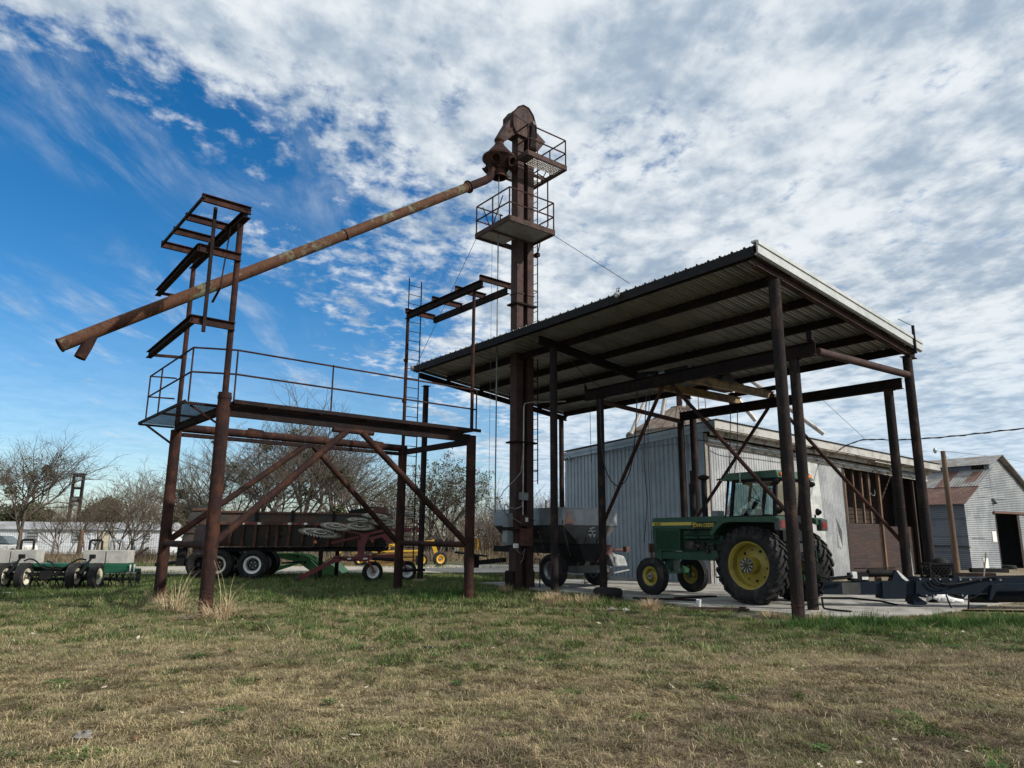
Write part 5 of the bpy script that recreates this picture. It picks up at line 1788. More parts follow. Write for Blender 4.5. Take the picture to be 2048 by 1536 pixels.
# fenders
for s in (1, -1):
    m = MB(R)
    y0, y1 = s * .62, s * 1.06
    outer = [(1.12, 1.62), (.98, 1.80), (.80, 1.96), (.55, 2.02), (-.72, 2.02), (-.80, 1.98)]
    inner = [(-.80, 1.84), (-.70, 1.88), (.50, 1.90), (.70, 1.86), (.88, 1.72), (1.02, 1.56)]
    m.prism(outer + inner, lambda u, v: (u, y0, v), lambda u, v: (u, y1, v))
    m.build('fender', GREEN, tr, smooth=False, bevel=0.012)
    m = MB(R); m.box(-.86, -.72, y1 - s * .30 if s > 0 else y1, y1 if s > 0 else y1 - s * .30, 1.70, 1.98)
    hs = m.build('tail_light_housing', STAIND, tr, smooth=False, bevel=0.015)
    m = MB(R); m.box(-.875, -.862, min(y1 - s * .26, y1 - s * .05), max(y1 - s * .26, y1 - s * .05), 1.75, 1.92); m.build('tail_light', REDR, hs, smooth=False)
    m = MB(R); m.lathe([(.04, .10), (.085, .03), (.09, 0), (0, -.01)], (-.72, s * .86, 2.16), (-1, 0, 0), 18); m.bar((-.66, s * .86, 2.0), (-.66, s * .86, 2.1), .02, .04)
    wl = m.build('work_light', BLACK, tr)
    MB(R).tube((-.71, s * .86, 2.16), (-.735, s * .86, 2.16), .075, n=18).build('lens', LENS, wl)
    m = MB(R); m.lathe([(.04, .10), (.075, .03), (.08, 0), (0, -.01)], (-.66, s * .76, 2.84), (-1, s * .25, 0), 18)
    wl = m.build('work_light', BLACK, tr)
    MB(R).tube((-.66, s * .76, 2.84), (-.685, s * .767, 2.84), .066, n=18).build('lens', LENS, wl)
    m = MB(R); m.box(-.755, -.70, min(s * .50, s * .68), max(s * .50, s * .68), 2.98, 3.06); m.build('warning_light', AMBER, tr, smooth=False, bevel=0.012)
m = MB(R); m.hexa([(.95, .32, 1.20), (1.30, .32, 1.20), (1.30, .38, 1.20), (.95, .62, 1.20)], [(.95, .32, 1.80), (1.30, .32, 1.80), (1.30, .37, 1.80), (.95, .62, 1.80)]); m.build('side_cowl', GREEN, tr, smooth=False, bevel=0.02)
m = MB(R); m.box(1.18, 1.42, .36, .60, 1.02, 1.20); m.box(1.0, 1.12, .5, .58, .55, 1.05); m.bar((1.05, .3, .55), (1.05, .8, .55), .25, .04); m.build('cab_steps', GREEN, tr, smooth=False)
m = MB(R); m.tube((.30, .79, 2.90), (.30, .80, 3.10), .012, n=6); m.ball((.30, .80, 2.88), .03, 8); m.build('mirror_bracket', STEEL, tr)
m = MB(R); m.box(-.62, -.56, -.55, .55, 1.45, 2.0); m.build('rear_panel', BLACK, tr, smooth=False)
m = MB(R); m.box(-.625, -.62, .30, .42, 1.62, 1.76); m.build('yellow_badge', YEL, tr, smooth=False)
m = MB(R); m.box(1.52, 1.76, -.18, .06, 2.06, 2.22); m.build('grey_box', GREYP, tr, smooth=False, bevel=0.01)
# rear linkage, drawbar, hoses
m = MB(R)
for s in (1, -1):
    m.bar((-.3, s * .35, .75), (-1.05, s * .48, .62), .05, .10)
    m.bar((-.35, s * .33, 1.40), (-.85, s * .42, 1.25), .06, .08)
    m.bar((-.85, s * .42, 1.25), (-.85, s * .46, .65), .035, .035)
m.build('lift_arms', GREEN, tr, smooth=False, bevel=0.008)
m = MB(R); m.bar((-.2, 0, .48), (-1.15, 0, .46), .10, .05); m.bar((-.5, 0, 1.2), (-1.0, 0, 1.0), .05, .05); m.box(-.75, -.5, -.3, .3, 1.0, 1.4); m.build('drawbar', IRON, tr, smooth=False)
m = MB(R)
for k in range(7):
    y = -.25 + .08 * k
    m.path(smooth_pts([(-.6, y, 1.25), (-.85, y + .05, 1.2 - .02 * k), (-1.0, y - .05, .85), (-1.15, y - .05, .60 + .02 * k)], 6), 0.014, 6)
m.box(-.72, -.60, -.28, .28, 1.18, 1.34)
m.build('hydraulic_hose', BLACK, tr)
m = MB(R); m.box(-.68, -.6, .16, .26, 1.42, 1.58); m.ball((-.66, .02, 1.5), .06, 8); m.build('coupler_cap', REDM, tr)
# rusty bracket on the nose
m = MB(R); m.bar((3.70, .30, 1.20), (3.55, .42, .72), .08, .06); m.box(3.58, 3.74, -.30, .34, 1.10, 1.34); m.bar((3.66, .36, 1.34), (3.66, .36, 1.1), .16, .04); m.build('front_bracket', REDB, tr, smooth=False)

# ================================================================ fertilizer spreader
sd = thing('spreader_cart', C(4.6, 2.5, 0.06), 'stainless steel spreader cart with orange warning triangle parked beside the blue grey wall', 'spreader')
A_, Bb0, Bb1 = 6.0, 1.35, 3.68
m = MB(C)
def band(a0, a1, b0, b1, z0, z1, t=.02):
    m.box(a0, a1, b0, b0 + t, z0, z1); m.box(a0, a1, b1 - t, b1, z0, z1)
    m.box(a0, a0 + t, b0 + t, b1 - t, z0, z1); m.box(a1 - t, a1, b0 + t, b1 - t, z0, z1)


band(2.5, A_, Bb0, Bb1, 1.93, 2.42)
for a0, a1, b0, b1 in ((2.48, A_ + .02, Bb0 - .02, Bb0 + .03), (2.48, A_ + .02, Bb1 - .03, Bb1 + .02), (A_ - .03, A_ + .02, Bb0 + .03, Bb1 - .03)):
    m.box(a0, a1, b0, b1, 2.42, 2.45)
hop = m.build('hopper_side', STAIN, sd, smooth=False)
m = MB(C)
m.add([(2.5, Bb0, 1.92), (A_, Bb0, 1.92), (A_, 2.02, 1.36), (2.5, 2.02, 1.36)], [(0, 1, 2, 3)])
m.add([(2.5, Bb1, 1.92), (A_, Bb1, 1.92), (A_, 3.0, 1.36), (2.5, 3.0, 1.36)], [(0, 1, 2, 3)])
m.add([(A_, Bb0, 1.925), (A_, Bb1, 1.925), (A_, 3.0, 1.36), (A_, 2.02, 1.36)], [(0, 1, 2, 3)])
m.add([(2.5, Bb0, 1.925), (2.5, Bb1, 1.925), (2.5, 3.0, 1.36), (2.5, 2.02, 1.36)], [(0, 1, 2, 3)])
m.build('hopper_slope', STAIND, sd, smooth=False)
m = MB(C)
for b in (1.9, 2.25, 2.75):
    m.bar((A_ + .02, b, 1.36), (A_ + .02, b + .06, 1.55), .03, .03)
m.bar((A_ + .01, 1.34, 1.95), (A_ + .01, 1.34, 2.08), .03, .03)
m.bar((A_ - .02, 1.36, 1.9), (A_ - .1, 1.75, 1.0), .04, .04); m.bar((3.2, 1.4, 1.9), (3.2, 1.75, 1.0), .05, .05)
m.build('hopper_brace', IRON, sd, smooth=False)


def pz(px, py, a=A_ + .012):
    d = onplane(px, py, C(a, 0, 0), CU) - C.o
    return d.dot(CV), d.z


tri = [pz(1129, 1045), pz(1148, 1045), pz(1138, 1024)]
cen = (sum(p[0] for p in tri) / 3, sum(p[1] for p in tri) / 3)
m = MB(C); m.prism(tri, lambda b, z: (A_ + .004, b, z), lambda b, z: (A_ + .009, b, z)); sg = m.build('warning_triangle', ORANGE, sd, smooth=False)
m = MB(C); m.prism([(cen[0] + (b - cen[0]) * .68, cen[1] + (z - cen[1]) * .68) for b, z in tri], lambda b, z: (A_ + .0095, b, z), lambda b, z: (A_ + .013, b, z)); m.build('triangle_centre', TAN, sg, smooth=False)
b0, z0 = pz(1131, 1047); b1, z1 = pz(1146, 1044.5)
MB(C).box(A_ + .004, A_ + .010, b0, b1, min(z0, z1) - .05, min(z0, z1)).build('red_strip', REDR, sd, smooth=False)
m = MB(C)
for (x0, y0), (x1, y1) in (((1180, 1057), (1190, 1055)), ((1178, 1063), (1184, 1060)), ((1184, 1060), (1186, 1067)), ((1187, 1062), (1192, 1062)), ((1177, 1070), (1183, 1069)), ((1183, 1069), (1181, 1074)), ((1186, 1070), (1191, 1069)), ((1191, 1069), (1188, 1074))):
    p, q = pz(x0, y0, A_ + .02), pz(x1, y1, A_ + .02)
    m.bar((A_ + .006, *p), (A_ + .006, *q), .018, .008, (1, 0, 0))
m.build('chalk_mark', WHITE, sd, smooth=False)
# frame, gearbox, spinner pan
m = MB(C)
for b in (2.05, 2.98):
    m.bar((1.6, b, 1.15), (A_ + .2, b, 1.15), .10, .20)
m.bar((5.25, 1.55, .56), (5.25, 3.5, .56), .14, .14); m.box(5.1, 5.4, 2.0, 3.03, .6, 1.05)
m.bar((1.6, 2.5, .75), (-.6, 2.5, .55), .14, .16); m.box(2.2, 6.0, 2.1, 2.95, 1.25, 1.37)
m.build('frame', BLACK, sd, smooth=False)
m = MB(C); m.hexa([(A_ + .05, 1.85, .86), (A_ + .42, 1.85, .86), (A_ + .42, 2.75, .86), (A_ + .05, 2.75, .86)], [(A_ + .03, 1.62, 1.33), (A_ + .45, 1.62, 1.33), (A_ + .45, 2.55, 1.33), (A_ + .03, 2.55, 1.33)])
m.build('gearbox_guard', BLACK, sd, smooth=False)
m = MB(C); m.box(A_ + .2, A_ + .47, 2.5, 2.95, 1.05, 1.34); m.bar((A_ + .45, 2.3, .82), (A_ + .45, 2.62, 1.15), .06, .05); m.box(A_ + .3, A_ + .45, 3.62, 3.78, 1.12, 1.28); m.tube((A_ + .3, 2.9, 1.18), (A_ + .3, 3.62, 1.18), .05, n=12); m.build('rusty_bracket', REDB, sd, smooth=False)
m = MB(C); m.hexa([(A_ + .05, 1.5, .52), (A_ + .45, 1.5, .52), (A_ + .45, 2.85, .52), (A_ + .05, 2.85, .52)], [(A_ + .05, 1.5, .72), (A_ + .43, 1.5, .74), (A_ + .43, 2.85, .74), (A_ + .05, 2.85, .72)])
m.build('spinner_pan', STAIND, sd, smooth=False, bevel=0.02)
m = MB(C); m.hexa([(A_ + .05, 3.0, .66), (A_ + .50, 3.0, .70), (A_ + .50, 3.62, .70), (A_ + .05, 3.62, .66)], [(A_ + .05, 3.0, 1.12), (A_ + .26, 3.0, 1.12), (A_ + .36, 3.62, .98), (A_ + .05, 3.62, 1.08)])
m.build('spinner_guard', GREYP, sd, smooth=False, bevel=0.02)
m = MB(C); m.tube((A_ + .6, 2.95, .8), (A_ + .6, 2.95, .98), .05, n=10); m.tube((A_ + .7, 2.4, .68), (A_ + .9, 2.45, .70), .03, n=8); m.bar((A_ + .45, 3.0, .50), (A_ + .45, 3.7, .58), .04, .04); m.build('spinner_fitting', STEEL, sd)
for b, s in ((1.58, -1), (3.45, 1)):
    wheel(C, sd, (5.30, b, .56), s, 0.50, 0.25, 0.44, STAIN, name='wheel', dish=0.02, hub=0.04, holes=5)
m = MB(C); m.bar((4.2, 1.33, 1.1), (4.7, 1.5, 1.75), .06, .05); m.bar((4.75, 1.45, 1.75), (5.1, 1.42, 1.05), .03, .03); m.box(4.2, 4.6, 1.3, 1.6, 1.5, 1.72); m.path(smooth_pts([(4.0, 1.4, 1.2), (4.3, 1.34, 1.0), (4.5, 1.36, 1.3), (4.8, 1.4, 1.0)]), .02, 6); m.build('hydraulic_drive', IRON, sd)
m = MB(C); m.bar((-.2, 1.6, .98), (1.3, 1.9, .88), .10, .06); m.box(.2, .6, 1.7, 2.1, .45, .9); m.build('hitch_arm', BLACK, sd, smooth=False)

# ================================================================ navy implement hitched behind the tractor
io = V((7.05, 17.22, 0))
IU, IV = axes(-0.035)
N = Frame(io, IU, IV)
im = thing('towed_implement', N(2.5, 0, 0), 'dark navy towed implement with long box beam tongue hitched behind the tractor', 'implement')


def npz(px, py, b=-.14):
    d = onplane(px, py, N(0, b, 0), IV) - N.o
    return d.dot(IU), d.z


def nprism(name, pts, b0, b1, mt, bevel=0.006):
    P = [npz(*p, b=b0) for p in pts]
    mm = MB(N)
    mm.prism(P, lambda u, v: (u, b0, v), lambda u, v: (u, b1, v))
    return mm.build(name, mt, im, smooth=False, bevel=bevel)


bm_ = nprism('tongue_beam', [(1646, 1164), (1770, 1163), (1832, 1162), (1832, 1190), (1764, 1190), (1644, 1189)], -.14, .14, NAVY)
x0, z1 = npz(1683, 1165); x1, z0 = npz(1722, 1188.5)
MB(N).box(x0, x1, -.146, -.141, z0, z1).build('worn_patch', STAIND, bm_, smooth=False)
nprism('main_frame', [(1832, 1162), (1834, 1155), (1840, 1153), (1846, 1157), (1905, 1157), (1908, 1151), (1915, 1151), (1921, 1157), (1992, 1155), (1992, 1188), (1935, 1190), (1928, 1197), (1921, 1196), (1912, 1189), (1866, 1189), (1862, 1193), (1858, 1193), (1852, 1196), (1848, 1195), (1836, 1187), (1832, 1190)], -.22, .22, NAVY)
nprism('hinge_plate', [(1764, 1163), (1814, 1163), (1812, 1198), (1766, 1198)], -.19, .19, NAVY)
nprism('mast', [(1783, 1163), (1790, 1140), (1794, 1140), (1816, 1160), (1814, 1163)], -.10, .10, NAVY)
nprism('mast_stripe', [(1793, 1141), (1796, 1141), (1818, 1161), (1812, 1162), (1804, 1156)], -.104, -.101, WHITE, 0)
nprism('jack_foot', [(1826, 1190), (1832, 1190), (1856, 1207), (1850, 1210), (1828, 1210)], -.16, .16, NAVY)
nprism('white_wedge', [(1771, 1166), (1780, 1166), (1779, 1176)], -.147, -.141, WHITE, 0)
m = MB(N)
x0, z = npz(1736, 1146, 0); x1, _ = npz(1786, 1144, 0)
m.tube((x0, 0, z), (x1, 0, z), .085, n=16); m.tube((x0 - .35, 0, z - .02), (x0, 0, z), .04, n=10)
m.bar((x0 - .3, 0, z + .10), (x1 + .05, 0, z + .12), .05, .025)
m.build('hydraulic_cylinder', BLACK, im)
x0, z = npz(1700, 1160, -.05); x1, _ = npz(1735, 1150, -.05)
m = MB(N); m.box(x0, x1, -.12, .12, z - .02, z + .16); m.build('valve_block', BLACK, im, smooth=False, bevel=0.01)
x0, z = npz(1702, 1155, -.13)
m = MB(N); m.box(x0, x0 + .12, -.2, -.1, z - .02, z + .13); m.box(x0 + .25, x0 + .40, -.13, -.12, z - .05, z + .02); m.build('label_plate', WHITE, im, smooth=False, bevel=0.01)
m = MB(N); x0, z = npz(1742, 1160); m.box(x0, x0 + .07, .2, .35, z - .05, z + .12); m.box(x0 + .3, x0 + .40, .2, .35, z - .05, z + .14); m.build('wood_block', STUD, im, smooth=False)
nprism('gang_bar', [(1984, 1170), (2010, 1168), (2200, 1166), (2200, 1174), (1994, 1180), (1984, 1200), (1978, 1200)], -.30, -.1, NAVY)
nprism('gang_beam', [(1992, 1155), (2300, 1150), (2300, 1166), (1992, 1168)], -.05, .2, NAVY)
nprism('gang_beam', [(1990, 1180), (2300, 1176), (2300, 1190), (1990, 1196)], .0, .2, NAVY)
m = MB(N)
x0, z = npz(1938, 1196, 0); x1, _ = npz(1990, 1194, 0)
m.tube((x0, -.05, z), (x1, -.05, z), .10, n=16); m.tube((x1, -.05, z), (x1 + 1.6, -.05, z + .02), .09, n=16)
m.build('roller', BLACK, im)
m = MB(N)
for k in range(9):
    x = npz(1836 + 20 * k, 1156)[0]
    m.tube((x, -.235, npz(1840, 1156)[1] - .02), (x, -.215, npz(1840, 1156)[1] - .02), .022, n=8)
for px in (1853, 1868, 1925):
    x, z = npz(px, 1191, -.23); m.tube((x, -.24, z), (x, -.215, z), .02, n=8)
m.build('pin', STEEL, im)
m = MB(N)
def npath(*px, b=-.26):
    return smooth_pts([(*(lambda q: (q[0], b, q[1]))(npz(x, y, b)),) for x, y in px], 6)


m = MB(N); m.path(npath((1892, 1189), (1898, 1205), (1908, 1226), (1920, 1234), (1932, 1232), (1937, 1215), (1938, 1198), (1942, 1192)), .018, 7); m.build('hydraulic_hose', BLACK, im)
m = MB(N); m.path(npath((1896, 1190), (1915, 1196), (1938, 1198), (1960, 1189), (1985, 1188)), .014, 6); m.build('hydraulic_hose', BLACK, im)
m = MB(N); m.path(npath((1866, 1155), (1878, 1166), (1900, 1169), (1930, 1165), (1970, 1156), (1990, 1153), (2060, 1152)), .020, 7); m.build('hydraulic_hose', BLACK, im)
m = MB(N); m.path(npath((1854, 1160), (1866, 1173), (1884, 1177), (1896, 1172), (1889, 1150)), .012, 6); m.build('hydraulic_hose', BLACK, im)
m = MB(N); m.path(npath((1640, 1152), (1660, 1156), (1680, 1154), (1704, 1150)), .016, 6); m.build('hydraulic_hose', BLACK, im)
m = MB(N); m.path(npath((1640, 1164), (1658, 1156), (1684, 1153), (1706, 1152)), .016, 6); m.build('hydraulic_hose', BLACK, im)
m = MB(N); m.path(npath((1640, 1182), (1650, 1168), (1664, 1160), (1690, 1156), (1704, 1154)), .014, 6); m.build('hydraulic_hose', BLACK, im)
m = MB(N); m.path(npath((1640, 1178), (1646, 1186), (1642, 1192)), .014, 6); m.build('hydraulic_hose', BLACK, im)

m = MB(N); m.path([(*(npz(x, y, .3)[0:1]), .3, npz(x, y, .3)[1]) for x, y in ((1642, 1196), (1700, 1196), (1760, 1202), (1795, 1210))], .022, 8); m.build('drag_bar', BLACK, im)
# crate with a round float standing on the frame
x0, z0 = npz(1862, 1158, -.1); x1, z1 = npz(1904, 1126, -.1)
ct = thing('milk_crate', N((x0 + x1) / 2, .1, z0), 'dark plastic lattice crate holding a black ball on the navy beam', 'crate')
z0 += .0
m = MB(N)
y0, y1 = -.12, .32
for (p, q) in (((x0, y0), (x1, y0)), ((x1, y0), (x1, y1)), ((x1, y1), (x0, y1)), ((x0, y1), (x0, y0))):
    for z in (z0 + .02, z1 - .02):
        m.bar((*p, z), (*q, z), .02, .045)
    d = V((q[0] - p[0], q[1] - p[1], 0))
    for k in range(-3, 7):
        for sg in (1, -1):
            t0, t1 = k / 6, k / 6 + .5
            za, zb = (z0, z1) if sg > 0 else (z1, z0)
            a0, a1 = max(t0, 0), min(t1, 1)
            if a1 <= a0:
                continue
            f0, f1 = (a0 - t0) / .5, (a1 - t0) / .5
            m.bar((p[0] + d.x * a0, p[1] + d.y * a0, za + (zb - za) * f0), (p[0] + d.x * a1, p[1] + d.y * a1, za + (zb - za) * f1), .008, .012)
for x in (x0, x1):
    for y in (y0, y1):
        m.box(x - .015, x + .015, y - .015, y + .015, z0, z1)
m.box(x0, x1, y0, y1, z0, z0 + .012)
m.build('lattice', BLACK, ct, smooth=False)
bx, bz = npz(1881, 1131, .1)
bl = MB(N).ball((bx, .1, bz - .03), .215, 24)
tag(bl.build('float_ball', BLACK), 'round black ball resting in the lattice crate on navy beam', 'ball')

# ================================================================ green aerator with concrete weights (left)
ao = onground(140, 1178)
AU, AV = axes(0.16)
AE = Frame((ao.x, ao.y, 0), AU, AV)
ae = thing('field_aerator', AE(0, 0, 0), 'bottle green pull aerator with spiked rollers carrying concrete weight blocks', 'aerator')


def apz(px, py, b=0.0):
    d = onplane(px, py, AE(0, b, 0), AV) - AE.o
    return d.dot(AU), d.z


xe = apz(279, 1140)[0]
xs0 = -3.3
zt = apz(200, 1127)[1]
m = MB(AE)
m.box(xs0, apz(256, 1130)[0], -.10, .45, zt - .10, zt)
m.box(xs0, xe - .25, .30, .42, zt - .24, zt - .10)
m.box(apz(205, 1130)[0], apz(256, 1130)[0], -.12, -.02, zt - .26, zt - .10)
m.box(apz(240, 1130)[0], xe, -.05, .06, zt - .24, zt - .14)
ab = m.build('frame_beam', GREENA, ae, smooth=False, bevel=0.012)
m = MB(AE)
for px in (262, 270):
    x, z = apz(px, 1136); m.bar((x, -.06, z - .1), (x, -.06, z + .1), .03, .03)
for px in (16, 44):
    x, z = apz(px, 1128, -.11); m.box(x - .1, x + .12, -.112, -.103, zt - .07, zt - .02)
m.build('bright_clamp', WHITE, ab, smooth=False)
m = MB(AE)
m.box(xs0, apz(170, 1150)[0], -.30, -.18, .38, .48); m.box(apz(92, 1150)[0], apz(112, 1150)[0], -.42, -.2, .30, .52)
m.bar((-.3, -.2, .45), (-.3, .2, .62), .1, .1)
m.build('axle_bar', BLACK, ae, smooth=False, bevel=0.008)
for px, py in ((4, 1155), (47, 1155), (148, 1154), (192, 1152)):
    x, z = apz(px, py, -.35)
    XA = (lambda xx: Frame(AE(xx, -.35, 0), -AV, AU))(x)       # axle along the beam
    wheel(XA, ae, (0, 0, .37), 1, .365, .20, .24, CREAM, ribsn=5, name='transport_wheel', dish=0.0, hub=0.03, holes=4)
for px in (27, 170):
    x, z = apz(px, 1155, -.35)
    m = MB(AE); m.tube((x - .33, -.35, .37), (x + .33, -.35, .37), .035, n=10); m.bar((x, -.35, .37), (x + .10, -.1, zt - .05), .09, .06); m.build('axle', BLACK, ae, smooth=False)
    m = MB(AE); m.tube((x - .12, -.40, .45), (x + .02, -.32, .75), .05, n=12); m.tube((x + .02, -.32, .75), (x + .11, -.26, .95), .03, n=10); m.box(x + .03, x + .17, -.32, -.22, .86, .98)
    m.build('hydraulic_ram', BLACK, ae)
# spiked rollers
for xa, xb in ((xs0, apz(135, 1160)[0]), (apz(140, 1160)[0], xe - .05)):
    m = MB(AE)
    m.tube((xa, .15, .27), (xb, .15, .27), .045, n=10)
    x = xa + .08
    k = 0
    while x < xb:
        for j in range(5):
            t = 2 * pi * j / 5 + k * .35
            p = V((x, .15 + cos(t) * .05, .27 + sin(t) * .05))
            q = V((x + .03, .15 + cos(t) * .26, .27 + sin(t) * .26))
            m.bar(p, q, .035, .018)
        x += .185
        k += 1
    m.bar((xb, .15, .2), (xb, .15, zt - .15), .06, .08)
    m.build('spiked_roller', IRON, ae, smooth=False)
m = MB(AE)
def apath(*px, b=-.2):
    return smooth_pts([(apz(x, y, b)[0], b, apz(x, y, b)[1]) for x, y in px], 6)


m.path(apath((48, 1122), (60, 1118), (72, 1122), (84, 1134), (100, 1138), (108, 1133), (104, 1126), (94, 1122)), .022, 7)
m.path(apath((108, 1138), (122, 1137), (134, 1132), (146, 1124), (160, 1118), (172, 1120)), .025, 7)
m.build('hose', BLACK, ae)
# concrete weights
for i, (x0, x1, lab) in enumerate(((-10, 18, 'pale concrete weight block at the left edge of frame on green aerator'),
                                   (20, 70, 'pale concrete weight block second from left on green aerator beam'),
                                   (165, 209, 'pale concrete weight block third from left on green aerator beam'),
                                   (211, 255, 'pale concrete weight block at the right end of green aerator beam'))):
    xa, za = apz(x0, 1127, -.02); xb, _ = apz(x1, 1127, -.02)
    zb = apz(x1, 1102, -.02)[1]
    zb = zt + .375
    w = xb - xa
    m = MB(AE); m.box(xa, xb, -.06, .50, zt + .002, zb)
    o = m.build('concrete_block', BLOCK, None, smooth=False, bevel=0.012)
    tag(o, lab, 'concrete block', 'concrete weights on the aerator')
# parking stands seen behind the blocks
for k, px in enumerate((53, 190, 232)):
    m = MB(AE)
    x, z = apz(px, 1100, .55)
    m.path([(x - .16, .55, zt - .2), (x - .16, .55, zt + .62), (x - .12, .55, zt + .66), (x + .14, .55, zt + .66), (x + .18, .55, zt + .62), (x + .18, .55, zt + .3)], .035, 8)
    m.build('stand', BLACK if k != 2 else GREYP, ae)
m = MB(AE); m.bar((apz(246, 1127, .6)[0], .6, zt - .05), (apz(297, 1095, .6)[0], .6, apz(297, 1095, .6)[1]), .10, .05); m.build('prop_bar', RUSTB, ae, smooth=False)

# ================================================================ dump trailer
do = V((-10.2, 26.35, 0))
DU, DV = axes(0.10)
Dt = Frame(do, DU, DV)
dt = thing('dump_trailer', Dt(2, 1.2, 0), 'long rusty black dump trailer with ribbed sides and red and white tape', 'trailer')


def dpz(px, py, b=0.0):
    d = onplane(px, py, Dt(0, b, 0), DV) - Dt.o
    return d.dot(DU), d.z


x0, zb = dpz(368, 1100); x1, _ = dpz(775, 1100)
ztop = dpz(560, 1024)[1]; zrail = dpz(560, 1047)[1]; zbot = dpz(560, 1094)[1]
tl0 = dpz(388, 1016)[0]; tlb = dpz(362, 1098)[0]
WD = 2.4
m = MB(Dt)
# side boards, sloped body below the rail
m.add([(dpz(430, 1)[0] if False else tl0 + .3, 0, ztop), (x1, 0, ztop - .06), (x1, 0, zrail), (tl0 + .1, 0, zrail)], [(0, 1, 2, 3)])
m.add([(tl0 + .1, -.02, zrail), (x1, -.02, zrail), (x1 - .1, .42, zbot), (tlb + .1, .42, zbot)], [(0, 1, 2, 3)])
m.add([(tl0 + .3, WD, ztop), (x1, WD, ztop - .06), (x1, WD, zrail), (tl0 + .1, WD, zrail)], [(0, 1, 2, 3)])
m.add([(tl0 + .1, WD + .02, zrail), (x1, WD + .02, zrail), (x1 - .1, WD - .42, zbot), (tlb + .1, WD - .42, zbot)], [(0, 1, 2, 3)])
m.add([(tlb + .1, .42, zbot), (x1 - .1, .42, zbot), (x1 - .1, WD - .42, zbot), (tlb + .1, WD - .42, zbot)], [(0, 1, 2, 3)])
m.add([(x1, 0, ztop), (x1, WD, ztop), (x1 - .1, WD - .42, zbot), (x1 - .1, .42, zbot)], [(0, 1, 2, 3)])
m.build('body', TRAIL, dt, smooth=False)
m = MB(Dt)
m.bar((tl0 + .1, -.05, zrail), (x1, -.05, zrail), .08, .11)
m.bar((tl0 + .3, -.03, ztop), (x1, -.03, ztop - .06), .06, .06)
m.build('side_rail', TRAILB, dt, smooth=False)
for k, px in enumerate((412, 438, 462, 487, 512, 536, 556, 580, 607, 632, 660, 690, 722, 752)):
    x = dpz(px, 1060)[0]
    m = MB(Dt)
    m.hexa([(x - .05, -.08, zrail - .04), (x + .05, -.08, zrail - .04), (x + .05, .0, zrail - .04), (x - .05, .0, zrail - .04)],
           [(x - .16, .28, zbot), (x - .06, .28, zbot), (x - .06, .40, zbot), (x - .16, .40, zbot)])
    m.build('side_rib', TRAILB, dt, smooth=False)
for px in (514, 586, 668, 745):
    x = dpz(px, 1030)[0]
    MB(Dt).box(x - .05, x + .05, -.06, -.005, zrail + .05, ztop + .06).build('board_post', BLACK, dt, smooth=False)
m = MB(Dt)
for px in (475, 482, 498, 507, 574, 593, 607):
    x = dpz(px, 1048, -.1)[0]; m.box(x - .10, x + .07, -.096, -.091, zrail - .04, zrail + .03)
for px in (690, 698):
    x = dpz(px, 1048, -.1)[0]; m.box(x - .10, x + .07, -.096, -.091, zrail - .04, zrail + .03)
m.build('red_tape', REDR, dt, smooth=False)
m = MB(Dt)
for px in (484, 517, 578, 610):
    x = dpz(px, 1048, -.1)[0]; m.box(x - .04, x + .08, -.0965, -.0915, zrail - .04, zrail + .03)
m.build('white_tape', WHITE, dt, smooth=False)
# tailgate
m = MB(Dt); m.hexa([(tlb - .06, .0, zbot - .05), (tlb + .06, .0, zbot - .05), (tlb + .06, WD, zbot - .05), (tlb - .06, WD, zbot - .05)], [(tl0 - .06, -.05, ztop + .20), (tl0 + .08, -.05, ztop + .20), (tl0 + .08, WD + .05, ztop + .20), (tl0 - .06, WD + .05, ztop + .20)])
m.prism([(tlb, zbot), (tl0 + .75, zrail - .3), (tl0 + .9, ztop + .18), (tl0, ztop + .18)], lambda u, v: (u, -.05, v), lambda u, v: (u, .0, v))
tg = m.build('tailgate', TRAIL, dt, smooth=False)
m = MB(Dt)
for f in (.1, .35, .6, .9):
    p = (tlb + (tl0 - tlb) * f, -.07, zbot + (ztop + .2 - zbot) * f)
    m.bar(p, (p[0] + .75, -.07, p[2] + .02), .05, .07)
m.bar((tl0 + .82, -.07, ztop + .18), (tl0 + .60, -.07, zrail - .35), .06, .09)
m.build('tailgate_rib', TRAILB, tg, smooth=False)
m = MB(Dt); x, z = dpz(395, 1045, -.08); m.box(x - .03, x + .03, -.085, -.075, z - .12, z + .08); m.build('grey_tag', GREYP, tg, smooth=False)
# front cylinder box on top of the body
m = MB(Dt); xa = dpz(695, 1020)[0]; m.box(xa, xa + 1.35, .5, 1.9, ztop - .2, ztop + .10); m.box(xa + .9, xa + 1.38, .4, 2.0, ztop - .2, ztop + .22); m.build('headboard', TRAILB, dt, smooth=False)
m = MB(Dt); m.add([(xa + .05, .48, ztop + .1), (xa + .8, .46, ztop + .24), (xa + 1.2, .9, ztop + .27), (xa + .1, 1.5, ztop + .12)], [(0, 1, 2, 3)]); m.add([(xa, .48, ztop + .1), (xa + .8, .46, ztop + .24), (xa + .9, .46, ztop - .05), (xa, .47, ztop - .02)], [(0, 1, 2, 3)]); m.build('tarp', BLACK, dt, smooth=False)
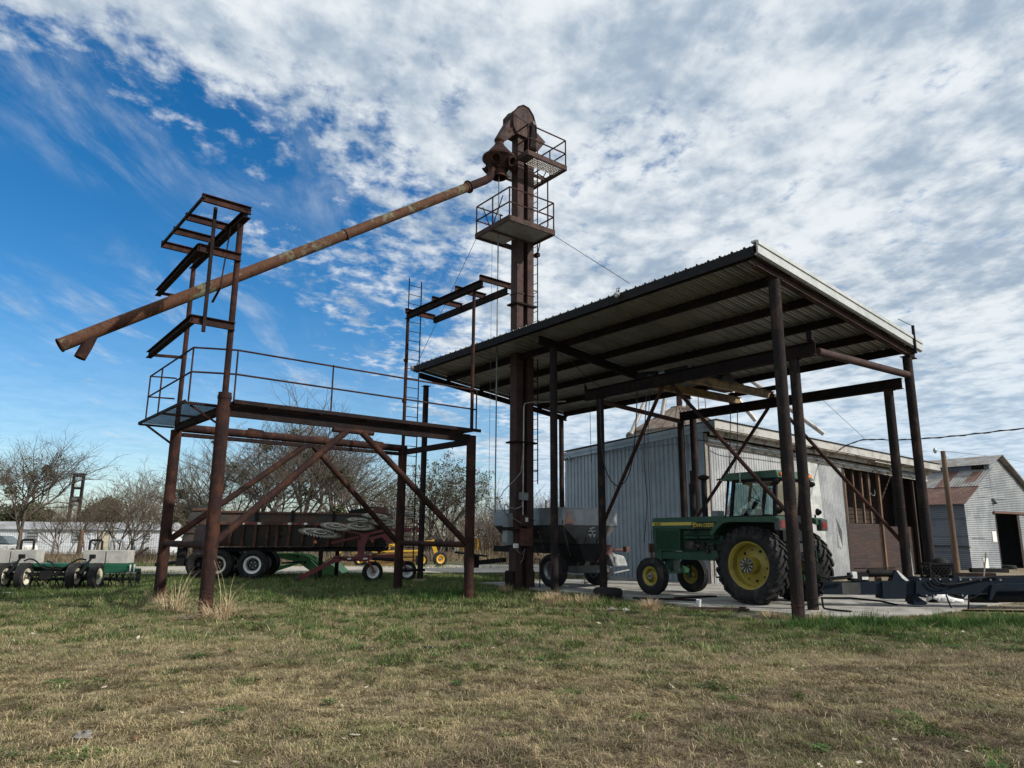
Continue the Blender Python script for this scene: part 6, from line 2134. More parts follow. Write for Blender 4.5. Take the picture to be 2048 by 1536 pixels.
# chassis and wheels
m = MB(Dt)
zf = dpz(560, 1101)[1]
for b in (.75, WD - .75):
    m.bar((tlb + .3, b, zf), (x1 - .2, b, zf + .04), .10, .15)
m.bar((dpz(640, 1110)[0] - .3, .45, zf), (x1, .45, zf + .05), .08, .10)
m.box(dpz(468, 1)[0] - .14, dpz(468, 1)[0] + .14, .3, .55, .45, zbot)
for px in (432, 503):
    m.tube((dpz(px, 1)[0], .1, .50), (dpz(px, 1)[0], WD - .1, .50), .07, n=12)
m.build('chassis', BLACK, dt, smooth=False)
m = MB(Dt)
for px in (640, 662):
    x = dpz(px, 1130, .45)[0]
    bb = .45 if px == 640 else WD - .45
    m.box(x - .07, x + .07, bb, bb + .12, .02, zf)
m.bar((dpz(640, 1)[0], .5, .55), (dpz(662, 1)[0], WD - .4, .55), .05, .06)
m.build('landing_leg', RUSTD, dt, smooth=False)
for px in (432, 503):
    x = dpz(px, 1134)[0]
    for b, s in ((.02, -1), (WD - .02, 1)):
        wheel(Dt, dt, (x, b - s * .14, .50), s, .505, .29, .26, WHITE if px == 503 else CREAM, ribsn=4, name='wheel', dish=0.05, holes=0, dark=.72)
        tyre(Dt, (x, b - s * .46, .50), s, .505, .30, .26, 0, 0).build('inner_tyre', TIRE, dt)
x = dpz(393, 1134)[0]
for b in (.16, WD - .16):
    wheel(Dt, dt, (x, b + .2, .50), -1, .50, .28, .26, BLACK, name='wheel', dish=.05, holes=0)
m = MB(Dt); xq = dpz(394, 1)[0]; m.bar((xq, -.02, .35), (xq, -.02, zbot), .05, .05); xq = dpz(372, 1)[0]; m.bar((xq, .1, .25), (xq, .1, zbot), .05, .04); m.build('mud_flap_hanger', GREYP, dt, smooth=False)
m = MB(Dt)
x, z = dpz(631, 1084, .1); m.tube((x, .05, z), (x, .12, z), .06, n=12)
x, z = dpz(745, 1082, .1); m.tube((x, .05, z), (x, .12, z), .045, n=12)
m.build('marker_lamp', ORANGE, dt)

# ================================================================ green front loader on the ground behind
lo = at(520, 1140, 29.4); lo.z = 0
LUo, LVo = axes(0.05)
LD = Frame(lo, LUo, LVo)
ld = thing('front_loader', LD(0, 0, 0), 'detached green front loader with bucket lying on grass under the trailer', 'loader')


def lpz(px, py, b=0.0):
    d = onplane(px, py, LD(0, b, 0), LVo) - LD.o
    return d.dot(LUo), d.z


for b in (0.0, 1.05):
    P = [lpz(*p) for p in ((505, 1107), (590, 1107), (612, 1110), (620, 1118), (642, 1140), (632, 1150), (610, 1134), (596, 1124), (560, 1116), (505, 1114))]
    m = MB(LD); m.prism(P, lambda u, v: (u, b - .06, v), lambda u, v: (u, b + .06, v)); m.build('lift_arm', GREENL, ld, smooth=False, bevel=.01)
    m = MB(LD)
    p, q = lpz(536, 1138), lpz(605, 1124); m.tube((p[0], b - .1, p[1]), (q[0], b - .1, q[1]), .03, n=8)
    p, q = lpz(536, 1144), lpz(590, 1126); m.tube((p[0], b - .1, p[1]), (q[0], b - .1, q[1]), .045, n=8)
    p, q = lpz(615, 1112), lpz(650, 1134); m.tube((p[0], b - .09, p[1]), (q[0], b - .09, q[1]), .04, n=8)
    m.build('hydraulic_ram', GREENL, ld)
m = MB(LD)
P = [lpz(*p) for p in ((655, 1128), (668, 1130), (688, 1146), (680, 1153), (648, 1153), (642, 1148))]
m.prism(P, lambda u, v: (u, -.35, v), lambda u, v: (u, 1.4, v)); m.build('bucket', GREENL, ld, smooth=False, bevel=.01)
m = MB(LD); P = [lpz(*p) for p in ((528, 1112), (540, 1114), (545, 1152), (530, 1152))]; m.prism(P, lambda u, v: (u, .1, v), lambda u, v: (u, .25, v)); m.build('mount_post', GREENL, ld, smooth=False)
m = MB(LD); p, q = lpz(624, 1114), lpz(634, 1122); m.add([(p[0], -.075, p[1]), (q[0], -.075, q[1]), (q[0], -.075, q[1] - .08), (p[0], -.075, p[1] - .08)], [(0, 1, 2, 3)]); m.build('white_decal', WHITE, ld, smooth=False)
m = MB(LD); p = lpz(596, 1113); m.tube((p[0], -.075, p[1]), (p[0], -.064, p[1]), .07, n=16); dd = m.build('round_emblem', BLACK, ld)
m = MB(LD); m.lathe([(.05, 0), (.062, 0), (.062, .003), (.05, .003)], (p[0], -.079, p[1]), (0, 1, 0), 18); m.build('emblem_ring', YELD, dd)
m = MB(LD); p = lpz(611, 1125); m.tube((p[0], -.075, p[1]), (p[0], -.062, p[1]), .05, n=14); m.build('round_hole', BLACK, ld)
m = MB(LD)
for k in range(3):
    m.path(smooth_pts([(lpz(540, 1130)[0], -.12, lpz(1, 1130 + 4 * k)[1]), (lpz(570, 1)[0], -.14, lpz(1, 1132 + 3 * k)[1]), (lpz(600, 1)[0], -.12, lpz(1, 1118 + 4 * k)[1]), (lpz(630, 1)[0], -.1, lpz(1, 1128)[1])]), .012, 5)
m.build('hose', BLACK, ld)

# ================================================================ red wheel rake, folded for transport
ro_ = V((0, 25.75, 0))
RKU, RKV = axes(0.06)
RK = Frame(ro_, RKU, RKV)
rk = thing('hay_rake', RK(-4.8, 0, 0), 'dark red wheel rake with pale tined wheels folded up on two white-rimmed tyres', 'hay rake')


def kpz(px, py, b=0.0):
    d = onplane(px, py, RK(0, b, 0), RKV) - RK.o
    return (d.dot(RKU), b, d.z)


def kbar(name, px0, px1, w, h, b0=0.0, b1=0.0, mt=REDM):
    mm = MB(RK); mm.bar(kpz(*px0, b0), kpz(*px1, b1), w, h); return mm.build(name, mt, rk, smooth=False, bevel=.008)


kbar('tongue', (596, 1158), (678, 1116), .12, .15, -.25, 0)
kbar('tongue', (676, 1117), (735, 1118), .14, .15)
kbar('tongue_hinge', (668, 1119), (680, 1117), .2, .22)
kbar('main_beam', (716, 1116), (795, 1113), .22, .16)
kbar('mast', (722, 1116), (722, 1080), .16, .22)
kbar('mast', (722, 1092), (733, 1068), .18, .22)
kbar('arm', (662, 1086), (718, 1074), .08, .08, -.3, 0)
kbar('arm', (720, 1072), (770, 1060), .09, .09)
kbar('arm', (680, 1060), (725, 1068), .06, .06, .4, 0)
kbar('arm', (738, 1078), (770, 1070), .09, .10)
kbar('arm', (768, 1060), (838, 1058), .09, .09, 0, .3)
kbar('arm', (790, 1066), (830, 1059), .10, .10, 0, .2)
kbar('block', (772, 1068), (786, 1080), .25, .35)
kbar('arm_end', (832, 1052), (836, 1064), .1, .12, .2, .2)
kbar('hitch_clevis', (593, 1164), (599, 1150), .14, .14, -.25, -.25, IRON)
kbar('jack', (630, 1138), (632, 1174), .06, .05, -.15, -.15, BLACK)
for px, py, rx, ry, b in ((640, 1066, 42, 8.5, -.5), (672, 1053, 31, 8, -.2), (720, 1053, 30, 9, .1), (717, 1040, 24, 5, .5), (752, 1032, 29, 6, .5), (768, 1044, 30, 9, .3), (806, 1024, 28, 5, .9), (826, 1032, 30, 6, .6)):
    p = kpz(px, py, b)
    rr = .62 * rx / 36
    tilt = math.asin(min(1, max(.05, ry / rx))) * .85
    ax_ = V((.16 if px < 700 else .1, -sin(tilt), cos(tilt))).normalized()
    a_ = ax_.orthogonal().normalized(); b_ = ax_.cross(a_)
    m = MB(RK)
    m.lathe([(rr * .66, 0), (rr * .80, .012), (rr * .80, .022), (rr * .66, .010)], p, ax_, 36, closed=True)
    m.lathe([(rr * .22, .03), (rr * .34, .02), (rr * .34, .03), (rr * .22, .04)], p, ax_, 24, closed=True)
    for k in range(40):
        t = 2 * pi * k / 40
        e = a_ * cos(t) + b_ * sin(t); g = a_ * cos(t + .12) + b_ * sin(t + .12)
        m.bar(V(p) + e * rr * .34, V(p) + e * rr * .62, .009, .008)
        m.bar(V(p) + e * rr * .80 + ax_ * .02, V(p) + g * rr + ax_ * .0, .026, .014)
    o = m.build('rake_wheel', RAKEW, rk, smooth=False)
    m = MB(RK); m.lathe([(0, .05), (rr * .2, .04), (rr * .24, -.01), (0, -.03)], p, ax_, 18); m.tube(V(p) - ax_ * .25, V(p), .025, n=8); m.build('rake_hub', BLACK, o)
for px, py, b in ((745, 1142, -.1), (813, 1142, .45)):
    p = kpz(px, py, b)
    XA = Frame(RK(p[0], b, 0), (RKU + RKV * .45).normalized(), V((-(RKU + RKV * .45).normalized().y, (RKU + RKV * .45).normalized().x, 0)))
    wheel(XA, rk, (0, 0, .345), -1, .335, .195, .20, WHITE, ribsn=3, name='transport_wheel', dish=0.0, hub=0.03, holes=4)
kbar('wheel_fork', (736, 1120), (750, 1146), .07, .06, -.24, -.30)
kbar('wheel_fork', (806, 1120), (813, 1142), .07, .06, .36, .34)
m = MB(RK)
m.tube(kpz(745, 1117, -.12), kpz(795, 1120, -.12), .06, n=10); m.tube(kpz(756, 1105, -.1), kpz(778, 1094, -.1), .035, n=8)
m.path(smooth_pts([kpz(640, 1130, -.2), kpz(665, 1116, -.1), kpz(690, 1118, -.1), kpz(700, 1122, -.1), kpz(735, 1113, -.1), kpz(770, 1104, -.15)]), .016, 6)
m.path(smooth_pts([kpz(730, 1108, -.1), kpz(750, 1098, -.15), kpz(762, 1088, -.15), kpz(785, 1092, -.1)]), .014, 6)
m.build('hydraulic_line', BLACK, rk)
m = MB(RK); p = kpz(818, 1061, .1); m.bar(kpz(816, 1062, .12), kpz(824, 1060, .12), .01, .05); m.bar(kpz(726, 1117.5, -.12), kpz(735, 1117, -.12), .01, .05); m.bar(kpz(695, 1118, -.08), kpz(702, 1117, -.08), .01, .05); m.build('pale_decal', WHITE, rk, smooth=False)

# ================================================================ yellow basket rake beyond the road
yo = V((0, 37.8, 0))
YK = Frame(yo, *axes(0.04))
yk = thing('basket_rake', YK(-7, 0, 0), 'yellow rolling basket rake with tined bars standing beyond the gravel road', 'hay rake')


def ypz(px, py, b=0.0):
    d = onplane(px, py, YK(0, b, 0), YK.v) - YK.o
    return (d.dot(YK.u), b, d.z)


m = MB(YK)
for k, y in enumerate((1102, 1106, 1110, 1114, 1119, 1123, 1128)):
    m.bar(ypz(738 if k < 6 else 700, y + 2, .1 * (k % 2)), ypz(838, y - 1, .1 * (k % 2)), .07, .085)
m.build('tine_bar', YELM, yk, smooth=False)
m = MB(YK)
for k, y in enumerate((1104, 1108, 1112, 1117, 1121, 1126)):
    x = 742
    while x < 836:
        p = ypz(x, y, -.05)
        m.bar(p, (p[0] + .04, -.1, p[2] - .10), .014, .014)
        x += 3.2
m.build('tines', IRON, yk, smooth=False)
def ybar(name, a, b_, w, h, mt=YELM, d0=0.0, d1=0.0):
    mm = MB(YK); mm.bar(ypz(*a, d0), ypz(*b_, d1), w, h); return mm.build(name, mt, yk, smooth=False, bevel=.01)


ybar('frame_bar', (700, 1098), (812, 1088), .14, .14)
ybar('frame_bar', (812, 1088), (868, 1082), .14, .12)
ybar('frame_bar', (675, 1108), (686, 1098), .14, .14)
ybar('frame_bar', (684, 1098), (702, 1097), .16, .14)
ybar('caster_arm', (864, 1080), (872, 1106), .16, .20)
ybar('caster_arm', (872, 1104), (884, 1124), .12, .16)
ybar('side_plate', (752, 1100), (780, 1094), .1, .22)
ybar('gear_case', (704, 1110), (722, 1106), .3, .25, CRANEY)
for px, py, r in ((880, 1124, .38), (740, 1126, .36), (720, 1128, .34), (843, 1122, .32)):
    p = ypz(px, py, -.05)
    XA = Frame(YK(p[0], -.05, 0), *axes(0.45))
    wheel(XA, yk, (0, 0, max(r + .02, p[2])), -1, r, r * .52, .22, YELM, name='wheel', hub=.03, holes=0)

# yellow container, mobile home, sign frame, pickup behind the fence
def ground_at(px, d):
    p = at(px, 1071, d)
    return V((p.x, p.y, float(ground_z(p.x, p.y))))


q = ground_at(930, 58)
yc = thing('storage_container', q, 'yellow box container with dark sloping end beside the far brush', 'container')
xa, xb = at(910, 1080, 58).x, at(955, 1080, 58).x
zt_ = at(930, 1075, 58).z
m = MB(); m.box(xa, xb, 58, 62.5, .35, zt_); cb = m.build('box', YELM, yc, smooth=False, bevel=.02)
m = MB(); m.box(xa - .02, xb + .02, 57.98, 62.5, zt_ - .02, zt_ + .06); m.box(xa - .06, xa + .3, 57.95, 58.0, .35, zt_); m.build('trim', WHITE, cb, smooth=False)
m = MB()
for k in range(14):
    x = xa + .4 + (xb - xa - .5) * k / 14
    m.box(x, x + .03, 57.97, 58.0, .4, zt_ - .05)
m.build('side_ribs', YELM, cb, smooth=False)
m = MB(); m.hexa([(xa - 3.2, 59, .3), (xa, 58.6, .3), (xa, 62, .3), (xa - 3.2, 62, .3)], [(xa - 2.6, 59.2, zt_ - .3), (xa, 58.6, zt_ + .02), (xa, 62, zt_ + .02), (xa - 2.6, 62, zt_ - .3)]); m.build('dark_end', NAVY, yc, smooth=False)
m = MB()
for x in (xa + .3, xb - .3):
    for y in (58.2, 62.2):
        m.box(x - .12, x + .12, y - .1, y + .1, -.6, .35)
m.build('skid', BLACK, yc, smooth=False)

hy = 74.0
hz = float(ground_z(-50, hy))
xl, xr = at(-260, 1060, hy).x, at(333, 1060, hy).x
ze, zr2 = at(150, 1059, hy).z, at(150, 1044, hy + 2).z
hm = thing('mobile_home', ((xl + xr) / 2, hy + 2, hz), 'long white ribbed mobile home with low grey roof behind bare trees', 'mobile home')
m = MB()
pr = ribs(xr - xl, .24, .018)
m.sheet((xl, hy, hz + .55), (1, 0, 0), (0, 0, ze - hz - .55), pr, (0, -1, 0))
m.sheet((xl, hy + 4.2, hz + .55), (1, 0, 0), (0, 0, ze - hz - .55), [(0, 0), (xr - xl, 0)], (0, 1, 0))
m.box(xr - .02, xr + .02, hy, hy + 4.2, hz + .55, ze); m.box(xl - .02, xl + .02, hy, hy + 4.2, hz + .55, ze)
m.build('wall', HOUSE, hm, smooth=False)
m = MB(); m.add([(xl - .2, hy - .15, ze), (xr + .2, hy - .15, ze), (xr + .2, hy + 2.1, zr2), (xl - .2, hy + 2.1, zr2), (xr + .2, hy + 4.4, ze), (xl - .2, hy + 4.4, ze)], [(0, 1, 2, 3), (3, 2, 4, 5)])
m.add([(xr + .2, hy - .15, ze), (xr + .2, hy + 4.4, ze), (xr + .2, hy + 2.1, zr2)], [(0, 1, 2)])
m.build('roof', HROOF, hm, smooth=False)
MB().box(xl, xr, hy - .14, hy - .09, ze - .14, ze).build('eave_strip', GREYP, hm, smooth=False)
MB().box(xl, xr, hy + .08, hy + 4.1, hz - .2, hz + .55).build('skirting', GREYW, hm, smooth=False)
for px0, px1, y0, y1 in ((149, 166, 1064, 1082), (56, 76, 1064, 1082), (292, 300, 1066, 1080)):
    a, b = at(px0, y0, hy), at(px1, y1, hy)
    f = MB().box(a.x - .06, b.x + .06, hy - .10, hy - .055, b.z - .06, a.z + .06).build('window', WHITE, hm, smooth=False)
    MB().box(a.x, b.x, hy - .115, hy - .102, b.z, a.z).build('pane', PANE, f, smooth=False)
    m = MB()
    for k in (1, 2):
        z = b.z + (a.z - b.z) * k / 3
        m.box(a.x, b.x, hy - .13, hy - .117, z - .025, z + .025)
    m.build('glazing_bar', WHITE, f, smooth=False)
a, b = at(200, 1064, hy), at(216, 1100, hy)
dr = MB().box(a.x, b.x, hy - .11, hy - .055, b.z, a.z).build('door', DOORC, hm, smooth=False)
m = MB(); m.box(a.x - .1, b.x + .1, hy - .10, hy - .052, a.z, a.z + .1); m.box(b.x, b.x + .1, hy - .10, hy - .052, b.z, a.z); m.build('door_frame', GREYW, dr, smooth=False)
m = MB()
for px in (120, 221):
    a = at(px, 1065, hy); m.ball((a.x, hy - .15, a.z), .14, 8)
m.build('porch_lamp', BLACK, hm)

sy = 95.0
a, b = at(133, 1060, sy), at(152, 1060, sy)
zt1 = at(150, 946, sy).z
sg = thing('sign_frame', ((a.x + b.x) / 2, sy, -1.1), 'tall empty two-legged roadside sign frame rising above mobile home', 'sign')
for x in (a.x, b.x):
    MB().box(x - .15, x + .15, sy, sy + .3, -1.1, zt1).build('leg', BLACK, sg, smooth=False)
m = MB(); m.box(a.x + .22, b.x - .22, sy + .05, sy + .3, zt1 - .5, zt1)
zz0 = at(150, 974, sy).z
m.box(a.x + .22, b.x - .22, sy + .05, sy + .3, zz0 - .3, zz0); m.build('crossbar', BLACK, sg, smooth=False)
m = MB(); m.add([(a.x + .22, sy + .1, zt1 - .5), (a.x + .6, sy + .1, zt1 - .5), (a.x + .3, sy + .1, zz0 + .8), (a.x + .7, sy + .1, zz0), (a.x + .22, sy + .1, zz0)], [(0, 1, 2, 3, 4)])
m.build('torn_panel', WHITE, sg, smooth=False)
z1, z0 = at(146, 993, sy).z, at(146, 1005, sy).z
pl = MB().box(a.x + .1, b.x - .1, sy - .08, sy - .01, z0, z1).build('panel', BLACK, sg, smooth=False)
MB().box(a.x + .2, b.x - .3, sy - .10, sy - .085, z0 + .3, z1 - .15).build('panel_face', GREYP, pl, smooth=False)

# far utility poles
for i, (px, py, d, lab) in enumerate(((72, 962, 88, 'distant wooden pole rising behind the left bare tree'), (1092, 1000, 80, 'short distant pole left of the blue grey shed'))):
    p = at(px, py, d)
    q = ground_at(px, d)
    m = MB(); m.tube((p.x, p.y, q.z), (p.x, p.y, p.z), .16, .12, n=8); o = m.build('wooden_pole', POLEW); tag(o, lab, 'pole')
# white car at the left edge
p = ground_at(5, 52)
wc = thing('parked_car', p, 'white car mostly cut off by the left picture edge behind aerator', 'car')
m = MB()
CX = lambda x, y, z: V((p.x + x, p.y + y, p.z + z))
MC = MB(CX)
MC.hexa([(-2.2, -.85, .25), (2.2, -.85, .25), (2.2, .85, .25), (-2.2, .85, .25)], [(-2.15, -.82, .95), (2.15, -.78, .85), (2.15, .78, .85), (-2.15, .82, .95)])
MC.build('body', WHITE, wc, bevel=.08)
m = MB(CX); m.hexa([(-1.5, -.75, .95), (1.1, -.75, .92), (1.1, .75, .92), (-1.5, .75, .95)], [(-1.0, -.6, 1.48), (.35, -.6, 1.48), (.35, .6, 1.48), (-1.0, .6, 1.48)]); m.build('cabin', PANE, wc, bevel=.05)
m = MB(CX); m.box(-.98, .33, -.58, .58, 1.475, 1.52); m.build('roof', WHITE, wc, bevel=.02)
for x in (-1.35, 1.4):
    for y, s in ((-.78, -1), (.78, 1)):
        FX = Frame(CX(0, 0, 0), V((1, 0, 0)), V((0, 1, 0)))
        wheel(FX, wc, (x, y, .32), s, .32, .19, .2, STAIN, name='wheel', holes=0)

# ================================================================ small things on the slab and in the grass
def placed(px, py, z=0.0):
    return onground(px, py, z)


p = placed(1398, 1215, .062)
m = MB(); m.lathe([(0, 0), (.040, 0), (.058, .16), (.062, .165), (.058, .17), (.053, .165), (.036, .01), (0, .01)], p, (0, 0, 1), 20)
tag(m.build('foam_cup', PLASTIC), 'white foam cup standing on slab edge near the tractor', 'cup')
p = placed(1216, 1193, .05)
m = MB()
m.lathe([(.22, -.08), (.30, -.11), (.36, -.09), (.385, -.03), (.385, .03), (.36, .09), (.30, .11), (.22, .08)], p + V((0, 0, .11)), (0.02, 0, 1), 30, closed=True)
tag(m.build('old_tyre', TIRE), 'worn black tyre lying flat at the slab edge by a post', 'tyre')
for px, py, l, w, ang, lab in ((1430, 1219, .62, .10, -.1, 'rusty flat bar lying on slab edge right of the cup'), (1330, 1200, .8, .08, -.35, 'thin dark board lying on the slab behind the cup'),
                               (1392, 1196, .7, .07, .5, 'short dark strip lying on the slab by the front wheel')):
    p = placed(px, py, .062); c, s_ = cos(ang), sin(ang)
    m = MB(); m.bar(p + V((-c * l, -s_ * l, .025)), p + V((c * l, s_ * l, .025)), w, .04)
    tag(m.build('scrap_bar', RUSTB if px == 1430 else RUSTD, smooth=False), lab, 'scrap')
p = placed(1486, 1220, .062)
m = MB(); m.lathe([(0, 0), (.11, 0), (.11, .03), (.075, .035), (.075, .065), (0, .065)], p, (0, 0, 1), 20)
for k in range(14):
    t = 2 * pi * k / 14
    m.bar(p + V((cos(t) * .10, sin(t) * .10, .015)), p + V((cos(t) * .135, sin(t) * .135, .015)), .025, .028)
tag(m.build('rusty_gear', RUST, smooth=False), 'small rusty gear wheel lying on the slab by rear tyre', 'gear')
# chain under the tongue
m = MB()
cp2 = smooth_pts([placed(1644, 1196, .40), placed(1645, 1205, .22), placed(1648, 1216, .085), placed(1662, 1219, .08), placed(1680, 1221, .08), placed(1702, 1223, .08)], 8)
for i, p in enumerate(cp2[:-1]):
    d = (cp2[i + 1] - p)
    if d.length < 1e-4:
        continue
    up_ = V((0, 0, 1)) if i % 2 else V((0.3, .9, .2))
    m.path([p, p + d * 1.35], .016 if i % 2 else .022, 6)
tag(m.build('chain', RUSTD), 'rusty tow chain hanging from tongue and trailing over the slab', 'chain')
# white sacks behind the implement
for i, (px, py, r, sq, lab) in enumerate(((1879, 1208, .24, (1.1, .8, .85), 'crumpled white plastic sack lying under the navy beam'), (1906, 1209, .22, (1.5, .8, .55), 'flatter white plastic sack lying right of the other sack'))):
    p = placed(px, py, .03)
    m = MB(); m.ball(p + V((0, .1, r * sq[2] * .8)), r, 18, sq)
    rr_ = random.Random(i + 3)
    m.v = [(x + rr_.uniform(-.02, .02), y + rr_.uniform(-.02, .02), max(.03, z + rr_.uniform(-.02, .02))) for x, y, z in m.v]
    tag(m.build('plastic_sack', PLASTIC, angle=20), lab, 'sack')
p, q = placed(1822, 1196, .05), None
wb0 = at(1826, 1166, 19.6); wb1 = at(1813, 1092, 20.1)
m = MB(); m.bar((wb0.x, wb0.y, .05), wb1, .16, .03, (0, -1, .2)); tag(m.build('leaning_board', GREYP, smooth=False), 'pale grey board leaning upright beside the right post', 'board')
# timbers piled in front of the barn
for i, (a, b, lab) in enumerate((((1905, 1146), (1990, 1150), 'lower dark timber lying in front of the barn wall'), ((1912, 1140), (1985, 1145), 'upper dark timber lying on the pile before the barn'))):
    p, q = at(*a, 31 + i), at(*b, 31 + i)
    zz = .10 + .2 * i
    m = MB(); m.bar((p.x, p.y - i, zz), (q.x, q.y - i, zz), .2, .18); tag(m.build('timber', BLACK if i else RUSTD, smooth=False, bevel=.01), lab, 'timber')
p = at(1965, 1157, 27)
m = MB(); m.bar((p.x, p.y, .0), (p.x + .25, p.y, 1.1), .05, .03); tag(m.build('stake', GREYW, smooth=False), 'pale wooden stake poking up behind the navy frame', 'stake')
p = placed(2010, 1139, .0)
m = MB(); m.lathe([(.18, -.1), (.30, -.12), (.36, -.08), (.38, 0), (.36, .08), (.30, .12), (.18, .1)], V((p.x, B(0.6, 4.2, 0).y, .12)), (0, 0, 1), 24, closed=True)
tag(m.build('old_tyre', TIRE), 'dark tyre lying in the barn doorway', 'tyre')
p = placed(1225, 1223)
for i, (dx, dy, r, lab) in enumerate(((0, 0, .055, 'scrap of grey white litter in dry grass before the slab'), (.28, -.12, .045, 'small cream litter scrap in grass right of the grey one'))):
    m = MB(); m.ball(p + V((dx, dy, .05)), r, 8, (1.6, .8, .7)); m.v = [(x + random.Random(int(x * 9999)).uniform(-.03, .03), y, z + random.Random(int(z * 9999 + x * 7777)).uniform(-.025, .025)) for x, y, z in m.v]
    tag(m.build('litter', GREYW if not i else BLOCK, smooth=False), lab, 'litter')
p = placed(15, 1189)
m = MB(); m.ball(p + V((0, 0, .03)), .12, 8, (1.4, .8, .3)); tag(m.build('litter', PLASTIC, smooth=False), 'flat white litter scrap in grass left below the aerator wheels', 'litter')
p = placed(860, 1301)
m = MB(); m.bar(p + V((-.09, 0, .05)), p + V((.09, .02, .03)), .06, .02); tag(m.build('litter', NAVY, smooth=False), 'small dark blue scrap lying in the middle lawn', 'litter')
# stones round the left leg
for i, (px, py, r, lab) in enumerate(((372, 1240, .10, 'flat grey stone at the foot of the front left leg'), (1495, 1238, .20, 'brown earth clod beside the near right post'), (165, 1480, .055, 'pale flat stone in the near left lawn'))):
    p = placed(px, py)
    m = MB(); m.ball(p + V((0, 0, .03)), r, 12, (1.5, 1, .45)); rr_ = random.Random(i); m.v = [(x + rr_.uniform(-.02, .02), y + rr_.uniform(-.02, .02), z + rr_.uniform(-.015, .015)) for x, y, z in m.v]
    tag(m.build('stone', DIRT if i != 2 else CONC, angle=25), lab, 'stone')

# ================================================================ trees, brush
def tubes_np(segs, n=4):
    """segs: list of (p, q, r0, r1) -> verts, quads"""
    P = np.array([s[0] for s in segs]); Q = np.array([s[1] for s in segs])
    r0 = np.array([s[2] for s in segs]); r1 = np.array([s[3] for s in segs])
    d = Q - P
    d /= np.linalg.norm(d, axis=1)[:, None] + 1e-9
    ref = np.where(np.abs(d[:, 2:3]) < 0.9, np.array([[0, 0, 1.0]]), np.array([[1.0, 0, 0]]))
    a = np.cross(d, ref); a /= np.linalg.norm(a, axis=1)[:, None]
    b = np.cross(d, a)
    vs = []
    for k in range(n):
        t = 2 * pi * k / n
        vs.append(P + (a * cos(t) + b * sin(t)) * r0[:, None])
    for k in range(n):
        t = 2 * pi * k / n
        vs.append(Q + (a * cos(t) + b * sin(t)) * r1[:, None])
    vs = np.stack(vs, 1)                       # m, 2n, 3
    m = len(segs)
    base = (np.arange(m) * 2 * n)[:, None, None]
    f = np.array([[k, (k + 1) % n, n + (k + 1) % n, n + k] for k in range(n)])[None]
    return vs.reshape(-1, 3), (base + f).reshape(-1, 4)


def grow(seed, height, spread=1.0, trunks=1, lean=0.0, twist=0.16, levels=4, dens=1.0, rbase=None, low=0.35):
    """bare winter tree: returns limb segments and twig tips"""
    r = np.random.default_rng(seed)
    segs, tips = [], []
    R0 = rbase or height * 0.019
    LEN = [height * x for x in (0.34, 0.40, 0.27, 0.16, 0.085)]
    RAD = [R0, R0 * .50, R0 * .22, max(R0 * .09, .011), .0075]
    NUM = [7, 8, 7, 5]

    def branch(p, d, ln, rad, lev):
        n = (5, 6, 4, 3, 2)[lev]
        pts = [p]
        dd = d.copy()
        for i in range(n):
            dd = dd + r.normal(0, twist * (0.45 if lev == 0 else 1), 3) + np.array([0, 0, 0.05 if lev < 3 else 0.0])
            dd /= np.linalg.norm(dd)
            q = pts[-1] + dd * ln / n
            segs.append((pts[-1], q, rad * (1 - 0.6 * i / n), rad * (1 - 0.6 * (i + 1) / n), lev))
            pts.append(q)
        if lev >= levels:
            tips.append(pts[-1])
            return
        k = int(NUM[lev] * dens * (.8 + .4 * r.random()) + r.random())
        t0 = low if lev == 0 else 0.22
        for j in range(k):
            t = 1.0 if j == 0 else t0 + (1 - t0) * (j + r.random() * .8) / k
            x = min(t, .999) * n
            i = int(x)
            o = pts[i] + (pts[i + 1] - pts[i]) * (x - i)
            az = r.random() * 2 * pi if lev else 2 * pi * (j / k + .12 * r.random())
            side = np.array([cos(az), sin(az), 0.0])
            loc = pts[i + 1] - pts[i]
            loc /= np.linalg.norm(loc)
            s = spread * (0.85 if lev == 0 else 0.95) * (.6 + .7 * r.random())
            nd = loc * (1.0 if j == 0 else 0.75) + side * s * (.45 if j == 0 else 1) + np.array([0, 0, (.55 if lev == 0 else .15) * r.random()])
            nd /= np.linalg.norm(nd)
            branch(o, nd, LEN[lev + 1] * (.65 + .6 * r.random()) * (1.0 if t < .8 else .85), max(RAD[lev + 1] * (1.15 if j == 0 else .75 + .4 * r.random()), .0075), lev + 1)

    for k in range(trunks):
        az = r.random() * 2 * pi
        off = 0.38 if trunks > 1 else 0.0
        d = np.array([cos(az) * off + lean, sin(az) * off, 1.0])
        d /= np.linalg.norm(d)
        branch(np.array([cos(az) * .15 * (trunks > 1), sin(az) * .15 * (trunks > 1), -0.2]), d, LEN[0] * (1.25 if trunks > 1 else 1), R0 * (.75 if trunks > 1 else 1), 0)
    return segs, tips


def leaf_np(cent, n, rad, size, r, flat=0.8):
    """n small leaf-cluster faces scattered round the centre"""
    u = r.normal(0, 1, (n, 3)); u /= np.linalg.norm(u, axis=1)[:, None]
    p = cent + u * (rad * r.random((n, 1)) ** 0.45) * np.array([1, 1, flat])
    a = r.normal(0, 1, (n, 3)); a /= np.linalg.norm(a, axis=1)[:, None]
    b = np.cross(a, r.normal(0, 1, (n, 3))); b /= np.linalg.norm(b, axis=1)[:, None] + 1e-9
    s = size * (0.6 + 0.8 * r.random((n, 1)))
    return np.stack([p - a * s, p + b * s * .45, p + a * s, p - b * s * .45], 1).reshape(-1, 3)


def quads_obj(name, v, f, material, parent):
    o = mesh_np(name, v, np.asarray(f).ravel(), np.full(len(f), f.shape[1]), material)
    if parent is not None:
        o.parent = parent
    return o


TREES = {}


